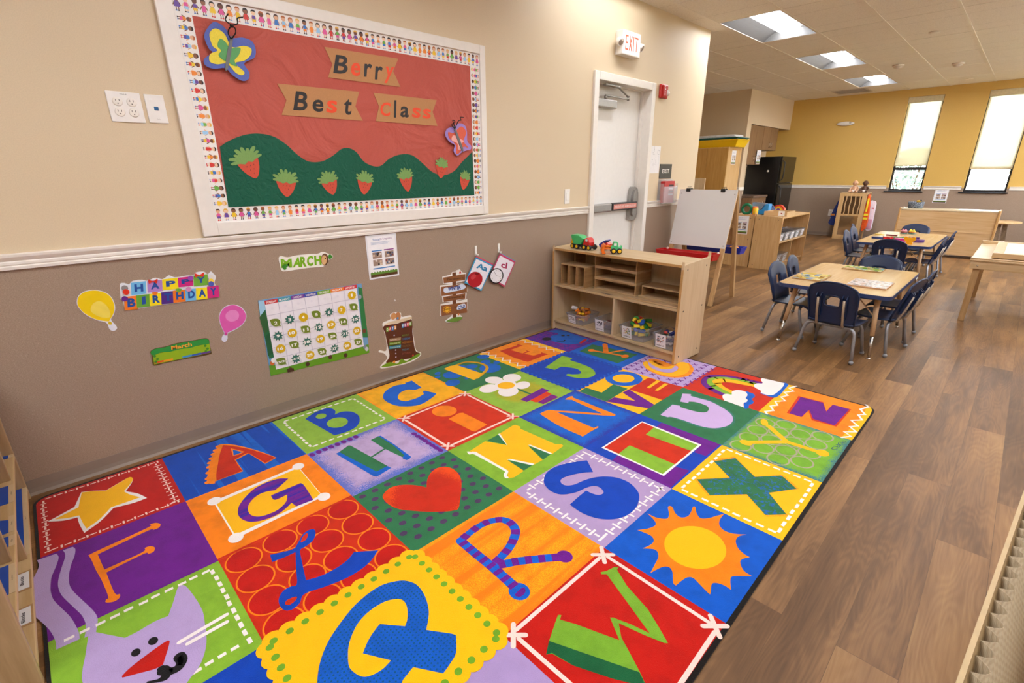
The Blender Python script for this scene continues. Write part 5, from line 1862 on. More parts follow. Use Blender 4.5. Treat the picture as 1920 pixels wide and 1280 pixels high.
# happy birthday sign
a = cut('x', '', '', 1000, 540, C2)
a.slab(PAL('e6e8ec'), [(618, 480), (650, 470), (690, 480), (720, 455), (790, 445), (840, 452), (900, 430), (960, 440), (1010, 410), (1060, 425), (1150, 412), (1200, 410), (1230, 385), (1290, 380), (1320, 400), (1345, 378), (1365, 395), (1385, 420), (1375, 470), (1395, 500, 1), (1412, 582, 1), (660, 692, 1), (640, 610), (625, 600), (620, 540)], .002, True)
TL1 = [('H', '6fb9e6', 705, 825, 465, 570), ('A', 'b486cc', 835, 955, 452, 548), ('P', 'f5df1e', 955, 1085, 438, 530), ('P', 'cf2a80', 1080, 1200, 425, 505), ('Y', '6fae3a', 1205, 1318, 408, 498)]
TL2 = [('B', 'ef7d22', 650, 760, 578, 690), ('I', '6aa838', 748, 860, 565, 668), ('R', 'f5df1e', 852, 955, 555, 655), ('T', '4f2a84', 945, 1050, 540, 640), ('H', 'ef7d22', 1040, 1142, 528, 628), ('D', '6fb9e6', 1138, 1230, 518, 615), ('A', 'f5df1e', 1222, 1318, 508, 605), ('Y', 'cf2a80', 1312, 1405, 495, 592)]
for ch, hx, xa, xb, ya, yb in TL1 + TL2:
    sk = (xb - xa) * .11
    dx = 12
    a.poly(PAL(hx), [(xa, ya + 4), (xb, ya + 4 - sk), (xb + dx * .4, yb - sk), (xa + dx * .4, yb)])
    w = xb - xa
    wl = .3 if ch == 'I' else .62
    L = xa + w * (.5 - wl / 2) + 4
    a.text(PAL('1d4f9e'), ch, (L + 4, yb - w * .17 - 6), (L + w * wl, yb - w * .17 - 6 - sk * .5), (L, ya + w * .14), None, .05)
for cx, cy in ((880, 455), (1250, 405)):
    a.poly(PAL('d9321f'), [(cx - 36, cy - 14), (cx, cy), (cx + 36, cy - 20), (cx + 30, cy + 16), (cx, cy + 4), (cx - 30, cy + 20)], True)
a.poly(PAL('6aa838'), [(1060, 520), (1085, 512), (1112, 520), (1085, 545)], True); a.poly(PAL('ef7d22'), [(870, 548), (895, 540), (920, 545), (898, 570)], True)
for cx, cy, hx in ((655, 595, '6a2a8a'), (1180, 432, '9a4ab0'), (1165, 518, 'd890c0')): a.ell(PAL(hx), (cx, cy), .012)
for cx, cy, hx in ((655, 510, '8d8a88'), (665, 540, 'd9321f'), (1345, 425, 'e6e2dc'), (1345, 455, 'f0d040'), (1345, 475, '4a5ab0')): a.ell(PAL(hx), (cx, cy), .012, .013)
tag(a.build('birthday_sign'), 'colourful HAPPY BIRTHDAY sign of lettered gift boxes', 'sign')
# March name strip
a = cut('x', '', '', 1100, 1020, C2)
MB_ = [(862, 1020), (900, 995), (980, 980), (1060, 955), (1140, 940), (1230, 925), (1300, 912), (1330, 925), (1335, 960), (1350, 1020), (1340, 1040), (1230, 1062), (1100, 1085), (980, 1110), (890, 1130), (875, 1080), (872, 1050)]
a.slab(PAL('5a4a1c'), MB_, .002, True)
a.poly(PAL('8fb61e'), [(880, 1040, 1), (1335, 955, 1), (1345, 1028, 1), (892, 1122, 1)])
a.poly(PAL('23913e'), [(866, 1020), (900, 998), (980, 984), (1060, 960), (1140, 945), (1230, 928), (1300, 916), (1328, 928), (1325, 958), (1250, 968), (1180, 990), (1100, 1000), (1020, 1020), (950, 1025), (900, 1045), (872, 1045)], True)
for k, hx in enumerate(('d9541f', 'ee9a1e', '8fb61e', '3a8ad0', '2a5ab8', '5a3a8a')): a.poly(PAL(hx), [(893 + k * 75, 1116 - k * 15), (968 + k * 75, 1101 - k * 15), (966 + k * 75, 1086 - k * 15), (892 + k * 75, 1103 - k * 15)])
a.text(PAL('f2a83a'), 'March', (1030, 1006), (1194, 974), (1026, 974), None, .03)
for q in ((895, 1055), (918, 1078), (905, 1098), (1300, 972), (1318, 995), (1305, 1015)): a.ell(PAL('3f8a2a'), q, .006)
tag(a.build('month_strip'), 'green name strip reading March in small orange letters', 'sign')

C3 = (480, 420, 4.0)
# MARCH cut-out
a = cut('x', '', '', 350, 285, C3)
a.slab(PAL('efece2'), [(170, 255), (190, 240), (240, 248), (300, 235), (390, 225), (460, 222), (500, 208), (540, 220), (575, 235), (570, 258), (545, 270), (535, 300), (500, 320), (440, 325), (380, 330), (300, 342), (235, 352), (195, 350), (180, 310)], .002, True)
GM = PAL('79b31e')
a.text(GM, 'M', (190, 330), (272, 325), (184, 262), None, .05); a.text(GM, 'A', (275, 325), (335, 322), (285, 250), None, .05)
a.text(GM, 'R', (332, 322), (380, 318), (330, 245), None, .05); a.text(GM, 'C', (382, 316), (430, 312), (380, 240), None, .05); a.text(GM, 'H', (440, 308), (492, 303), (435, 238), None, .05)
a.ell3(PAL('6d4a30'), (515, 265), (543, 262), (517, 310)); a.ell3(PAL('d9ae7a'), (510, 268), (530, 266), (511, 303)); a.ell(PAL('2a201c'), (520, 258), .0035)
for q in ((208, 318), (225, 312), (215, 330), (553, 238), (562, 244), (552, 248)): a.ell(PAL('3b8a2c'), q, .009)
tag(a.build('month_sign'), 'green MARCH cut-out with hedgehog and clovers above the calendar', 'sign')

# ---- calendar
q = [at(480 + x / 4, 420 + y / 4, 0, XC) for x, y in ((15, 573), (792, 445), (850, 965), (110, 1138))]
ctr = (q[0] + q[1] + q[2] + q[3]) / 4
cal = thing('calendar', 'forest themed classroom calendar poster with leaf-shaped numbers', 'calendar', (0, ctr.y, ctr.z))
a = Art(0, XC, 1, .00022, off=cal.location); a.crop(*C3)
a.slab(PAL('6f9fc8'), [(15, 573, 1), (792, 445, 1), (850, 965, 1), (110, 1138, 1)], .002)
a.poly(PAL('5f9a1e'), [(98, 1060), (200, 1050), (500, 985), (845, 900), (850, 965), (110, 1138)])
a.poly(PAL('1f6a3c'), [(60, 600), (150, 990), (100, 1010), (20, 640)]); a.poly(PAL('2a7a40'), [(765, 470), (795, 480), (840, 850), (800, 850)])
a.poly(PAL('2c5f34'), [(25, 700), (70, 660), (95, 800), (60, 820)]); a.poly(PAL('9cc8e2'), [(18, 580), (60, 573), (70, 640), (30, 690)]); a.poly(PAL('1a5a34'), [(70, 840), (110, 800), (140, 960), (90, 990)])
a.poly(PAL('ece9ee'), [(62, 580), (752, 470), (808, 915), (150, 1090)])
hd = ['c8282c', '3a9aa8', '7a3a9a', '3a4aa8', '7aa82c', 'ee7d1e', 'd8303a']
days = ['SUNDAY', 'MONDAY', 'TUESDAY', 'WEDNESDAY', 'THURSDAY', 'FRIDAY', 'SATURDAY']
G0, G1, G2, G3 = (62, 575), (752, 452), (808, 915), (150, 1090)


def gp(u, v):
    """grid position inside the calendar field, u 0..7 across, v 0..1 down"""
    u /= 7
    T = (G0[0] + (G1[0] - G0[0]) * u, G0[1] + (G1[1] - G0[1]) * u)
    Bm = (G3[0] + (G2[0] - G3[0]) * u, G3[1] + (G2[1] - G3[1]) * u)
    return (T[0] + (Bm[0] - T[0]) * v, T[1] + (Bm[1] - T[1]) * v)


for k in range(7):
    a.poly(PAL(hd[k]), [gp(k, 0), gp(k + 1, 0), gp(k + 1, .055), gp(k, .055)])
    a.text(PAL('f4f0ec'), days[k], gp(k + .1, .044), gp(k + .9, .044), gp(k + .1, .014), None, .02)
for k in range(1, 7): a.stroke(PAL('b9b4c4'), [gp(k, .06), gp(k, 1)], .0022, caps=False, lv=20)
for k in range(1, 6): a.stroke(PAL('b9b4c4'), [gp(0, .06 + .94 * k / 6), gp(7, .06 + .94 * k / 6)], .0022, caps=False, lv=21)
for q_, hx in (((120, 1040), 'd9702c'), ((128, 1020), 'f0ece6'), ((255, 1088), '5a3a24'), ((555, 995), '4a3024'), ((810, 800), '6d3a28'), ((815, 920), '7d8a98'), ((828, 935), 'c8ccd0'), ((775, 545), '8d98a4'), ((385, 1048), '4a3024'), ((670, 982), '4a3024')):
    a.ell(PAL(hx), q_, .012, .014, lv=22)
a.poly(PAL('4a2c1a'), [(230, 1085), (280, 1078), (285, 1100), (235, 1110)], lv=23)
a.build('poster', cal)
for k, u in enumerate((.5, 1.5, 2.5, 3.5, 4.5, 5.5)):
    a = Art(0, XC + .0068, 1, .0002, off=cal.location); a.crop(*C3)
    a.ell(PAL('e6e3ea'), gp(u, .13 + .03 * 0), .007, lv=0)
    a.build('hook_dot', cal)


def leaf(kind, c, r):
    o = []
    if kind == 'yellow':
        n = 26
        for k in range(n):
            t = 2 * PI * k / n
            rr = r * (.92 + .08 * (k % 2)) * (1 + .12 * max(0, math.cos(t + .8)))
            o.append((rr * math.cos(t), rr * math.sin(t)))
    elif kind == 'olive':
        for x, y in cr_spline([(-1.05, .95, 1), (-.2, .98), (.6, .75), (.95, .1), (.8, -.6), (1.0, -.95, 1), (.5, -.85), (-.2, -.8), (-.8, -.4), (-1.0, .3)]): o.append((x * r, y * r * .95))
    else:
        for k in range(18):
            t = 2 * PI * k / 18 + .3
            rr = r * (1.12 if k % 2 else .72)
            o.append((rr * math.cos(t), rr * math.sin(t)))
        o.append((.16 * r, 0.0 * r)) if False else None
    return [Vector((XC + .0062, c.y + y, c.z + z)) for y, z in o]


LC = {'yellow': 'd3ab10', 'olive': '6d8222', 'teal': '356b60'}
KW = {'yellow': 'yellow scalloped leaf', 'olive': 'olive green pointed leaf', 'teal': 'dark teal maple leaf'}
seq = {1: 'yellow', 2: 'olive', 3: 'teal', 4: 'yellow', 5: 'olive', 6: 'teal', 7: 'yellow', 8: 'olive', 9: 'teal', 10: 'yellow', 11: 'olive', 12: 'teal', 13: 'yellow', 14: 'olive', 15: 'teal', 16: 'yellow', 17: 'olive', 18: 'teal', 19: 'yellow', 20: 'olive', 21: 'teal', 22: 'yellow', 23: 'olive', 24: 'teal', 25: 'yellow', 26: 'olive', 27: 'teal', 28: 'yellow', 29: 'olive'}
POS = {1: (717, 532), 2: (148, 740), 3: (253, 715), 4: (353, 697), 5: (452, 678), 6: (547, 660), 7: (640, 642), 8: (733, 622), 9: (165, 838), 10: (270, 815), 11: (373, 790), 12: (470, 773), 13: (562, 753), 14: (655, 732), 15: (745, 712), 16: (183, 932), 17: (288, 905), 18: (383, 882), 19: (482, 860), 20: (575, 840), 21: (665, 820), 22: (755, 798), 23: (192, 1030), 24: (298, 1008), 25: (403, 980), 26: (497, 957), 27: (588, 932), 28: (682, 910), 29: (768, 885)}
ORD = lambda k: ('th' if 10 < k < 14 else {1: 'st', 2: 'nd', 3: 'rd'}.get(k % 10, 'th'))
for k, kd in seq.items():
    c = at(480 + POS[k][0] / 4, 420 + POS[k][1] / 4, 0, XC + .004)
    nm = {23: '23/30', 24: '24/31'}.get(k, str(k))
    t = thing('calendar_number', '%s card numbered %s on the calendar' % (KW[kd], nm.replace('/', ' over ')), 'calendar number', (XC, c.y, c.z), group='calendar number cards')
    r = .026
    a = Art(0, XC + .0058, 1, .0003, off=t.location)
    base = leaf(kd, c, r * 1.14)
    a.slabw(PAL('e9e8e4'), [Vector((XC + .0058, p.y, p.z)) for p in base], .0012)
    a.raw(leaf(kd, c, r), PAL(LC[kd]), 1)
    a.build('leaf_card', t)
    a = Art(0, XC + .0064, 1, .0003, off=t.location)
    w = .0085 * len(nm) if len(nm) < 3 else .034
    if k == 1: w = .006
    hh = .009 if len(nm) < 3 else .006
    a.textw(PAL('f6f4ee'), nm, Vector((0, c.y - w, c.z - hh)), Vector((0, c.y + w * .9, c.z - hh)), Vector((0, c.y - w, c.z + hh)), 1, .04)
    a.build('numeral', t)

# ---- info sheets with photos
def sheet(label, ax, n, val, P, name='info_sheet', frame=True):
    """P(u, v) -> world point on the sheet, u right, v up, 0..1"""
    c = P(.5, .5)
    t = thing(name, label, 'notice', c)
    a = Art(ax, val, n, .0003, off=c)
    def quad(m, u0, v0, u1, v1, lv): a.raw([P(u0, v0), P(u1, v0), P(u1, v1), P(u0, v1)], PAL(m), lv)
    a.slabw(PAL('e8e8ec'), [P(0, 0), P(1, 0), P(1, 1), P(0, 1)], .0015)
    quad('f4f4f6', .05, .04, .95, .96, 1)
    a.build('sheet', t)
    a = Art(ax, val + n * .0009, n, .0003, off=c)
    a.textw(PAL('2a6ab0'), 'Social', P(.22, .87), P(.45, .87), P(.22, .92), 0); a.textw(PAL('8a4a90'), '& Linguistic', P(.47, .87), P(.85, .87), P(.47, .92), 0)
    for k in range(3): quad('8fa4c8', .15, .83 - k * .022, .82 - .06 * k, .836 - k * .022, 0)
    quad('2f7fc4', .15, .63, .49, .655, 0); quad('8a3a8a', .55, .63, .88, .655, 0)
    rr = random.Random(5)
    for u in (.17, .57):
        for v in (.47, .3):
            quad('a08878', u, v, u + .3, v + .14, 0)
            for j in range(7):
                uu, vv = u + rr.random() * .24, v + rr.random() * .1
                quad(rr.choice(('3a2c28', 'd8c0a8', '7a3a34', '4a5a7a', 'e0d8d0', 'b08060')), uu, vv, uu + .06, vv + .04, 1 + j % 3)
    quad('2f7fc4', .15, .225, .88, .25, 0)
    quad('5a3a20', .05, .04, .95, .13, 0)
    a.raw([P(.05 + .9 * k / 20, .13 + (.045 if k % 2 else .015)) for k in range(21)] + [P(.95, .1), P(.05, .1)], PAL('5f8a34'), 1)
    a.build('print', t)
    return t


XS = .003
qs = [at(480 + x / 4, 420 + y / 4, 0, XS) for x, y in ((853, 420), (1075, 382), (1047, 66), (818, 88))]
y0, y1, z0, z1 = (qs[0].y + qs[3].y) / 2, (qs[1].y + qs[2].y) / 2, (qs[0].z + qs[1].z) / 2, (qs[2].z + qs[3].z) / 2
sheet('Social and Linguistic info sheet taped under the rail above the calendar', 0, 1, XS, lambda u, v: Vector((XS, y0 + (y1 - y0) * u, z0 + (z1 - z0) * v)))

# ---- days of the week stump
a = cut('x', '', '', 1080, 880, C3)
a.slab(PAL('ece9e2'), [(950, 745), (985, 725), (1010, 710), (1005, 680), (1040, 662), (1085, 665), (1095, 695), (1160, 685), (1168, 720), (1180, 830), (1200, 940), (1238, 965), (1225, 995), (1150, 1040), (1050, 1065), (950, 1082), (932, 1070), (955, 1040), (985, 1005), (960, 970), (922, 960), (930, 945), (975, 950), (978, 880), (960, 800)], .002, True)
a.poly(PAL('5a2a14'), [(958, 765), (1060, 745), (1162, 712), (1175, 830), (1195, 945), (1228, 968), (1180, 1000), (1080, 1020), (1000, 1040), (975, 1035), (1000, 990), (985, 900), (968, 820)], True)
a.poly(PAL('d9c6a4'), [(958, 760), (1000, 735), (1100, 710), (1162, 695), (1160, 712), (1080, 738), (1000, 755)], True)
a.poly(PAL('6f9a1e'), [(940, 1070), (1000, 1035), (1060, 1045), (1090, 1010), (1130, 1025), (1180, 990), (1230, 968), (1215, 995), (1130, 1035), (1030, 1062)], True)
a.ell3(PAL('b87a48'), (1065, 690), (1085, 685), (1068, 720)); a.ell3(PAL('c89058'), (1030, 690), (1050, 685), (1030, 715)); a.ell(PAL('4a8ab8'), (1062, 705), .008)
for k, (ch, hx) in enumerate(zip('DAYSOFWEEK', ('6aa82c', 'c83a2c', '3a7ab8', 'd98a1e', '', '', '3a8ab8', '8a3a8a', 'd93a2c', '6aa82c'))):
    if not hx: continue
    x, yv = 985 + k * 19, 795 - k * 5
    a.poly(PAL(hx), [(x - 9, yv + 14), (x + 9, yv + 10), (x + 9, yv - 22), (x - 9, yv - 18)])
    a.text(PAL('f4ece0'), ch, (x - 6, yv + 6), (x + 6, yv + 4), (x - 6, yv - 14), None, .03)
for k, (w_, hx) in enumerate((('MONDAY', '6a7a2c'), ('TUESDAY', '3a6a9a'), ('WEDNESDAY', 'a86a1e'), ('THURSDAY', '7a5a2c'), ('FRIDAY', '4a6a7a'), ('SATURDAY', '8a4a3a'))):
    a.text(PAL(hx), w_, (1092, 842 + k * 27), (1092 + 9 * len(w_), 840 + k * 27 - len(w_)), (1092, 828 + k * 27), None, .02)
for k, (w_, hx) in enumerate((('Yesterday was', '9a7a5a'), ('Today is', '6f8a2c'), ('Tomorrow will be', '3a8a9a'))):
    a.poly(PAL(hx), [(995, 880 + k * 28), (1082, 868 + k * 28), (1084, 846 + k * 28), (996, 858 + k * 28)])
    a.text(PAL('efe6d8'), w_, (1000, 873 + k * 28), (1076, 863 + k * 28), (1000, 865 + k * 28), None)
for q in ((1032, 832), (1043, 942), (1043, 968), (1044, 994)): a.ell(PAL('c8bcd0'), q, .005)
a.ell(PAL('ee9a2c'), (1032, 1030), .009); a.ell(PAL('c83a2c'), (1172, 982), .007)
tag(a.build('days_chart'), 'brown tree stump DAYS OF THE WEEK chart with squirrel', 'chart')

# ---- season and weather signpost
a = cut('x', '', '', 1485, 540, C3)
a.slab(PAL('ece9e2'), [(1398, 395, 1), (1465, 378, 1), (1470, 360, 1), (1500, 355, 1), (1505, 345), (1530, 340), (1548, 362), (1575, 368, 1), (1572, 425, 1), (1505, 440, 1), (1505, 450, 1), (1582, 440, 1), (1585, 505, 1), (1508, 522, 1), (1580, 512, 1), (1575, 558, 1), (1508, 572, 1), (1508, 580, 1), (1585, 562, 1), (1585, 640, 1), (1510, 662, 1), (1545, 690, 1), (1550, 705), (1500, 735), (1430, 740), (1420, 725), (1465, 690, 1), (1470, 680, 1), (1382, 690, 1), (1385, 600, 1), (1472, 582, 1), (1400, 585, 1), (1395, 540, 1), (1472, 530, 1), (1388, 540, 1), (1380, 460, 1), (1472, 450, 1), (1405, 448, 1)], .002)
a.poly(PAL('6d4226'), [(1472, 365), (1500, 360), (1503, 715), (1475, 725)])
for k, (ya, yb) in enumerate(((395, 440), (465, 535), (540, 580), (605, 685))):
    a.poly(PAL('8d5a34'), [(1403 - (k % 2) * 16, ya + 6), (1570 + (k % 2) * 12, ya - 22), (1568 + (k % 2) * 14, ya - 22 + (yb - ya)), (1408 - (k % 2) * 18, yb + 4)])
a.text(PAL('4a3020'), 'The season is', (1430, 425), (1555, 408), (1430, 410), None, .01)
a.poly(PAL('d6e2f2'), [(1405, 495), (1420, 475), (1480, 475), (1540, 450), (1568, 460), (1560, 485), (1480, 505), (1420, 515)], True)
a.text(PAL('26408a'), 'WINTER', (1440, 502), (1536, 486), (1438, 474), None, .05)
a.text(PAL('4a3020'), 'The weather is', (1420, 565), (1558, 545), (1420, 550), None, .01)
for k in range(12):
    t_ = 2 * PI * k / 12
    a.poly(PAL('e8a41e'), [(1430 + 34 * math.cos(t_), 640 + 34 * math.sin(t_)), (1430 + 22 * math.cos(t_ + .26), 640 + 22 * math.sin(t_ + .26)), (1430 + 22 * math.cos(t_ - .26), 640 + 22 * math.sin(t_ - .26))])
a.ell(PAL('f0b830'), (1430, 640), .018, .02)
a.text(PAL('5a3018'), 'SUNNY', (1412, 645), (1448, 638), (1412, 636), None, .03)
a.text(PAL('4a3020'), '&', (1485, 632), (1496, 630), (1485, 615), None)
a.poly(PAL('dbe6f4'), [(1505, 640), (1512, 610), (1560, 595), (1570, 620), (1550, 632)], True)
a.text(PAL('26408a'), 'COLD', (1514, 640), (1566, 624), (1510, 615), None, .05)
a.poly(PAL('6a8f34'), [(1425, 728), (1465, 705), (1510, 695), (1548, 700), (1500, 730)], True)
a.ell(PAL('c83226'), (1528, 362), .008); a.ell(PAL('d9803a'), (1516, 675), .008)
tag(a.build('weather_signpost'), 'wooden signpost cut-out reading WINTER and COLD', 'sign')

# ---- the two clipped flash-card packs
def cards(label, hook, corners, edge, letters, pic, tint):
    hk = at(480 + hook[0] / 4, 420 + hook[1] / 4, 0, .012)
    W = lambda x: at(480 + x[0] / 4, 420 + x[1] / 4, 0, .02)
    t = thing('flash_cards', label, 'flash cards', (0, hk.y, hk.z - .09))
    o_ = t.location
    for k in range(3):
        a = Art(0, .02 - k * .004, 1, .0003, off=o_)
        sh = Vector((0, .006 * k, .003 * k))
        Q = [W(c_) + sh for c_ in corners]
        a.slabw(PAL(('3aa0cc', 'c83a64', 'd8406a')[k] if tint == 0 else ('c84068', 'd05a7a', '3aa0cc')[k]), [Vector((a.val, p.y, p.z)) for p in Q], .0012)
        if k == 0:
            cc = (Q[0] + Q[1] + Q[2] + Q[3]) / 4
            a.raw([cc + (p - cc) * .9 for p in Q], PAL('eeeaf0'), 1)
        a.build('card', t)
    a = Art(0, .0206, 1, .0003, off=o_); a.crop(*C3)
    pic(a, letters)
    a.build('print', t)
    # ring
    b = MB(o_); b.mat(M_CHR)
    b.tube([(.02 + .01 * math.cos(u), hk.y + .004, hk.z - .042 + .014 * math.sin(u)) for u in (2 * PI * k / 14 for k in range(14))], .0013, 6, closed=True); b.build('binder_ring', parent=t)
    h = thing('adhesive_hook', 'white adhesive hook holding the ' + ('letter A' if tint == 0 else 'letter c') + ' flash cards', 'hook', (0, hk.y, hk.z))
    b = MB(h.location); b.mat(M_WHITE); b.box((0, hk.y - .011, hk.z - .035), (.006, hk.y + .011, hk.z + .035), .004); b.build('backing', parent=h)
    b = MB(h.location); b.mat(M_WHITE); b.tube([(.006, hk.y, hk.z - .005), (.016, hk.y, hk.z - .03), (.026, hk.y, hk.z - .036), (.03, hk.y, hk.z - .024)], .004, 8); b.build('hook', parent=h)


def picA(a, L):
    a.text(PAL('2a86b4'), 'Aa', (1650, 328), (1730, 358), (1664, 288), 2, .03)
    a.ell3(PAL('b3202a'), (1643, 415), (1698, 405), (1650, 472), 2); a.ell3(PAL('c8464a'), (1630, 395), (1650, 385), (1632, 412), 3)
    a.poly(PAL('7a1418'), [(1640, 372), (1660, 365), (1675, 372), (1655, 382)], True, 3); a.text(PAL('8a94a4'), 'apple', (1664, 362), (1692, 368), (1665, 356), 3)


def picC(a, L):
    a.text(PAL('b02a58'), 'cl', (1836, 325), (1880, 335), (1842, 280), 2, .03)
    a.ell3(PAL('2a2a2c'), (1803, 388), (1855, 392), (1796, 446), 2); a.ell3(PAL('efeef0'), (1803, 388), (1847, 391), (1797, 438), 3)
    for k in range(12):
        t_ = 2 * PI * k / 12
        a.ell(PAL('2a2a2c'), (1803 + 36 * math.cos(t_), 388 + 42 * math.sin(t_)), .0022, lv=4, n=8)
    a.stroke(PAL('1a1a1c'), [(1803, 388), (1785, 355)], .0024, lv=5); a.stroke(PAL('1a1a1c'), [(1803, 388), (1832, 392)], .0024, lv=5)


cards('blue-edged letter Aa flash cards showing a red apple', (1655, 200), [(1564, 440), (1690, 502), (1778, 308), (1650, 248)], 0, 'Aa', picA, 0)
cards('pink-edged letter flash cards showing a wall clock', (1827, 180), [(1748, 398), (1865, 472), (1945, 285), (1828, 222)], 0, 'cl', picC, 1)
p = at(480 + 1040 / 4, 420 + 572 / 4, 0, 0)
b = MB((0, p.y, p.z)); b.mat(mat('d8d2ca', .4)); b.ball((.002, p.y, p.z), .006, 8, .6, 1, 1); tag(b.build('putty_dot'), 'tiny leftover white putty dot on the fibre wall', 'putty')
# ================================================================ furniture
MAPLE = wood('d0b78f', 'c0a274', axis='x')
MAPLEZ = wood('d9c19c', 'cdb18a', axis='z')
MAPLED = wood('d6b486', 'c69e69', axis='x', name='honey_laminate')
MAPLEDZ = wood('d2ae7c', 'c29860', axis='z', name='honey_laminate')
EDGE = wood('c9a068', 'bb8e52', axis='x', name='edge_band')
BLKW = wood('cdb188', 'b28f63', axis='x', name='hardwood_block', rough=.5)
BLKD = wood('b08a5c', '936c42', axis='y', name='end_grain_wood', rough=.5)
SCREW = mat('5d5348', .4, metal=.3)


def rot_pts(pts, loc, rz):
    c, s = math.cos(rz), math.sin(rz)
    return [Vector((loc[0] + p[0] * c - p[1] * s, loc[1] + p[0] * s + p[1] * c, loc[2] + p[2])) for p in pts]


def shelf_unit(name, label, loc, rz, L, D, H, shelves=(), dividers=(), back=True, mats=(MAPLE, MAPLEZ), topz=.015, cat='shelf', edge=EDGE, screws=True):
    """classroom shelf: length along local x, open front at y = 0, back at y = D"""
    t = thing(name, label, cat, loc, rz)
    m, mz = mats
    th = .019
    prof = cr_spline([(0, 0, 1), (D, 0, 1), (D, H - .012), (D - .014, H), (D * .7, H - .001), (D * .4, H - topz * .45), (.03, H - topz + .002), (.008, H - topz - .012), (0, H - topz - .03)], True, 4)
    for x in (0, L - th):
        b = MB(); b.mat(mz); b.prism([(x, y, z) for y, z in prof], (th, 0, 0))
        b.mat(edge); b.box((x + .001, -.002, .002), (x + th - .001, .0015, H - topz - .03))
        sp = b.build('side_panel', parent=t)
        if screws:
            xx = -.0015 if x == 0 else L + .0003
            for yy in (.05, D - .05):
                for zz in (.05, H * .53, H - .05):
                    b = MB(); b.mat(SCREW)
                    b.lathe([(.006, 0), (.006, .0012), (0, .0012)], (xx, yy, zz), 10, (1, 0, 0))
                    b.build('screw_cap', parent=sp)
    b = MB(); b.mat(m); b.box((th, .004, H - topz - .019), (L - th, D - .004, H - topz), .003)
    b.mat(edge); b.box((th, .001, H - topz - .018), (L - th, .0035, H - topz - .001)); b.build('top_panel', parent=t)
    for z in shelves:
        b = MB(); b.mat(m); b.box((th, .012, z - .019), (L - th, D - .01, z), .002); b.build('shelf_board', parent=t)
    for x, z0, z1 in dividers:
        b = MB(); b.mat(mz); b.box((x - .009, .014, z0), (x + .009, D - .012, z1)); b.build('divider', parent=t)
    b = MB(); b.mat(m); b.box((th, .03, .002), (L - th, .045, shelves[0] - .019 if shelves else .06)); b.build('kick_board', parent=t)
    if back:
        b = MB(); b.mat(mz); b.box((th, D - .009, shelves[0] if shelves else .06), (L - th, D - .003, H - topz - .02)); b.build('back_panel', parent=t)
    return t


# ---- block shelf standing on the rug, end against the wall
SA = math.atan2(3.35 - 3.400, 1.255 - .05)
SX, SY = .05, 3.400
SL = 1.206
sh1 = shelf_unit('block_shelf', 'low maple shelf on the end of the rug with toy trucks on top', (SX, SY, RZ + .0032), SA, SL, .36, .727,
                 shelves=(.083, .402), dividers=((.645, .083, .383),))
BZ = RZ + .0032


def sp(x, y, z=0):
    return rot_pts([(x, y, z)], (SX, SY, BZ), SA)[0]


def place(t): t.rotation_euler = (0, 0, SA)


# worn tape label on shelf edge
for x, y, z, w, lab in ((.56, .03, .402, .11, 'smudged grey tape label on the middle shelf board'), (.3, .05, .712, .06, 'smudged grey tape label on the shelf top in front of the dump truck')):
    p = sp(x, y, z)
    t = thing('tape_label', lab, 'label', p, SA)
    b = MB(); b.mat(mat('9a8672', .5, var=.2)); b.box((-w / 2, -.014, .0003), (w / 2, .014, .0012)); b.mat(mat('4a3f3a', .6)); b.box((-w * .15, -.006, .0013), (w * .3, .004, .0016)); b.build('tape', parent=t)


def hollow_block(label, x, y, z, lx, ly, lz, rz=0, open_axis='y', group='hollow wooden blocks on the shelf', th=.011):
    """wooden frame block open along open_axis, local corner x, y, z on the shelf"""
    p = sp(x, y, z + .0008)
    t = thing('hollow_block', label, 'wooden block', p, SA + rz)
    t['group'] = group
    spec = [((0, 0, 0), (lx, ly, th)), ((0, 0, lz - th), (lx, ly, lz)), ((0, 0, th), (th, ly, lz - th)), ((lx - th, 0, th), (lx, ly, lz - th))]
    for k, (a_, b_) in enumerate(spec):
        b = MB(); b.mat(BLKW if k < 2 else BLKD); b.box(a_, b_, .002); b.build('slat' if k < 2 else 'end_slat', parent=t)
    return t


zs = .402
for k in range(3):
    hollow_block(('leftmost', 'middle', 'rightmost')[k] + ' of the three upright hollow blocks on the shelf', .078 + k * .088, .02, zs, .086, .14, .185)
hollow_block('hollow block standing behind the three upright ones', .09, .175, zs, .26, .14, .29)
for k in range(3):
    hollow_block(('bottom', 'middle', 'top')[k] + ' long hollow block of the stack of three', .368 + .003 * k, .11 - .006 * k, zs + k * .0925, .40, .2, .092)
hollow_block('low hollow block at the right end of the shelf', .80, .14, zs, .37, .17, .092)
t = thing('plank_block', 'flat wooden plank lying at an angle in front of the right hollow block', 'wooden block', sp(.80, .1, zs + .0008), SA - .06)
b = MB(); b.mat(BLKW); b.box((0, 0, .0003), (.36, .035, .02), .002); b.build('plank', parent=t)
t = thing('plank_block', 'wide flat wooden board along the front edge of the shelf at right', 'wooden block', sp(.72, .022, zs + .0008), SA - .0)
b = MB(); b.mat(BLKW); b.box((0, 0, .0003), (.45, .05, .012), .002); b.build('plank', parent=t)

# ---- clear bins with toys
M_BIN = clear_plastic('clear_bin_plastic', 'f8f6f6', .03, .1)
rb = random.Random(11)


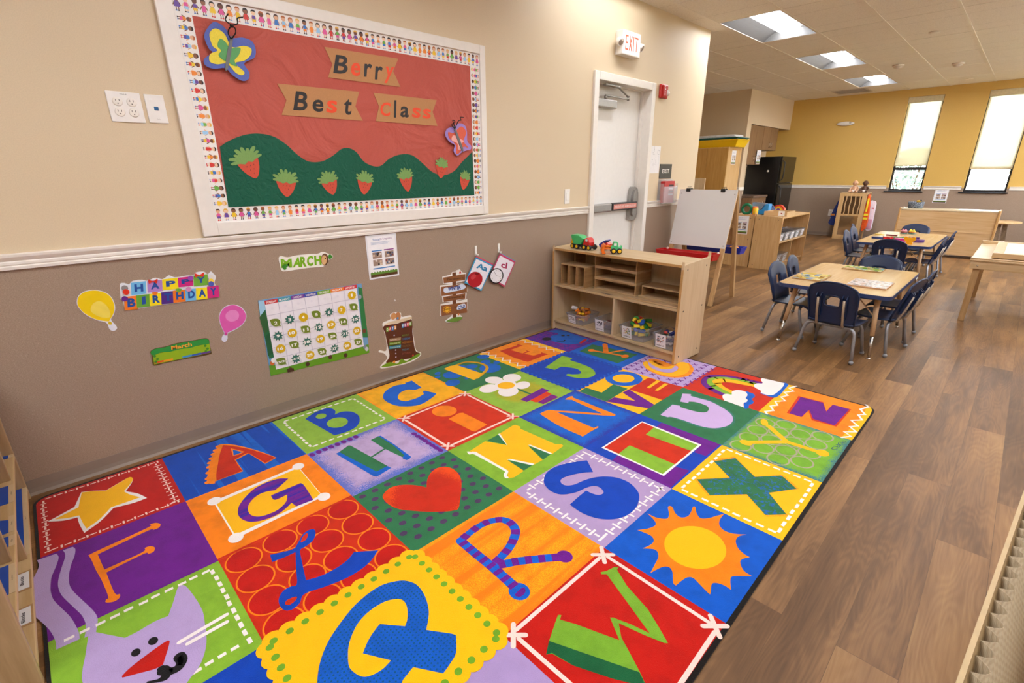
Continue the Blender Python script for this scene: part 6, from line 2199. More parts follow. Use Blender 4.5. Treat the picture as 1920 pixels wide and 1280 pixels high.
def bin_(label, x0, x1, y0, y1, h, z, card=None, P=sp, rz=SA, cz=0):
    p = P((x0 + x1) / 2, (y0 + y1) / 2, z + .0015)
    t = thing('clear_bin', label, 'storage bin', p, rz)
    w, d = (x1 - x0) / 2, (y1 - y0) / 2
    k = .86
    b = MB(); b.mat(M_BIN)
    lo = [(-w * k, -d * k), (w * k, -d * k), (w * k, d * k), (-w * k, d * k)]
    hi = [(-w, -d), (w, -d), (w, d), (-w, d)]
    b.face([(x, y, .001) for x, y in lo])
    for i in range(4):
        j = (i + 1) % 4
        b.face([(*lo[i], .001), (*lo[j], .001), (*hi[j], h), (*hi[i], h)])
    b.build('tub', parent=t, solid=.0022)
    b = MB(); b.mat(M_BIN)
    b.tube([(x, y, h) for x, y in hi], .0042, 8, closed=True); b.build('rim', parent=t)
    if card:
        cx, cw, ch, kind, txt = card
        a_ = MB(); a_.mat(mat('f1eef0', .35, var=.02))
        # card leaning on the front wall
        lean = math.atan2(d * (1 - k), h)
        R3 = Matrix.Rotation(lean, 3, 'X')
        base = Vector((cx, -d * k - .0045, .004 + cz))
        Q = lambda u, v, o=0: base + R3 @ Vector((u * cw, -o, v * ch))
        for i in range(1): a_.prism([Q(-.5, 0), Q(.5, 0), Q(.5, 1), Q(-.5, 1)], R3 @ Vector((0, -.0012, 0)))
        cd = a_.build('label_card', parent=t)
        a_ = MB()
        r2 = random.Random(kind)
        cols = {1: ('8d6a50', 'a88468', '6d5040'), 2: ('26262c', '3a3a42', '1c1c20'), 3: ('2d5a8a', '6d9a3a', 'b0502a', 'd8b030', '2a3a6a'), 4: ('7a3030', 'a86048', '3a4a5a', 'c09080')}[kind]
        for i in range(26):
            u, v = r2.uniform(-.38, .3), r2.uniform(.36, .82)
            a_.mat(mat(r2.choice(cols), .5))
            a_.face([Q(u, v, .0016 + .00005 * i), Q(u + .1, v, .0016 + .00005 * i), Q(u + .1, v + .06, .0016 + .00005 * i), Q(u, v + .06, .0016 + .00005 * i)])
        vs, fs, _ = text_geo(txt, .02)
        a_.mat(mat('3a3640', .6))
        V = [a_.bm.verts.new(Q(-.36 + .72 * x, .12 + .1 * y, .0016)) for x, y in vs]
        for f in fs:
            try: a_.bm.faces.new([V[i] for i in f]).material_index = a_.mi
            except ValueError: pass
        a_.build('label_print', parent=cd)
    return t, p


def toy_block(label, p, size, hexc, group, rnd, shape=0, name='toy_block', cat='toy block'):
    t = thing(name, label, cat, p, rnd.random() * 3, group)
    R3 = Matrix.Rotation(rnd.uniform(-.5, .5), 3, 'X') @ Matrix.Rotation(rnd.uniform(-.5, .5), 3, 'Y')
    b = MB(); b.mat(mat(hexc, .45, var=.04))
    s = size
    if shape == 0: b.box((-s, -s * .55, -s * .5), (s, s * .55, s * .5), s * .12, rot=R3, piv=(0, 0, 0))
    elif shape == 1: b.lathe([(s * .55, -s), (s * .6, -s * .9), (s * .6, s * .9), (s * .55, s)], (0, 0, 0), 14, R3 @ Vector((1, 0, .1)))
    elif shape == 2: b.prism([R3 @ Vector(q) for q in ((-s, -s * .5, -s * .5), (s, -s * .5, -s * .5), (0, -s * .5, s * .6))], R3 @ Vector((0, s, 0)))
    elif shape == 3:
        b.prism([R3 @ Vector((x * s, -s * .3, z * s)) for x, z in [(math.cos(PI * k / 8), math.sin(PI * k / 8)) for k in range(9)] + [(.45 * math.cos(PI * k / 8), .45 * math.sin(PI * k / 8)) for k in range(8, -1, -1)]], R3 @ Vector((0, s * .6, 0)))
    else: b.ball((0, 0, 0), s * .7, 12, 1.2, .9, .8, R3)
    b.build('block_body' if name == 'toy_block' else 'toy_body', parent=t)
    return t


def fill(binp, w, d, h0, n, cols, group, label, size, seed, shapes=(0, 0, 1, 2, 3), base=None):
    rnd = random.Random(seed)
    k = 0
    lvl = [(-.3, -.3), (.3, -.3), (-.3, .3), (.3, .3), (0, 0), (-.35, 0), (.35, 0), (0, -.38), (0, .38)]
    for i in range(n):
        u, v = lvl[i % 9]
        lay = i // 9
        z = .008 + size + lay * size * 1.25 + rnd.uniform(0, .004)
        kk = .6 if lay == 0 else .64
        c, s = math.cos(SA), math.sin(SA)
        x, y = u * w * kk * 2, v * d * kk * 2
        p = Vector((binp.x + x * c - y * s, binp.y + x * s + y * c, binp.z + z))
        hx = cols[(i * 5 + seed) % len(cols)]
        toy_block(label, p, size, hx[0], group, rnd, shapes[(i * 3 + seed) % len(shapes)])


z1 = .083
t, p = bin_('leftmost clear bin of animal toys on the bottom shelf', .155, .335, .022, .24, .085, z1, (-.03, .075, .07, 1, 'wooden animals'))
fill(p, .075, .09, .08, 34, [('ee8a1c',), ('8a5a44',), ('f0c020',), ('d9702a',), ('7a2a24',), ('b0704a',)], 'toys heaped in the leftmost bin', 'small orange, yellow or brown toy heaped in the leftmost clear bin', .021, 3, (4, 0, 3, 4, 2))
toy_block('white toy lying on top of the heap in the leftmost bin', p + Vector((-.05, -.055, .128)), .024, 'eceaf0', None, rb, 1, 'toy_cup', 'toy')
t, p = bin_('second clear bin from the left, in front of the centre divider', .455, .628, .018, .23, .1, z1, (-.03, .085, .095, 2, 'people & animals'))
fill(p, .07, .085, .09, 18, [('a05a5a',), ('8a6a6a',), ('b08078',)], 'toys low in the second bin', 'small dusty red or grey toy low in the second clear bin', .02, 5, (4, 0, 1))
t, p = bin_('large clear bin full of bright soft blocks right of the divider', .705, .935, .018, .26, .1, z1, (-.045, .085, .1, 3, 'Soft Blocks'), cz=-.0)
fill(p, .1, .105, .09, 33, [('f2d413',), ('2d8a3c',), ('d3261c',), ('2a5ab0',), ('f2d413',), ('3aa04a',)], 'soft blocks heaped in the bin', 'bright soft block heaped in the large bin right of the divider', .026, 7, (0, 1, 0, 3, 0))
t, p = bin_('rightmost clear bin at the end of the bottom shelf', 1.005, 1.175, .02, .23, .105, z1, (-.02, .085, .105, 4, 'bristle balls'))
fill(p, .07, .08, .09, 34, [('c8453c',), ('2a2f6a',), ('e8e4e2',), ('3d5a4a',), ('b09060',), ('2d3a7a',)], 'toys heaped in the rightmost bin', 'small red, navy or white toy heaped in the rightmost clear bin', .02, 9, (4, 3, 4, 0, 4))

# ---- toy trucks on top
TIRE, HUB = mat('17171a', .6), mat('f0c010', .4, var=.03)


def wheel(t, x, y, r, w, z=None):
    z = r if z is None else z
    b = MB(); b.mat(TIRE)
    b.lathe([(r * .6, -w / 2), (r * .92, -w / 2), (r, -w * .3), (r, w * .3), (r * .92, w / 2), (r * .6, w / 2)], (x, y, z), 16, (0, 1, 0))
    wh = b.build('wheel', parent=t)
    b = MB(); b.mat(HUB)
    b.lathe([(0, -w * .62), (r * .5, -w * .62), (r * .62, -w * .52), (r * .62, w * .52), (r * .5, w * .62), (0, w * .62)], (x, y, z), 14, (0, 1, 0))
    b.build('hub', parent=wh)


def plast(h): return mat(h, .32, var=.03)


zt = .7132 + BZ
t = thing('toy_dump_truck', 'toy dump truck with green bed and red cab on the shelf top', 'toy truck', (.295, 3.50, zt), SA)
for x in (-.1, -.045, .045, .1):
    for y in (-.042, .042): wheel(t, x, y, .024, .022)
b = MB(); b.mat(plast('1b1b1e')); b.box((-.12, -.03, .02), (.13, .03, .036), .004); b.build('chassis', parent=t)
b = MB(); b.mat(plast('46bd70')); b.prism([(-.125, -.045, .115), (-.09, -.045, .045), (.0, -.045, .045), (.03, -.045, .1), (.02, -.045, .103), (-.03, -.045, .128), (-.118, -.045, .13)], (0, .09, 0)); b.build('bed', parent=t, bevel=.004)
b = MB(); b.mat(plast('e8b40c')); b.prism([(-.13, -.04, .04), (-.085, -.04, .04), (-.1, -.04, .095), (-.12, -.04, .085)], (0, .08, 0)); b.build('tail', parent=t, bevel=.004)
b = MB(); b.mat(plast('d12a22')); b.prism([(.015, -.04, .037), (.1, -.04, .037), (.098, -.04, .07), (.085, -.04, .105), (.06, -.04, .115), (.035, -.04, .1)], (0, .08, 0)); b.build('cab', parent=t, bevel=.008)
b = MB(); b.mat(plast('eef0f2')); b.box((.05, -.0415, .078), (.078, .0415, .1), .003); b.build('window', parent=t); t.scale = (.86, .86, .86)
t = thing('toy_dumper', 'overturned blue and red toy tipper behind the orange blade', 'toy truck', (.452, 3.56, zt), SA)
b = MB(); b.mat(plast('2d3a9a')); b.prism([(-.03, -.03, .03), (.02, -.03, .008), (.04, -.03, .02), (.0, -.03, .05), (.05, -.03, .095), (.04, -.03, .1), (.01, -.03, .085), (-.04, -.03, .055)], (0, .07, 0)); b.build('tipper_bed', parent=t, bevel=.003)
b = MB(); b.mat(plast('cc2a26')); b.prism([(.0, -.025, .004), (.06, -.025, .012), (.075, -.025, .06), (.045, -.025, .08), (.01, -.025, .045), (.03, -.025, .025)], (0, .06, 0)); b.build('cab', parent=t, bevel=.004); t.scale = (.85, .85, .85)
t = thing('toy_bulldozer', 'green toy loader with an orange blade at the right of the toys', 'toy truck', (.608, 3.47, zt), SA - .2)
for x in (-.005, .05):
    for y in (-.04, .04): wheel(t, x, y, .026, .022)
b = MB(); b.mat(plast('52c47c')); b.prism([(-.03, -.035, .032), (.07, -.035, .032), (.075, -.035, .075), (.062, -.035, .072), (.055, -.035, .06), (.04, -.035, .062), (.035, -.035, .1), (.028, -.035, .108), (-.005, -.035, .108), (-.015, -.035, .07), (-.03, -.035, .06)], (0, .07, 0)); b.build('body', parent=t, bevel=.005)
b = MB(); b.mat(plast('e9f0ea')); b.box((-.004, -.0365, .075), (.022, .0365, .098), .002); b.build('window', parent=t)
b = MB(); b.mat(plast('ee7a18')); b.box((-.09, -.03, .04), (-.02, -.02, .052), .003); b.box((-.09, .02, .04), (-.02, .03, .052), .003); b.tube([(-.03, 0, .06), (-.06, 0, .07), (-.088, 0, .045)], .012, 8); b.build('lift_arm', parent=t)
b = MB(); b.mat(plast('f0731a')); b.prism([(-.08, -.062, .085), (-.092, -.062, .06), (-.092, -.062, .03), (-.075, -.062, .003), (-.11, -.062, .001), (-.12, -.062, .03), (-.115, -.062, .065), (-.095, -.062, .09)], (0, .124, 0)); b.build('blade', parent=t, bevel=.003)
t.rotation_euler = (0, 0, SA + .75); t.scale = (.82, .82, .82)

# ---- easel
e = thing('easel', 'wooden painting easel with white board and coloured paint trays', 'easel', (.42, 5.42, 0))
o_ = e.location
EW = wood('cfa976', 'b98f5c', axis='z', name='easel_wood')
for nm, (xa, ya, yb) in (('l', (.14, 5.15, 5.425)), ('r', (.70, 5.15, 5.425)), ('lb', (.14, 5.70, 5.445)), ('rb', (.70, 5.70, 5.445))):
    b = MB(o_); b.mat(EW)
    b.prism([(xa - .02, ya - .018, 0), (xa + .02, ya - .018, 0), (xa + .02, ya + .018, 0), (xa - .02, ya + .018, 0)], (0, yb - ya, 1.135)); b.build('leg', parent=e)
for ya, z in ((5.345, .78), (5.51, .78)):
    b = MB(o_); b.mat(EW); b.box((.16, ya - .01, z - .02), (.68, ya + .01, z + .02)); b.build('rail', parent=e)
dy = .275 / 1.135
for sgn, yb, lab in ((-1, 5.15, 'white'), (1, 5.70, 'white')):
    b = MB(o_); b.mat(mat('dcd9d6', .28, var=.015, scale=3, name='whiteboard') if sgn < 0 else EW)
    y_at = lambda z: yb - sgn * dy * z + sgn * .022
    b.prism([(.115, y_at(.575), .575), (.725, y_at(.575), .575), (.725, y_at(1.14), 1.14), (.115, y_at(1.14), 1.14)], (0, -sgn * .008, 0)); bd = b.build('drawing_board', parent=e)
    if sgn < 0:
        b = MB(o_); b.mat(SCREW)
        for x in (.135, .705):
            for z in (.6, 1.1): b.lathe([(.005, 0), (.004, .002), (0, .002)], (x, y_at(z), z), 10, (0, -1, 0))
        b.build('screws', parent=bd)
    for x in (.21, .58):
        b = MB(o_); b.mat(mat('16161a', .35)); b.box((x - .022, y_at(1.13) - .012, 1.118), (x + .022, y_at(1.13) + .012, 1.15), .003)
        b.tube([(x - .012, y_at(1.14), 1.15), (x - .012, y_at(1.14), 1.165), (x + .012, y_at(1.14), 1.165), (x + .012, y_at(1.14), 1.15)], .002, 6); b.build('board_clip', parent=e)


def tray(hexc, x0, x1, y0, y1, z0, z1, name):
    b = MB(o_); b.mat(mat(hexc, .28, var=.03))
    k = .018
    lo = [(x0 + k, y0 + k), (x1 - k, y0 + k), (x1 - k, y1 - k), (x0 + k, y1 - k)]
    hi = [(x0, y0), (x1, y0), (x1, y1), (x0, y1)]
    il = [(x0 + k + .006, y0 + k + .006), (x1 - k - .006, y0 + k + .006), (x1 - k - .006, y1 - k - .006), (x0 + k + .006, y1 - k - .006)]
    ih = [(x0 + .012, y0 + .012), (x1 - .012, y0 + .012), (x1 - .012, y1 - .012), (x0 + .012, y1 - .012)]
    b.face([(*q, z0) for q in lo[::-1]]); b.face([(*q, z0 + .006) for q in il])
    for i in range(4):
        j = (i + 1) % 4
        b.face([(*lo[i], z0), (*lo[j], z0), (*hi[j], z1), (*hi[i], z1)])
        b.face([(*hi[i], z1), (*hi[j], z1), (*ih[j], z1), (*ih[i], z1)])
        b.face([(*ih[i], z1), (*ih[j], z1), (*il[j], z0 + .006), (*il[i], z0 + .006)])
    return b.build(name, parent=e)


r_ = tray('c4121c', .06, .70, 5.085, 5.25, .462, .53, 'paint_tray'); r_['label'] = 'red plastic paint tray'
r_ = tray('2236b0', .14, .765, 5.60, 5.76, .48, .55, 'paint_tray'); r_['label'] = 'blue plastic paint tray'
for x in (.14, .70):
    b = MB(o_); b.mat(mat('e8d8d0', .3)); b.ball((x - .01, 5.215, .534), .012, 10); b.build('tray_knob', parent=e)
b = MB((.66, 5.68, .488)); b.mat(plast('f09a20')); b.box((.61, 5.65, .4875), (.70, 5.71, .55), .01); tag(b.build('sponge'), 'orange sponge sitting in the blue easel tray', 'sponge')
b = MB(o_); b.mat(mat('4a3a30', .6)); b.tube([(.70, 5.32, .6), (.70, 5.45, .575), (.70, 5.56, .6)], .003, 6); b.build('stay_cord', parent=e)

# ---- the two shelves back to back behind the easel
fs1 = shelf_unit('toy_shelf', 'maple toy shelf with clear bins facing the tables', (.503, 7.608, 0), PI / 2, 1.19, .355, .735, shelves=(.075, .385), dividers=((.6, .075, .366),), mats=(MAPLED, MAPLEDZ))
fs2 = shelf_unit('toy_shelf', 'maple shelf behind the easel holding the info sheet and bright toys', (-.25, 8.80, 0), -PI / 2, 1.15, .37, .735, shelves=(.075, .385), mats=(MAPLED, MAPLEDZ))


def fp(x, y, z=0): return rot_pts([(x, y, z)], (.503, 7.608, 0), PI / 2)[0]


for k in range(5):
    bin_('clear bin on the upper board of the far toy shelf, %s' % ('nearest', 'second', 'middle', 'fourth', 'farthest')[k], .05 + .225 * k, .255 + .225 * k, .02, .28, .11, .385, (0, .1, .09, 2 if k % 2 else 4, 'toys'), P=fp, rz=PI / 2)
for k in range(2):
    bin_('clear bin on the bottom board of the far toy shelf, %s' % ('nearer', 'farther')[k], .06 + .25 * k, .28 + .25 * k, .02, .28, .12, .075, (0, .1, .09, 2, 'toys'), P=fp, rz=PI / 2)
sheet('info sheet on the end of the maple shelf behind the easel', 1, -1, 7.6479, lambda u, v: Vector((-.136 + .185 * u, 7.6479, .46 + .255 * v)))
tz = .7212
# bright toys on the far shelf
t = thing('toy_ring', 'green toy ring standing at the near end of the far shelf top', 'toy', (-.03, 7.72, tz))
b = MB(); b.mat(plast('15724a')); R0 = .062
b.tube([(R0 * math.cos(a), 0, R0 + .0225 + R0 * math.sin(a)) for a in (2 * PI * k / 20 for k in range(20))], .021, 10, closed=True); b.build('ring', parent=t)
t = thing('toy_cylinder', 'orange and yellow toy cylinder beside the green ring', 'toy', (.09, 7.71, tz + .0008))
b = MB(); b.mat(plast('f0761c')); b.lathe([(.032, .001), (.035, .005), (.035, .12), (.03, .125), (0, .125)], (0, 0, 0), 18); b.build('tube', parent=t)
b = MB(); b.mat(plast('f6c62a')); b.lathe([(.036, .02), (.037, .022), (.037, .1), (.036, .102)], (.004, 0, 0), 18); b.build('sleeve', parent=t)
t = thing('toy_scoop', 'bright blue toy slide with a clear hopper on the far shelf', 'toy', (.06, 8.02, tz))
b = MB(); b.mat(plast('2f8fd0')); b.prism([(-.12, -.05, 0), (.12, -.05, 0), (.12, -.05, .15), (.07, -.05, .15), (.03, -.05, .07), (-.12, -.05, .03)], (0, .12, 0)); b.build('slide', parent=t, bevel=.008)
b = MB(); b.mat(clear_plastic('blue_tinted_plastic', '9cd0f0', .2)); b.prism([(-.1, -.04, .05), (.02, -.04, .08), (.06, -.04, .155), (-.12, -.04, .165)], (0, .1, 0)); b.build('hopper', parent=t)
t = thing('toy_helmet', 'dark blue shiny toy helmet on the far shelf', 'toy', (.04, 8.36, tz))
b = MB(); b.mat(mat('1d2f5c', .12, var=.03)); b.lathe([(.105, 0), (.11, .02), (.1, .07), (.07, .11), (.03, .125), (0, .128)], (0, 0, 0), 22); b.build('dome', parent=t)
b = MB(); b.mat(mat('16244a', .2)); b.lathe([(.13, .002), (.132, .008), (.105, .016)], (0, 0, 0), 22); b.build('brim', parent=t)
for k, (x, y) in enumerate(((-.07, 8.62), (.1, 8.66))):
    t = thing('rainbow_stacker', ('left', 'right')[k] + ' toy of rainbow arches on a blue base at the far end of the shelf', 'toy', (x, y, tz))
    b = MB(); b.mat(plast('2a4fb0')); b.box((-.09, -.05, 0), (.09, .05, .02), .006); b.build('base', parent=t)
    for j, hx in enumerate(('d83a2c', 'f0901c', 'f0d02a', '7a4aa0')):
        r0, r1 = .085 - j * .018, .085 - j * .018 - .016
        b = MB(); b.mat(plast(hx))
        b.prism([(r0 * math.cos(a), -.03, .02 + r0 * math.sin(a)) for a in (PI * q / 10 for q in range(11))] + [(r1 * math.cos(a), -.03, .02 + r1 * math.sin(a)) for a in (PI * q / 10 for q in range(10, -1, -1))], (0, .06, 0)); b.build('arch', parent=t)
t = thing('wooden_tray', 'shallow wooden tray with a white card on the far toy shelf top', 'tray', (.33, 7.99, tz))
b = MB(); b.mat(MAPLED); b.box((-.15, -.17, .0005), (.15, .17, .008))
for q in ((-.15, -.17, .15, -.158), (-.15, .158, .15, .17), (-.15, -.158, -.138, .158), (.138, -.158, .15, .158)): b.box((q[0], q[1], .008), (q[2], q[3], .06))
b.build('tray', parent=t)
b = MB(); b.mat(mat('f0ece6', .4)); b.box((.04, -.1735, .005), (.12, -.1705, .07)); cd = b.build('name_card', parent=t)
b = MB(); b.mat(mat('a03a30', .5)); b.box((.07, -.1745, .03), (.09, -.1737, .045)); b.build('print', parent=cd)
b = MB((.3, 8.0, tz + .0085)); b.mat(mat('6d9a3a', .6)); b.box((.24, 7.96, tz + .0085), (.36, 8.06, tz + .03), .004); tag(b.build('green_card'), 'small green card lying in the wooden tray', 'card')

# ---- tall cabinet with tubs on top
t = thing('tall_cabinet', 'tall honey maple two-door cabinet in the recess left of the kitchen', 'cabinet', (-1.62, 9.86, 0))
o_ = t.location
b = MB(o_); b.mat(MAPLEDZ); b.box((-2.05, 9.622, .03), (-1.2, 10.2, 1.735), .004); b.mat(mat('2a241e', .6)); b.box((-2.03, 9.64, 0), (-1.22, 10.18, .03)); b.build('carcass', parent=t)
DOORM = wood('c79a55', 'b5853f', axis='z', name='cabinet_door_laminate')
for x0, x1, hx in ((-2.048, -1.586, -1.62), (-1.582, -1.202, -1.55)):
    b = MB(o_); b.mat(DOORM); b.box((x0, 9.603, .05), (x1, 9.621, 1.72), .002); d = b.build('door', parent=t)
    b = MB(o_); b.mat(M_CHR); b.tube([(hx, 9.602, .82), (hx, 9.58, .83), (hx, 9.58, .92), (hx, 9.602, .93)], .004, 8); b.build('handle', parent=d)
sheet('narrow info sheet on the side of the tall honey maple cabinet', 0, 1, -1.1975, lambda u, v: Vector((-1.1975, 9.77 + .19 * u, 1.44 + .24 * v)))


def tub(name, label, hexc, x0, x1, y0, y1, z0, h, k=.05):
    p = Vector(((x0 + x1) / 2, (y0 + y1) / 2, z0))
    t = thing(name, label, 'tub', p)
    b = MB(p); b.mat(mat(hexc, .35, var=.03))
    lo = [(x0 + k, y0 + k), (x1 - k, y0 + k), (x1 - k, y1 - k), (x0 + k, y1 - k)]
    hi = [(x0 + .012, y0 + .012), (x1 - .012, y0 + .012), (x1 - .012, y1 - .012), (x0 + .012, y1 - .012)]
    b.face([(*q, z0) for q in lo[::-1]])
    for i in range(4):
        j = (i + 1) % 4
        b.face([(*lo[i], z0), (*lo[j], z0), (*hi[j], z0 + h), (*hi[i], z0 + h)])
    b.build('tub', parent=t, solid=.004)
    b = MB(p); b.mat(mat(hexc, .3, var=.05))
    for q in ((x0, y0, x1, y0 + .02), (x0, y1 - .02, x1, y1), (x0, y0 + .02, x0 + .02, y1 - .02), (x1 - .02, y0 + .02, x1, y1 - .02)): b.box((q[0], q[1], z0 + h), (q[2], q[3], z0 + h + .012), .004)
    b.build('rim', parent=t)


tub('sand_tub', 'large yellow plastic tub with orange rim on the tall cabinet', 'eec20a', -1.95, -1.06, 9.62, 10.16, 1.7375, .115, .06)
tub('sand_tub', 'teal plastic tub nested in the yellow one on the tall cabinet', '2f6f72', -1.94, -1.07, 9.63, 10.15, 1.8675, .02, .03)
b = MB((-1.5, 9.88, 1.9005)); b.mat(mat('e4e4e6', .25)); b.box((-1.85, 9.66, 1.9005), (-1.12, 10.12, 1.915), .004); b.box((-1.82, 9.69, 1.915), (-1.16, 10.09, 1.945), .012); tag(b.build('tub_lid'), 'white plastic lid on top of the stacked tubs', 'lid')
t = thing('pale_panel', 'pale wooden panel standing in front of the tall cabinet', 'panel', (-1.5, 9.3, 0))
b = MB(t.location); b.mat(MAPLEZ); b.box((-1.9, 9.285, 0), (-1.423, 9.31, 1.205), .004); b.build('panel', parent=t)
b = MB(t.location); b.mat(MAPLEZ); b.box((-1.85, 9.311, 0), (-1.47, 9.45, .06), .004); b.build('foot', parent=t)

# ---- kitchenette
OAK = wood('8a6a4c', '6f5238', axis='z', name='oak_laminate', scale=4)
def cab(name, label, y0, y1, z0, z1, xf, xb, doors, handles_z, drawers=False):
    t = thing(name, label, 'cabinet', (xb + .01, (y0 + y1) / 2, z0))
    o_ = t.location
    b = MB(o_); b.mat(OAK); b.box((xb, y0, z0), (xf - .02, y1, z1)); b.build('carcass', parent=t)
    n = len(doors)
    for k, (a, c) in enumerate(doors):
        b = MB(o_); b.mat(OAK); b.box((xf - .019, a + .0015, z0 + .002), (xf, c - .0015, z1 - .002), .002); d = b.build('drawer' if drawers else 'door', parent=t)
        hy = (c - .045) if k % 2 == 0 else (a + .045)
        if drawers: hy = (a + c) / 2
        b = MB(o_); b.mat(M_CHR)
        if drawers: b.tube([(xf, hy - .045, handles_z), (xf + .026, hy - .04, handles_z), (xf + .026, hy + .04, handles_z), (xf, hy + .045, handles_z)], .005, 8)
        else: b.tube([(xf, hy, handles_z - .045), (xf + .026, hy, handles_z - .04), (xf + .026, hy, handles_z + .04), (xf, hy, handles_z + .045)], .005, 8)
        b.build('handle', parent=d)
    return t


cab('wall_cabinet', 'tall brown wall cabinet left of the refrigerator', 10.46, 11.16, 1.44, 2.15, -1.2, -1.58, ((10.46, 10.81), (10.81, 11.16)), 1.55)
cab('wall_cabinet', 'short brown wall cabinet above the refrigerator', 11.165, 11.95, 1.72, 2.15, -1.2, -1.58, ((11.165, 11.557), (11.557, 11.95)), 1.82)
cab('base_cabinet', 'brown base cabinet with drawers under the kitchen counter', 10.46, 11.2, .1, .825, -.985, -1.58, ((10.46, 10.83), (10.83, 11.2)), .73, True)
b = MB((-1.28, 10.83, .826)); b.mat(mat('6e5a4c', .3, var=.35, scale=60, name='speckled_counter')); b.box((-1.58, 10.455, .8265), (-.965, 11.215, .865), .006); tag(b.build('countertop'), 'speckled brown counter top left of the refrigerator', 'counter')
sheet('info sheet hanging on the tall brown wall cabinet', 0, 1, -1.1765, lambda u, v: Vector((-1.1765, 10.9 + .2 * u, 1.46 + .25 * v)))
FB_ = mat('0c0c0e', .32, var=.1, name='black_enamel')
FS_ = mat('15140f', .12, var=.1, name='gloss_black_enamel')
t = thing('refrigerator', 'black refrigerator with a white magnet on its side', 'refrigerator', (-1.23, 11.97, 0))
o_ = t.location
b = MB(o_); b.mat(FB_); b.box((-1.58, 11.56, .04), (-.945, 12.4, 1.6), .008); b.box((-1.5, 11.6, 0), (-1.0, 12.36, .04)); b.build('body', parent=t)
for z0, z1, nm in ((.05, 1.07, 'door'), (1.082, 1.6, 'freezer_door')):
    b = MB(o_); b.mat(FS_); b.box((-.944, 11.56, z0), (-.9, 12.4, z1), .012); d = b.build(nm, parent=t)
    zz = (1.02, .55) if nm == 'door' else (1.13, 1.52)
    b = MB(o_); b.mat(FB_); b.tube([(-.9, 11.6, zz[0]), (-.86, 11.6, zz[0] + (.04 if zz[1] > zz[0] else -.04)), (-.852, 11.6, (zz[0] + zz[1]) / 2), (-.86, 11.6, zz[1] - (.04 if zz[1] > zz[0] else -.04)), (-.9, 11.6, zz[1])], .011, 8); b.build('handle', parent=d)
b = MB((-1.15, 11.556, 1.32)); b.mat(M_WHITE); b.lathe([(.02, 0), (.02, .005), (0, .006)], (-1.15, 11.5595, 1.32), 16, (0, -1, 0)); tag(b.build('magnet'), 'round white magnet on the black refrigerator side', 'magnet')

# ---- dress-up centre with mirror, costumes and dolls
dc = thing('dress_up_stand', 'maple dress-up stand with a mirror in front of the mustard wall', 'dress-up stand', (.33, 12.3, 0))
o_ = dc.location
b = MB(o_); b.mat(MAPLEDZ)
X0_, X1_, YF = .107, .56, 12.10
for q in ((X0_, 0, X0_ + .075, .9), (X1_ - .075, 0, X1_, .9)): b.box((q[0], YF, q[1]), (q[2], YF + .02, q[3]), .003)
b.box((X0_ + .075, YF, .0), (X1_ - .075, YF + .02, .08)); b.box((X0_ + .075, YF, .835), (X1_ - .075, YF + .02, .9)); b.box((X0_ + .075, YF, .46), (X1_ - .075, YF + .02, .49))
b.build('mirror_frame', parent=dc)
mm = NT('mirror'); mm.set(Base_Color=mm.ramp(mm.noise(mm.co(), 2, 2), [(.3, 'c9c4bb'), (.7, 'd6d2ca')]), Metallic=1.0, Roughness=.06); mm.bump(mm.noise(mm.co(), 5, 2), .05, .02)
b = MB(o_); b.mat(mm.m); b.box((X0_ + .07, YF + .008, .075), (X1_ - .07, YF + .016, .465)); b.build('mirror', parent=dc)
b = MB(o_); b.mat(mat('5a3d1c', .5, var=.2)); b.box((X0_ + .07, YF + .03, .49), (X1_ - .07, YF + .036, .84)); b.build('reflection_back', parent=dc)  # dark part of a mirror reflection, built as a solid back
for k in range(4):
    x = X0_ + .11 + k * .078
    b = MB(o_); b.mat(MAPLED)
    b.prism([(x + .005 * math.sin(j * .9 + k), YF + .004, .49 + j * .0345) for j in range(11)] + [(x + .017 + .005 * math.sin(j * .9 + k), YF + .004, .49 + j * .0345) for j in range(10, -1, -1)], (0, .014, 0)); b.build('slat', parent=dc)  # wavy bars shape what the upper mirror reflects
b = MB(o_); b.mat(MAPLED); b.box((X0_, YF + .02, .88), (X1_, 12.5, .9), .003); b.build('top_board', parent=dc)
b = MB(o_); b.mat(MAPLEDZ); b.box((X0_ + .18, YF + .04, 0), (X0_ + .2, 12.5, .88)); b.build('divider', parent=dc)
for x in (X0_, X1_ - .02):
    b = MB(o_); b.mat(MAPLEDZ); b.box((x, 12.47, 0), (x + .02, 12.5, .88)); b.build('back_post', parent=dc)
    b = MB(o_); b.mat(MAPLEDZ); b.box((x, YF + .02, .8), (x + .02, 12.47, .84)); b.build('hanging_rail', parent=dc)


def costume(name, label, pts, x, th, m, bands_=(), sgn=1):
    """a garment hung on the side of the stand, outline in (y, z), its own thickness and folds"""
    zc = sum(p[1] for p in pts) / len(pts)
    t = thing(name, label, 'costume', (sum(p[0] for p in pts) / len(pts), x, min(p[1] for p in pts)))
    o_ = t.location
    b = MB(o_); b.mat(m)
    P = cr_spline(pts, True, 4)
    b.prism([(xx, x + .006 * math.sin(z * 40), z) for xx, z in P], (0, th, 0)); b.build('garment', parent=t)
    for (y0, z0, y1, z1), hx in bands_:
        b = MB(o_); b.mat(mat(hx, .5)); b.box((y0, x - .012, z0), (y1, x + .002, z1), .002); b.build('stripe', parent=t)
    return t


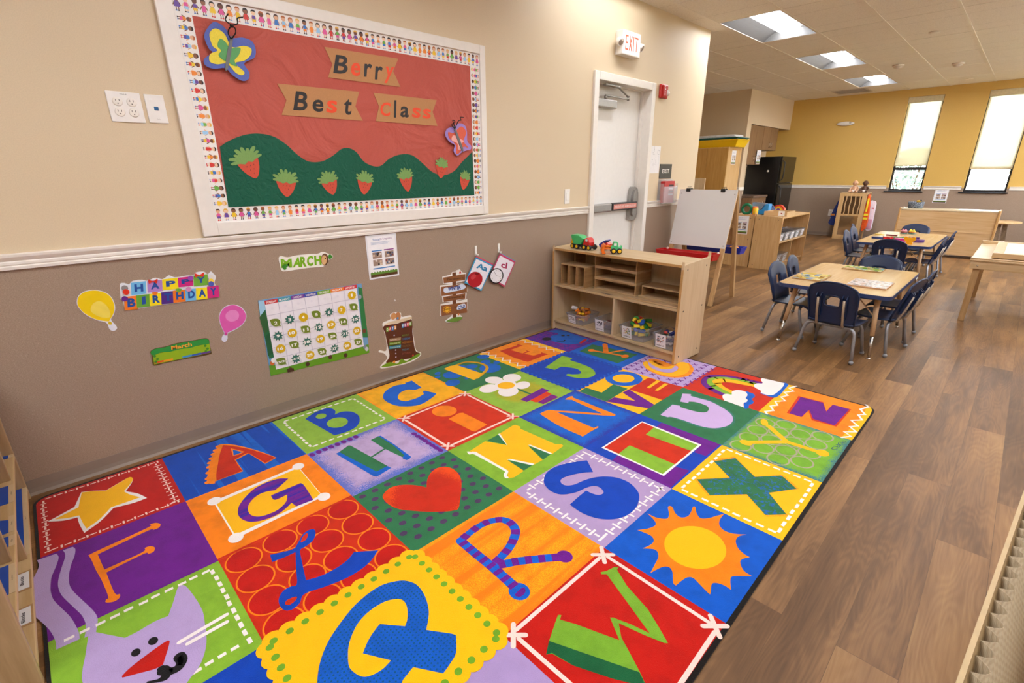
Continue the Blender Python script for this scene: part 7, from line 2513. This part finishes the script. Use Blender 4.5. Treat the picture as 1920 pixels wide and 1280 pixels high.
costume('blue_coat', 'dark blue costume coat with an orange cuff at the left of the stand', [(.1, .76), (.085, .77), (.04, .64), (-.005, .47), (-.02, .42), (.0, .41), (-.03, .31), (.01, .26), (.06, .25), (.1, .28)], 12.2, .16, mat('1c2f72', .8, var=.2), (((-.008, .445, .06, .478), 'e08a3c'),))
costume('orange_vest', 'orange and yellow striped safety vest hanging on the right of the stand', [(.567, .83), (.6, .82), (.625, .66), (.64, .45), (.64, .3), (.62, .21), (.567, .22)], 12.14, .1, mat('e65a12', .7, var=.15), (((.567, .4, .638, .44), 'f2e030'), ((.567, .47, .636, .51), 'f2e030'), ((.58, .55, .605, .8), 'f2e030')))
costume('white_apron', 'white and pink costume behind the orange vest on the stand', [(.6, .73), (.64, .75), (.69, .72), (.7, .6), (.705, .4), (.7, .2), (.62, .2), (.6, .5)], 12.28, .08, mat('e9e2ea', .7, var=.05), (((.625, .21, .7, .4), 'c99aae'), ((.65, .6, .69, .62), 'b02a4a')))


def doll(label, x, y, z, skin, face):
    t = thing('baby_doll', label, 'doll', (x, y, z))
    o_ = t.location
    m = mat(skin, .45, var=.06)
    b = MB(o_); b.mat(m)
    b.lathe([(.0, 0), (.045, .003), (.055, .03), (.05, .08), (.038, .11), (.02, .125), (.018, .14)], (x, y, z), 14, sy=.8)
    b.ball((x, y - .004, z + .178), .05, 14, .92, .95, 1.05)
    for s in (-1, 1):
        b.tube([(x + s * .04, y, z + .105), (x + s * .068, y - .02, z + .07), (x + s * .06, y - .055, z + .04)], [.016, .015, .012], 10); b.ball((x + s * .06, y - .06, z + .037), .014, 8)
        b.tube([(x + s * .03, y - .02, z + .025), (x + s * .05, y - .075, z + .03), (x + s * .06, y - .115, z + .02)], [.024, .021, .015], 10); b.ball((x + s * .061, y - .122, z + .024), .017, 8, .9, .8, 1.3)
        b.ball((x + s * .047, y, z + .175), .011, 8, .5, 1, 1.2)
    b.ball((x, y - .052, z + .168), .008, 8)
    b.build('body', parent=t)
    b = MB(o_); b.mat(mat(face, .4))
    for s in (-1, 1): b.ball((x + s * .018, y - .047, z + .183), .0055, 8)
    b.build('eyes', parent=t)
    b = MB(o_); b.mat(mat('f0ebe6', .8)); b.lathe([(.05, .004), (.058, .02), (.056, .05), (.05, .052)], (x, y, z), 14, sy=.85); b.build('diaper', parent=t)


doll('pale baby doll seated on the left of the dress-up stand', .29, 12.28, .9, 'd9a884', '3a2a22')
doll('brown baby doll seated on the right of the dress-up stand', .46, 12.28, .9, '5a3a28', '1a120e')
t = thing('power_outlet', 'white outlet on the wainscot left of the dress-up stand', 'outlet', (-.11, YEL, .475))
b = MB(t.location); b.mat(M_WHITE); b.box((-.15, YEL - .007, .41), (-.07, YEL, .54), .003); b.build('cover_plate', parent=t)
for s in (-.025, .025):
    b = MB(t.location); b.mat(mat('ddd6ca', .4)); b.lathe([(.017, 0), (.017, .002), (0, .002)], (-.11, YEL - .007, .475 + s), 14, (0, -1, 0)); b.build('socket', parent=t)
sheet('info sheet taped to the wainscot between the two windows', 1, -1, YEL - .003, lambda u, v: Vector((1.515 + .2 * u, YEL - .003, .728 + .257 * v)))

# ---- bookcase seen from behind, basket, round table
t = thing('bookcase', 'low maple bookcase with its back turned, under the windows', 'bookcase', (1.925, 10.78, 0))
o_ = t.location
b = MB(o_); b.mat(MAPLED); b.box((1.33, 10.612, .045), (2.52, 10.63, .7)); b.build('back_panel', parent=t)
for x0, x1 in ((1.32, 1.345), (2.508, 2.533)):
    b = MB(o_); b.mat(EDGE); b.box((x0, 10.595, .035), (x1, 10.95, .735), .006); b.build('side_panel', parent=t)
b = MB(o_); b.mat(mat('d9c6a2', .22, var=.04, name='glossy_maple')); b.box((1.345, 10.6, .7), (2.508, 10.95, .725), .006); b.build('top_panel', parent=t)
b = MB(o_); b.mat(MAPLED); b.box((1.345, 10.604, .385), (2.508, 10.612, .405), .003); b.build('back_rail', parent=t)
for z in (.06, .38): 
    b = MB(o_); b.mat(MAPLED); b.box((1.345, 10.63, z), (2.508, 10.94, z + .018)); b.build('shelf_board', parent=t)
for x in (1.38, 2.47):
    for y in (10.64, 10.91):
        b = MB(o_); b.mat(mat('1a1a1a', .5)); b.lathe([(.02, -.012), (.022, 0), (.02, .012)], (x, y, .022), 14, (1, 0, 0)); b.box((x - .008, y - .008, .02), (x + .008, y + .008, .045)); b.build('caster', parent=t)
t = thing('grey_basket', 'grey speckled felt basket on the bookcase with a small toy in it', 'basket', (1.505, 10.74, .7255))
GF = NT('grey_felt'); g_ = GF.noise(GF.co(), 90, 3, .7); GF.set(Base_Color=GF.ramp(g_, [(.38, '3a4048'), (.5, '5d646c'), (.62, '9aa0a6')]), Roughness=.9); GF.bump(g_, .5, .004)
b = MB(); b.mat(GF.m); b.lathe([(0, 0), (.09, .001), (.1, .02), (.108, .1), (.1, .1), (.092, .02), (0, .012)], (0, 0, 0), 24); b.build('basket', parent=t)
t = thing('toy_figure', 'tiny yellow and black toy peeking out of the grey basket', 'toy', (1.53, 10.74, .745))
b = MB(); b.mat(plast('e0b020')); b.ball((0, 0, .09), .022, 10, 1.5, .8, .8); b.tube([(0, 0, 0), (0, 0, .08)], .01, 8); b.build('body', parent=t)
b = MB(); b.mat(plast('2a2420')); b.ball((.03, -.01, .102), .014, 10); b.build('head', parent=t)
t = thing('side_table', 'small round wooden table between the bookcase and the right edge', 'table', (2.46, 11.75, 0))
b = MB(); b.mat(MAPLED); b.lathe([(.3, .482), (.33, .486), (.333, .497), (.328, .51), (0, .51)], (0, 0, 0), 36); b.build('tabletop', parent=t)
for a in (.4, 2.0, 3.6, 5.2):
    b = MB(); b.mat(mat('8f7a60', .4, var=.2)); x, y = .2 * math.cos(a), .2 * math.sin(a); b.prism([(x - .03, y - .02, 0), (x + .03, y - .02, 0), (x + .03, y + .02, 0), (x - .03, y + .02, 0)], (-x * .25, -y * .25, .482)); b.build('leg', parent=t)

# ---- light table at the right edge
t = thing('light_table', 'wooden light table with a white panel at the right edge', 'light table', (2.95, 6.9, 0))
o_ = t.location
LTX0, LTX1, LTY0, LTY1 = 2.535, 3.4, 6.187, 7.55
LW = wood('d9bd92', 'c4a274', axis='x', name='birch_wood')
b = MB(o_); b.mat(LW); b.box((LTX0 - .01, LTY0 - .012, .55), (LTX1, LTY1, .568), .006); b.build('tabletop', parent=t)
for q in ((LTX0, LTY0, LTX1 - .02, LTY0 + .022), (LTX0, LTY1 - .03, LTX1 - .02, LTY1 - .01), (LTX0, LTY0 + .022, LTX0 + .022, LTY1 - .03), (LTX1 - .042, LTY0 + .022, LTX1 - .02, LTY1 - .03)):
    b = MB(o_); b.mat(LW); b.box((q[0], q[1], .482), (q[2], q[3], .55), .002); b.build('apron', parent=t)
b = MB(o_); b.mat(LW); b.box((LTX0 - .01, LTY1 - .03, .568), (LTX1, LTY1, .6), .004); b.box((LTX0 - .008, LTY0 - .008, .568), (LTX1, LTY0 + .03, .58), .003); b.build('raised_lip', parent=t)
for x in (LTX0 + .025, LTX1 - .1):
    for y in (LTY0 + .024, LTY1 - .09):
        b = MB(o_); b.mat(wood('c19d6e', 'a98454', axis='z', name='birch_leg')); b.box((x, y, 0), (x + .045, y + .05, .55), .003); b.build('leg', parent=t)
b = MB(o_); b.mat(M_CHR); b.lathe([(.007, 0), (.006, .003), (0, .003)], (2.585, LTY0 - .0002, .512), 12, (0, -1, 0)); b.build('bolt', parent=t)
t2 = thing('framed_white_panel', 'white panel in a wooden frame lying on the light table', 'whiteboard', (3.0, 6.85, .581))  # light panel of the table, plain white without any glow
o2 = t2.location
b = MB(o2); b.mat(LW)
PX0, PX1, PY0, PY1 = 2.655, 3.36, 6.25, 7.3
for q in ((PX0, PY0, PX1, PY0 + .05), (PX0, PY1 - .05, PX1, PY1), (PX0, PY0 + .05, PX0 + .07, PY1 - .05), (PX1 - .07, PY0 + .05, PX1, PY1 - .05)): b.box((q[0], q[1], .581), (q[2], q[3], .625), .004)
b.build('panel_frame', parent=t2)
b = MB(o2); b.mat(mat('efece8', .25, var=.01)); b.box((PX0 + .07, PY0 + .05, .584), (PX1 - .07, PY1 - .05, .618)); b.build('panel', parent=t2)
for x, y in ((PX0 + .01, PY0 + .01), (PX0 + .01, PY1 - .03)):
    b = MB(o2); b.mat(mat('f3efe6', .3)); b.box((x, y, .625), (x + .03, y + .022, .63), .002); b.build('corner_clip', parent=t2)

# ---- pleated low divider in the lower right corner
t = thing('pleated_divider', 'beige pleated low divider at the lower right corner', 'divider', (2.9, 1.5, 0))
o_ = t.location
A0 = Vector((2.909, 1.78, .6)); d_ = Vector((.056, .641, 0)).normalized(); n_ = Vector((d_.y, -d_.x, 0))
r3 = Vector((n_.x * .19, n_.y * .19, -.98)).normalized()
PLM = NT('ribbed_vinyl'); v_ = PLM.co(rot=(0, 0, .6)); w_ = PLM.new('ShaderNodeTexWave'); w_.inputs['Scale'].default_value = 130; w_.inputs['Distortion'].default_value = .3
PLM.l.new(v_, w_.inputs['Vector']); PLM.set(Base_Color=PLM.ramp(w_.outputs['Fac'], [(.2, 'a08c6e'), (.8, 'ab987a')]), Roughness=.6); PLM.bump(w_.outputs['Fac'], .06, .0006)
b = MB(o_); b.mat(mat('b49a6e', .5, var=.06, name='tan_board'))
S0, S1 = -1.02, .55
b.prism([A0 + d_ * S0, A0 + d_ * S1, A0 + d_ * S1 + n_ * .007, A0 + d_ * S0 + n_ * .007], r3 * .612); b.build('backing_board', parent=t)
per = .0413
rows = []
s = S0
prof = []
while s < S1 - per:
    for k in range(8):
        ph = k / 8
        prof.append((s + per * ph, .0085 + .02 * abs(math.sin(PI * ph)) ** .8))
    s += per
b = MB(o_); b.mat(PLM.m)
top = [A0 + d_ * a + n_ * o + r3 * .012 for a, o in prof]
for p0, p1 in zip(top, top[1:]): b.face([p0, p1, p1 + r3 * .6, p0 + r3 * .6], True)
b.build('pleats', parent=t, solid=.0014)

# ---- block shelf on the left edge of the picture
BS = wood('d6b888', 'c19c66', axis='x', name='birch_ply')
BSZ = wood('b99a72', 'a08058', axis='z', name='birch_ply_side')
t = thing('unit_block_shelf', 'birch unit block shelf with blue shape cards at the left edge', 'shelf', (.58, -.17, 0))
o_ = t.location
YF_, YBk, HS, XL, XR_ = .003, -.33, .62, .012, 1.17
YF_ = .008
XL = .018
for x in (XL, XR_ - .018):
    b = MB(o_); b.mat(BSZ); b.box((x, YBk, 0), (x + .018, YF_, HS), .003); b.build('side_panel', parent=t)
for z in (.062, .225, .41, HS - .018):
    b = MB(o_); b.mat(BS); b.box((XL + .018, YBk, z - .018), (XR_ - .018, YF_ - .0, z), .003); b.build('shelf_board', parent=t)
b = MB(o_); b.mat(BS); b.box((XL + .018, YF_ - .03, 0), (XR_ - .018, YF_ - .012, .044)); b.build('kick_board', parent=t)
for x, z0, z1 in ((.60, .062, .207), (.285, .225, .392), (.86, .225, .392), (.5, .41, .602)):
    b = MB(o_); b.mat(BSZ); b.box((x - .009, YBk + .01, z0), (x + .009, YF_ - .008, z1), .002); b.build('divider', parent=t)
b = MB(o_); b.mat(BSZ); b.box((XL + .018, YBk, .062), (XR_ - .018, YBk + .01, HS - .02)); b.build('back_panel', parent=t)
BLUE = mat('1f4ea8', .45, var=.05)
CRD = mat('d9bd92', .45, var=.03)
k = 0
for x0, x1, z, shp, lab in ((.04, .585, .0625, 'l', 'long blue shape card on the bottom board of the block shelf'), (.04, .07, .2255, 'a', 'small blue shape card nearest the wall on the middle board'), (.335, .48, .2255, 'r', 'blue rectangle card on the middle board of the block shelf'), (.58, .69, .2255, 'p', 'blue pentagon card on the middle board of the block shelf'), (.715, .78, .2255, 'q', 'narrow blue card between the pentagon and the divider of the middle board'), (.885, 1.035, .2255, 'b', 'blue card beside the near end panel on the middle board')):
    t2 = thing('shape_card', lab, 'label card', ((x0 + x1) / 2, -.07, z))
    b = MB(t2.location); b.mat(CRD); b.box((x0, YF_ - .015, z), (x1, YF_ - .001, z + .0012)); b.build('name_strip', parent=t2)
    b = MB(t2.location); b.mat(BLUE)
    if shp == 'p': pts = [(x0 + .025, YF_ - .0155), (x1, YF_ - .0155), (x1, YF_ - .06), (x1 - .03, YF_ - .1), (x0, YF_ - .05)]
    else: pts = [(x0, YF_ - .0155), (x1, YF_ - .0155), (x1, YF_ - .11), (x0, YF_ - .11)]
    b.prism([(x, y, z) for x, y in pts], (0, 0, .0012)); b.build('blue_shape', parent=t2)
    vs, fs, _ = text_geo({'l': 'Quad Unit', 'a': 'Half', 'r': 'Unit', 'p': 'Gothic', 'q': 'Pillar', 'b': 'Large Ramp'}[shp])
    b = MB(t2.location); b.mat(mat('4a3a2a', .6))
    xm, w = (x0 + x1) / 2, min(.05, (x1 - x0) * .5)
    V = [b.bm.verts.new((xm + w * (.5 - x) * .5, YF_ - .006 - .004 * y, z + .0016)) for x, y in vs]
    for f in fs:
        try: b.bm.faces.new([V[i] for i in f]).material_index = b.mi
        except ValueError: pass
    b.build('lettering', parent=t2)
for x0, x1, lab, txt in ((.691, .784, 'white taped card reading Wood Blocks on the bottom board of the block shelf', ('Unit Block', 'Blocks')), (.887, .966, 'second white taped card, nearer the viewer, on the bottom board of the block shelf', ('Wooden', 'Blocks'))):
    t2 = thing('taped_card', lab, 'label card', ((x0 + x1) / 2, -.045, .0625))
    b = MB(t2.location); b.mat(mat('b08a5c', .4)); b.box((x0 - .008, YF_ - .052, .0625), (x1 + .008, YF_ - .002, .0633)); b.build('tape', parent=t2)
    b = MB(t2.location); b.mat(mat('e9e6e2', .4, var=.02)); b.box((x0, YF_ - .046, .0634), (x1, YF_ - .007, .0642)); b.build('card', parent=t2)
    b = MB(t2.location); b.mat(mat('2a2624', .6))
    for j, tx in enumerate(txt):
        vs, fs, _ = text_geo(tx, .02)
        V = [b.bm.verts.new((x0 + .02 + .05 * (1 - x), YF_ - .036 + .016 * j - .009 * y, .0646)) for x, y in vs]
        for f in fs:
            try: b.bm.faces.new([V[i] for i in f]).material_index = b.mi
            except ValueError: pass
    b.build('lettering', parent=t2)
# ================================================================ tables and chairs
NAVYP = mat('1b2d4f', .36, var=.08, scale=60, bump=.06, name='navy_polypropylene')
STEEL = mat('9b9da3', .3, metal=.55, var=.05, name='grey_painted_steel')
ARM = mat('b9a894', .35, metal=.3, var=.05, name='nickel_tube')
TOPM = wood('d6b684', 'c9a56e', axis='y', name='maple_table_laminate', rough=.22, bump=.01)
LEGP = wood('d8b48c', 'cfa87c', axis='z', name='tan_painted_leg')


def arc3(p0, p1, p2, n=6):
    return [(1 - t) ** 2 * Vector(p0) + 2 * t * (1 - t) * Vector(p1) + t * t * Vector(p2) for t in (k / n for k in range(n + 1))]


def make_chair():
    t = thing('school_chair', 'x', 'chair', (0, 0, 0))
    t['group'] = 'navy school chairs'
    # seat: local +y is the front
    b = MB(); b.mat(NAVYP)
    nx, ny = 12, 12
    g = []
    for j in range(ny + 1):
        v = j / ny
        row = []
        for i in range(nx + 1):
            u = 2 * i / nx - 1
            w = .163 - .02 * max(0, 1 - v * 5) - .012 * max(0, (v - .85) / .15) ** 2
            x = u * w
            y = -.145 + .30 * v
            z = .268 - .012 * math.sin(PI * v) * (1 - u * u * .6) - .028 * max(0, (v - .8) / .2) ** 2 + .006 * u * u
            row.append(b.bm.verts.new((x, y, z)))
        g.append(row)
    for j in range(ny):
        for i in range(nx):
            f = b.bm.faces.new((g[j][i], g[j][i + 1], g[j + 1][i + 1], g[j + 1][i])); f.smooth = True
    b.build('seat', parent=t, solid=.012)
    # backrest with a hand hole
    b = MB(); b.mat(NAVYP)
    nx, nz = 20, 18
    g = []
    for j in range(nz + 1):
        f_ = j / nz
        row = []
        for i in range(nx + 1):
            u = 2 * i / nx - 1
            wid = .148 + .014 * f_ - .008 * max(0, f_ - .7)
            x = u * wid
            ztop = .575 - .055 * abs(u) ** 2.4 - .03 * max(0, abs(u) - .9) / .1
            z = .262 + f_ * (ztop - .262)
            y = -.142 - .075 * f_ ** 1.2 + .022 * u * u
            row.append(b.bm.verts.new((x, y, z)))
        g.append(row)
    for j in range(nz):
        for i in range(nx):
            if 7 <= i <= 12 and 8 <= j <= 11: continue
            f = b.bm.faces.new((g[j][i], g[j][i + 1], g[j + 1][i + 1], g[j + 1][i])); f.smooth = True
    b.build('backrest', parent=t, solid=.011)
    b = MB(); b.mat(NAVYP)
    rim = [g_ for g_ in []]
    P = []
    for k in range(21):
        u = -1 + 2 * k / 20
        P.append((u * .162, -.142 - .075 - .004 + .022 * u * u, .575 - .055 * abs(u) ** 2.4 - .03 * max(0, abs(u) - .9) / .1))
    lf = [(-.148 - .014 * q, -.142 - .075 * q ** 1.2 + .018, .262 + q * .228) for q in (0, .25, .5, .75, 1)]
    P = lf + P[1:-1] + [(-x, y, z) for x, y, z in lf[::-1]]
    b.tube(P, .0065, 8)
    hx = [(-.047, .4), (.047, .4), (.046, .47), (-.046, .47)]
    yb = lambda z: -.142 - .075 * ((z - .262) / .31) ** 1.2 - .005
    b.tube([Vector((x, yb(z), z)) for x, z in cr_spline([(x, z) for x, z in hx], True, 4)], .005, 6, closed=True)
    b.build('rim', parent=t)
    for s in (-1, 1):
        # rear leg with its half of the cross bar
        pr = [Vector((0, -.118, .246)), Vector((s * .085, -.118, .246))] + arc3((s * .115, -.118, .246), (s * .155, -.12, .246), (s * .166, -.128, .2)) + [Vector((s * .178, -.145, .11)), Vector((s * .191, -.162, .018))]
        b = MB(); b.mat(STEEL); b.tube(pr, .0112, 10); l = b.build('leg', parent=t)
        b = MB(); b.mat(mat('8d8f94', .45)); b.ball((s * .192, -.163, .0158), .0158, 12); b.build('foot_glide', parent=l)
        pf = [Vector((0, .075, .246)), Vector((s * .08, .075, .246))] + arc3((s * .1, .075, .246), (s * .138, .078, .246), (s * .146, .088, .2)) + [Vector((s * .155, .115, .11)), Vector((s * .163, .142, .018))]
        b = MB(); b.mat(STEEL); b.tube(pf, .0112, 10); l = b.build('leg', parent=t)
        b = MB(); b.mat(mat('8d8f94', .45)); b.ball((s * .164, .143, .0158), .0158, 12); b.build('foot_glide', parent=l)
        b = MB(); b.mat(ARM); b.tube([Vector((s * .085, -.118, .246)), Vector((s * .085, -.15, .262)), Vector((s * .084, -.186, .36)), Vector((s * .083, -.21, .455))], .0085, 8); b.build('back_support', parent=t)
        b = MB(); b.mat(NAVYP)
        for q in (-.014, .014): b.prism([(s * .083 + q - .0035, -.15, .31), (s * .083 + q - .0035, -.17, .32), (s * .083 + q - .0035, -.216, .47), (s * .083 + q - .0035, -.195, .49)], (.007, 0, 0))
        b.build('back_rib', parent=t)
    return t


chair0 = make_chair()
used = [0]


def chair(x, y, face, label):
    """face = direction the sitter looks, degrees from +x"""
    rz = R_(face - 90)
    if not used[0]:
        used[0] = 1
        chair0.location = (x, y, 0); chair0.rotation_euler = (0, 0, rz); chair0['label'] = label
        return chair0
    return dup(chair0, (x, y, 0), rz, label)


chair(1.968, 4.43, 84, 'navy chair with its back to the viewer at the head of the near table')
chair(1.575, 4.82, -4, 'navy chair at the left side of the near table, nearer one')
chair(1.565, 5.28, 3, 'navy chair at the left side of the near table, farther one')
chair(2.155, 4.81, 170, 'navy chair at the right side of the near table, nearer one')
chair(2.17, 5.26, 178, 'navy chair at the right side of the near table, farther one')
chair(1.95, 5.60, -90, 'navy chair facing the viewer at the far end of the near table')
chair(1.785, 7.44, 90, 'navy chair with its back to the viewer at the head of the far table')
chair(1.40, 7.96, 2, 'navy chair at the left side of the far table, nearest of three')
chair(1.36, 8.50, -2, 'navy chair at the left side of the far table, middle of three')
chair(1.26, 8.98, 6, 'navy chair left of the far table, farthest of three')
chair(1.995, 7.94, 178, 'navy chair at the right side of the far table, nearer one')
chair(2.0, 8.73, 180, 'navy chair at the right side of the far table, farther one')
chair(1.72, 9.27, -92, 'navy chair facing the viewer at the far end of the far table')


def make_table(loc, label, L=1.24, W=.735, H=.487):
    t = thing('activity_table', label, 'table', loc)
    r = .055
    def outline(w, l, rr):
        o = []
        for cx, cy, a0 in ((w / 2 - rr, l / 2 - rr, 0), (-w / 2 + rr, l / 2 - rr, 90), (-w / 2 + rr, -l / 2 + rr, 180), (w / 2 - rr, -l / 2 + rr, 270)):
            for k in range(7): o.append((cx + rr * math.cos(R_(a0 + 15 * k)), cy + rr * math.sin(R_(a0 + 15 * k))))
        return o
    b = MB(); b.mat(TOPM); b.prism([(x, y, H - .026) for x, y in outline(W - .008, L - .008, r)], (0, 0, .026)); b.build('tabletop', parent=t)
    b = MB(); b.mat(mat('2c3f6c', .4, var=.05, name='navy_edge_band'))
    ou, inn = outline(W, L, r + .004), outline(W - .008, L - .008, r)
    for k in range(len(ou)):
        j = (k + 1) % len(ou)
        z0, z1 = H - .028, H - .001
        b.face([(*ou[k], z0), (*ou[j], z0), (*ou[j], z1), (*ou[k], z1)], True)
        b.face([(*ou[k], z1), (*ou[j], z1), (*inn[j], z1), (*inn[k], z1)])
        b.face([(*inn[k], z0), (*inn[j], z0), (*ou[j], z0), (*ou[k], z0)])
    b.build('edge_band', parent=t)
    for sx in (-1, 1):
        for sy in (-1, 1):
            fx, fy = sx * (W / 2 - .055), sy * (L / 2 - .075)
            tx, ty = sx * (W / 2 - .1), sy * (L / 2 - .17)
            P = lambda q: Vector((fx + (tx - fx) * q, fy + (ty - fy) * q, .004 + (H - .03) * q))
            b = MB(); b.mat(LEGP); b.tube([P(.36), P(.99)], [.0155, .0185], 14); l = b.build('leg', parent=t)
            b = MB(); b.mat(M_CHR); b.tube([P(.03), P(.37)], .0115, 12); b.lathe([(.017, .0005), (.017, .005), (.01, .012)], (fx, fy, 0), 14); b.build('leg_insert', parent=l)
            for ex, ey in ((sx * .12, ty * 1.0), (tx, ty - sy * .22)):
                b = MB(); b.mat(LEGP); b.tube([P(.64), Vector((ex, ey, H - .028))], .0045, 8); b.build('brace', parent=l)
            b = MB(); b.mat(mat('2a2a2c', .5)); b.box((tx - .035, ty - .035, H - .032), (tx + .035, ty + .035, H - .0265), .002); b.build('mounting_plate', parent=l)
    return t


T1 = (1.893, 5.02, 0)
make_table(T1, 'maple activity table with three puzzles, nearer one')
make_table((1.752, 8.325, 0), 'maple activity table with colourful play dough cutters, farther one', 1.55)

# ---- puzzles on the near table
def board_puzzle(label, x0, x1, y0, y1, cols, rz, seed, sc=26, knobs=0, base='b98f5e'):
    z = .4876
    t = thing('board_puzzle', label, 'puzzle', ((x0 + x1) / 2, (y0 + y1) / 2, z), rz)
    w, l = (x1 - x0) / 2, (y1 - y0) / 2
    b = MB(); b.mat(mat(base, .5)); b.box((-w, -l, .0002), (w, l, .009), .001); b.build('board', parent=t)
    n = NT('printed_puzzle')
    v = n.co()
    vo = n.new('ShaderNodeTexVoronoi'); vo.inputs['Scale'].default_value = sc; n.l.new(v, vo.inputs['Vector'])
    sp_ = n.new('ShaderNodeSeparateColor'); n.l.new(vo.outputs['Color'], sp_.inputs[0])
    st = [(i / len(cols), c) for i, c in enumerate(cols)]
    c = n.ramp(sp_.outputs[0], st, 'CONSTANT')
    n.set(Base_Color=n.mix(n.math('MULTIPLY', n.noise(v, 60, 3), .35), c, cols[0]), Roughness=.22)
    b = MB(); b.mat(n.m); b.box((-w + .004, -l + .004, .009), (w - .004, l - .004, .0105)); b.build('print', parent=t)
    rnd = random.Random(seed)
    for k in range(knobs):
        x, y = rnd.uniform(-w * .7, w * .7), rnd.uniform(-l * .7, l * .7)
        b = MB(); b.mat(mat(rnd.choice(cols), .4)); b.box((x - .015, y - .02, .0106), (x + .015, y + .02, .017), .002); b.build('puzzle_piece', parent=t)


board_puzzle('yellow and blue picture puzzle on the left of the near table', 1.56, 1.77, 4.63, 4.935, ['c9b04a', 'd8c466', '5f8fb8', '8a9a3a', 'e0d8a0', '3a6a94', 'b8903a'], 0, 3, 24, 5)
board_puzzle('green picture puzzle at the far end of the near table', 1.74, 2.03, 5.37, 5.575, ['7a9a3a', 'a8b84a', '6a9ab0', 'd8d0a8', '4a7a4a', 'c9a07a'], -.0, 5, 26, 6)
board_puzzle('white dotted alphabet puzzle on the right of the near table', 1.935, 2.19, 4.63, 4.935, ['e2dde0', 'e9e6e8', '8a7a70', 'dcd6d8', 'b8a890', 'e6e2e6', '6f7a8a', 'c9a088'], 0, 9, 70, 0, 'c89a70')

# ---- play dough things on the far table
zt2 = .4876


def cutter(label, x, y, hexc, pts, h=.02, rz=0, stand=False, name='cookie_cutter'):
    t = thing(name, label, 'toy', (x, y, zt2), rz)
    P = cr_spline(pts, True, 5)
    b = MB(); b.mat(plast(hexc))
    if stand: b.prism([(px_, -.012, pz_) for px_, pz_ in P], (0, .024, 0))
    else: b.prism([(px_, py_, .0003) for px_, py_ in P], (0, 0, h))
    b.build('cutter', parent=t)
    return t


BEAR = [(-.03, 0), (.03, 0), (.035, .015), (.028, .03), (.045, .04), (.055, .065), (.05, .085), (.03, .09), (.02, .078), (0, .082), (-.02, .078), (-.03, .09), (-.05, .085), (-.055, .065), (-.045, .04), (-.028, .03), (-.035, .015)]
cutter('orange-yellow bear shaped cutter standing at the near edge of the far table', 1.9, 7.65, 'f0a612', BEAR, stand=True)
BLOB = [(-.05, -.02), (0, -.035), (.05, -.02), (.06, .01), (.02, .035), (-.03, .03), (-.06, .015)]
STAR = [(.06 * math.cos(k * PI / 5) * (1 if k % 2 == 0 else .5), .06 * math.sin(k * PI / 5) * (1 if k % 2 == 0 else .5)) for k in range(10)]
cutter('magenta cutter left of the bear cutter', 1.775, 7.93, 'b8267f', BLOB, .035)
cutter('purple star cutter behind the bear cutter', 1.875, 8.12, '53307a', STAR, .04)
cutter('second purple cutter, right of the star', 1.955, 7.95, '5d3a86', BLOB, .03, .8)
cutter('dark blue cutter at the left of the row of cutters', 1.52, 8.05, '24356f', BLOB, .022)
cutter('red cutter in the row between blue and green', 1.622, 8.09, 'c2272d', STAR, .028, .3)
cutter('green cutter in the middle of the row', 1.715, 8.17, '3f8a43', BLOB, .024, .4)
cutter('lime yellow cutter at the right of the row', 1.80, 8.28, 'b9c03a', STAR, .022, .2)
cutter('yellow flat bow shape at the left rear of the far table', 1.455, 8.56, 'd9b53a', BLOB, .008, -.5, name='dough_shape')
cutter('flat maroon roller shape at the rear middle of the far table', 1.6, 8.5, '6d2433', [(-.05, -.012), (.05, -.012), (.05, .012), (-.05, .012)], .016, 0, name='dough_shape')
for x, y, top_, lab in ((1.67, 8.9, 'd98a94', 'pink toy cake on a teal plate, left one at the rear'), (1.755, 8.92, 'f0cc3a', 'yellow toy cake on a teal plate, right one at the rear')):
    t = thing('toy_cake', lab, 'toy', (x, y, zt2))
    b = MB(); b.mat(plast('2f7f80')); b.lathe([(.03, .0003), (.042, .004), (.042, .01), (0, .008)], (0, 0, 0), 18); b.build('plate', parent=t)
    b = MB(); b.mat(plast('b5702e' if 'yellow' in lab else '8a4a44')); b.lathe([(.036, .0104), (.038, .02), (.037, .03), (0, .03)], (0, 0, 0), 18); b.build('cake', parent=t)
    b = MB(); b.mat(plast(top_)); b.lathe([(.037, .0302), (.04, .038), (.03, .046), (0, .047)], (0, 0, 0), 18); b.ball((-.015, 0, .052), .012, 8); b.ball((.014, .006, .052), .01, 8); b.build('icing', parent=t)
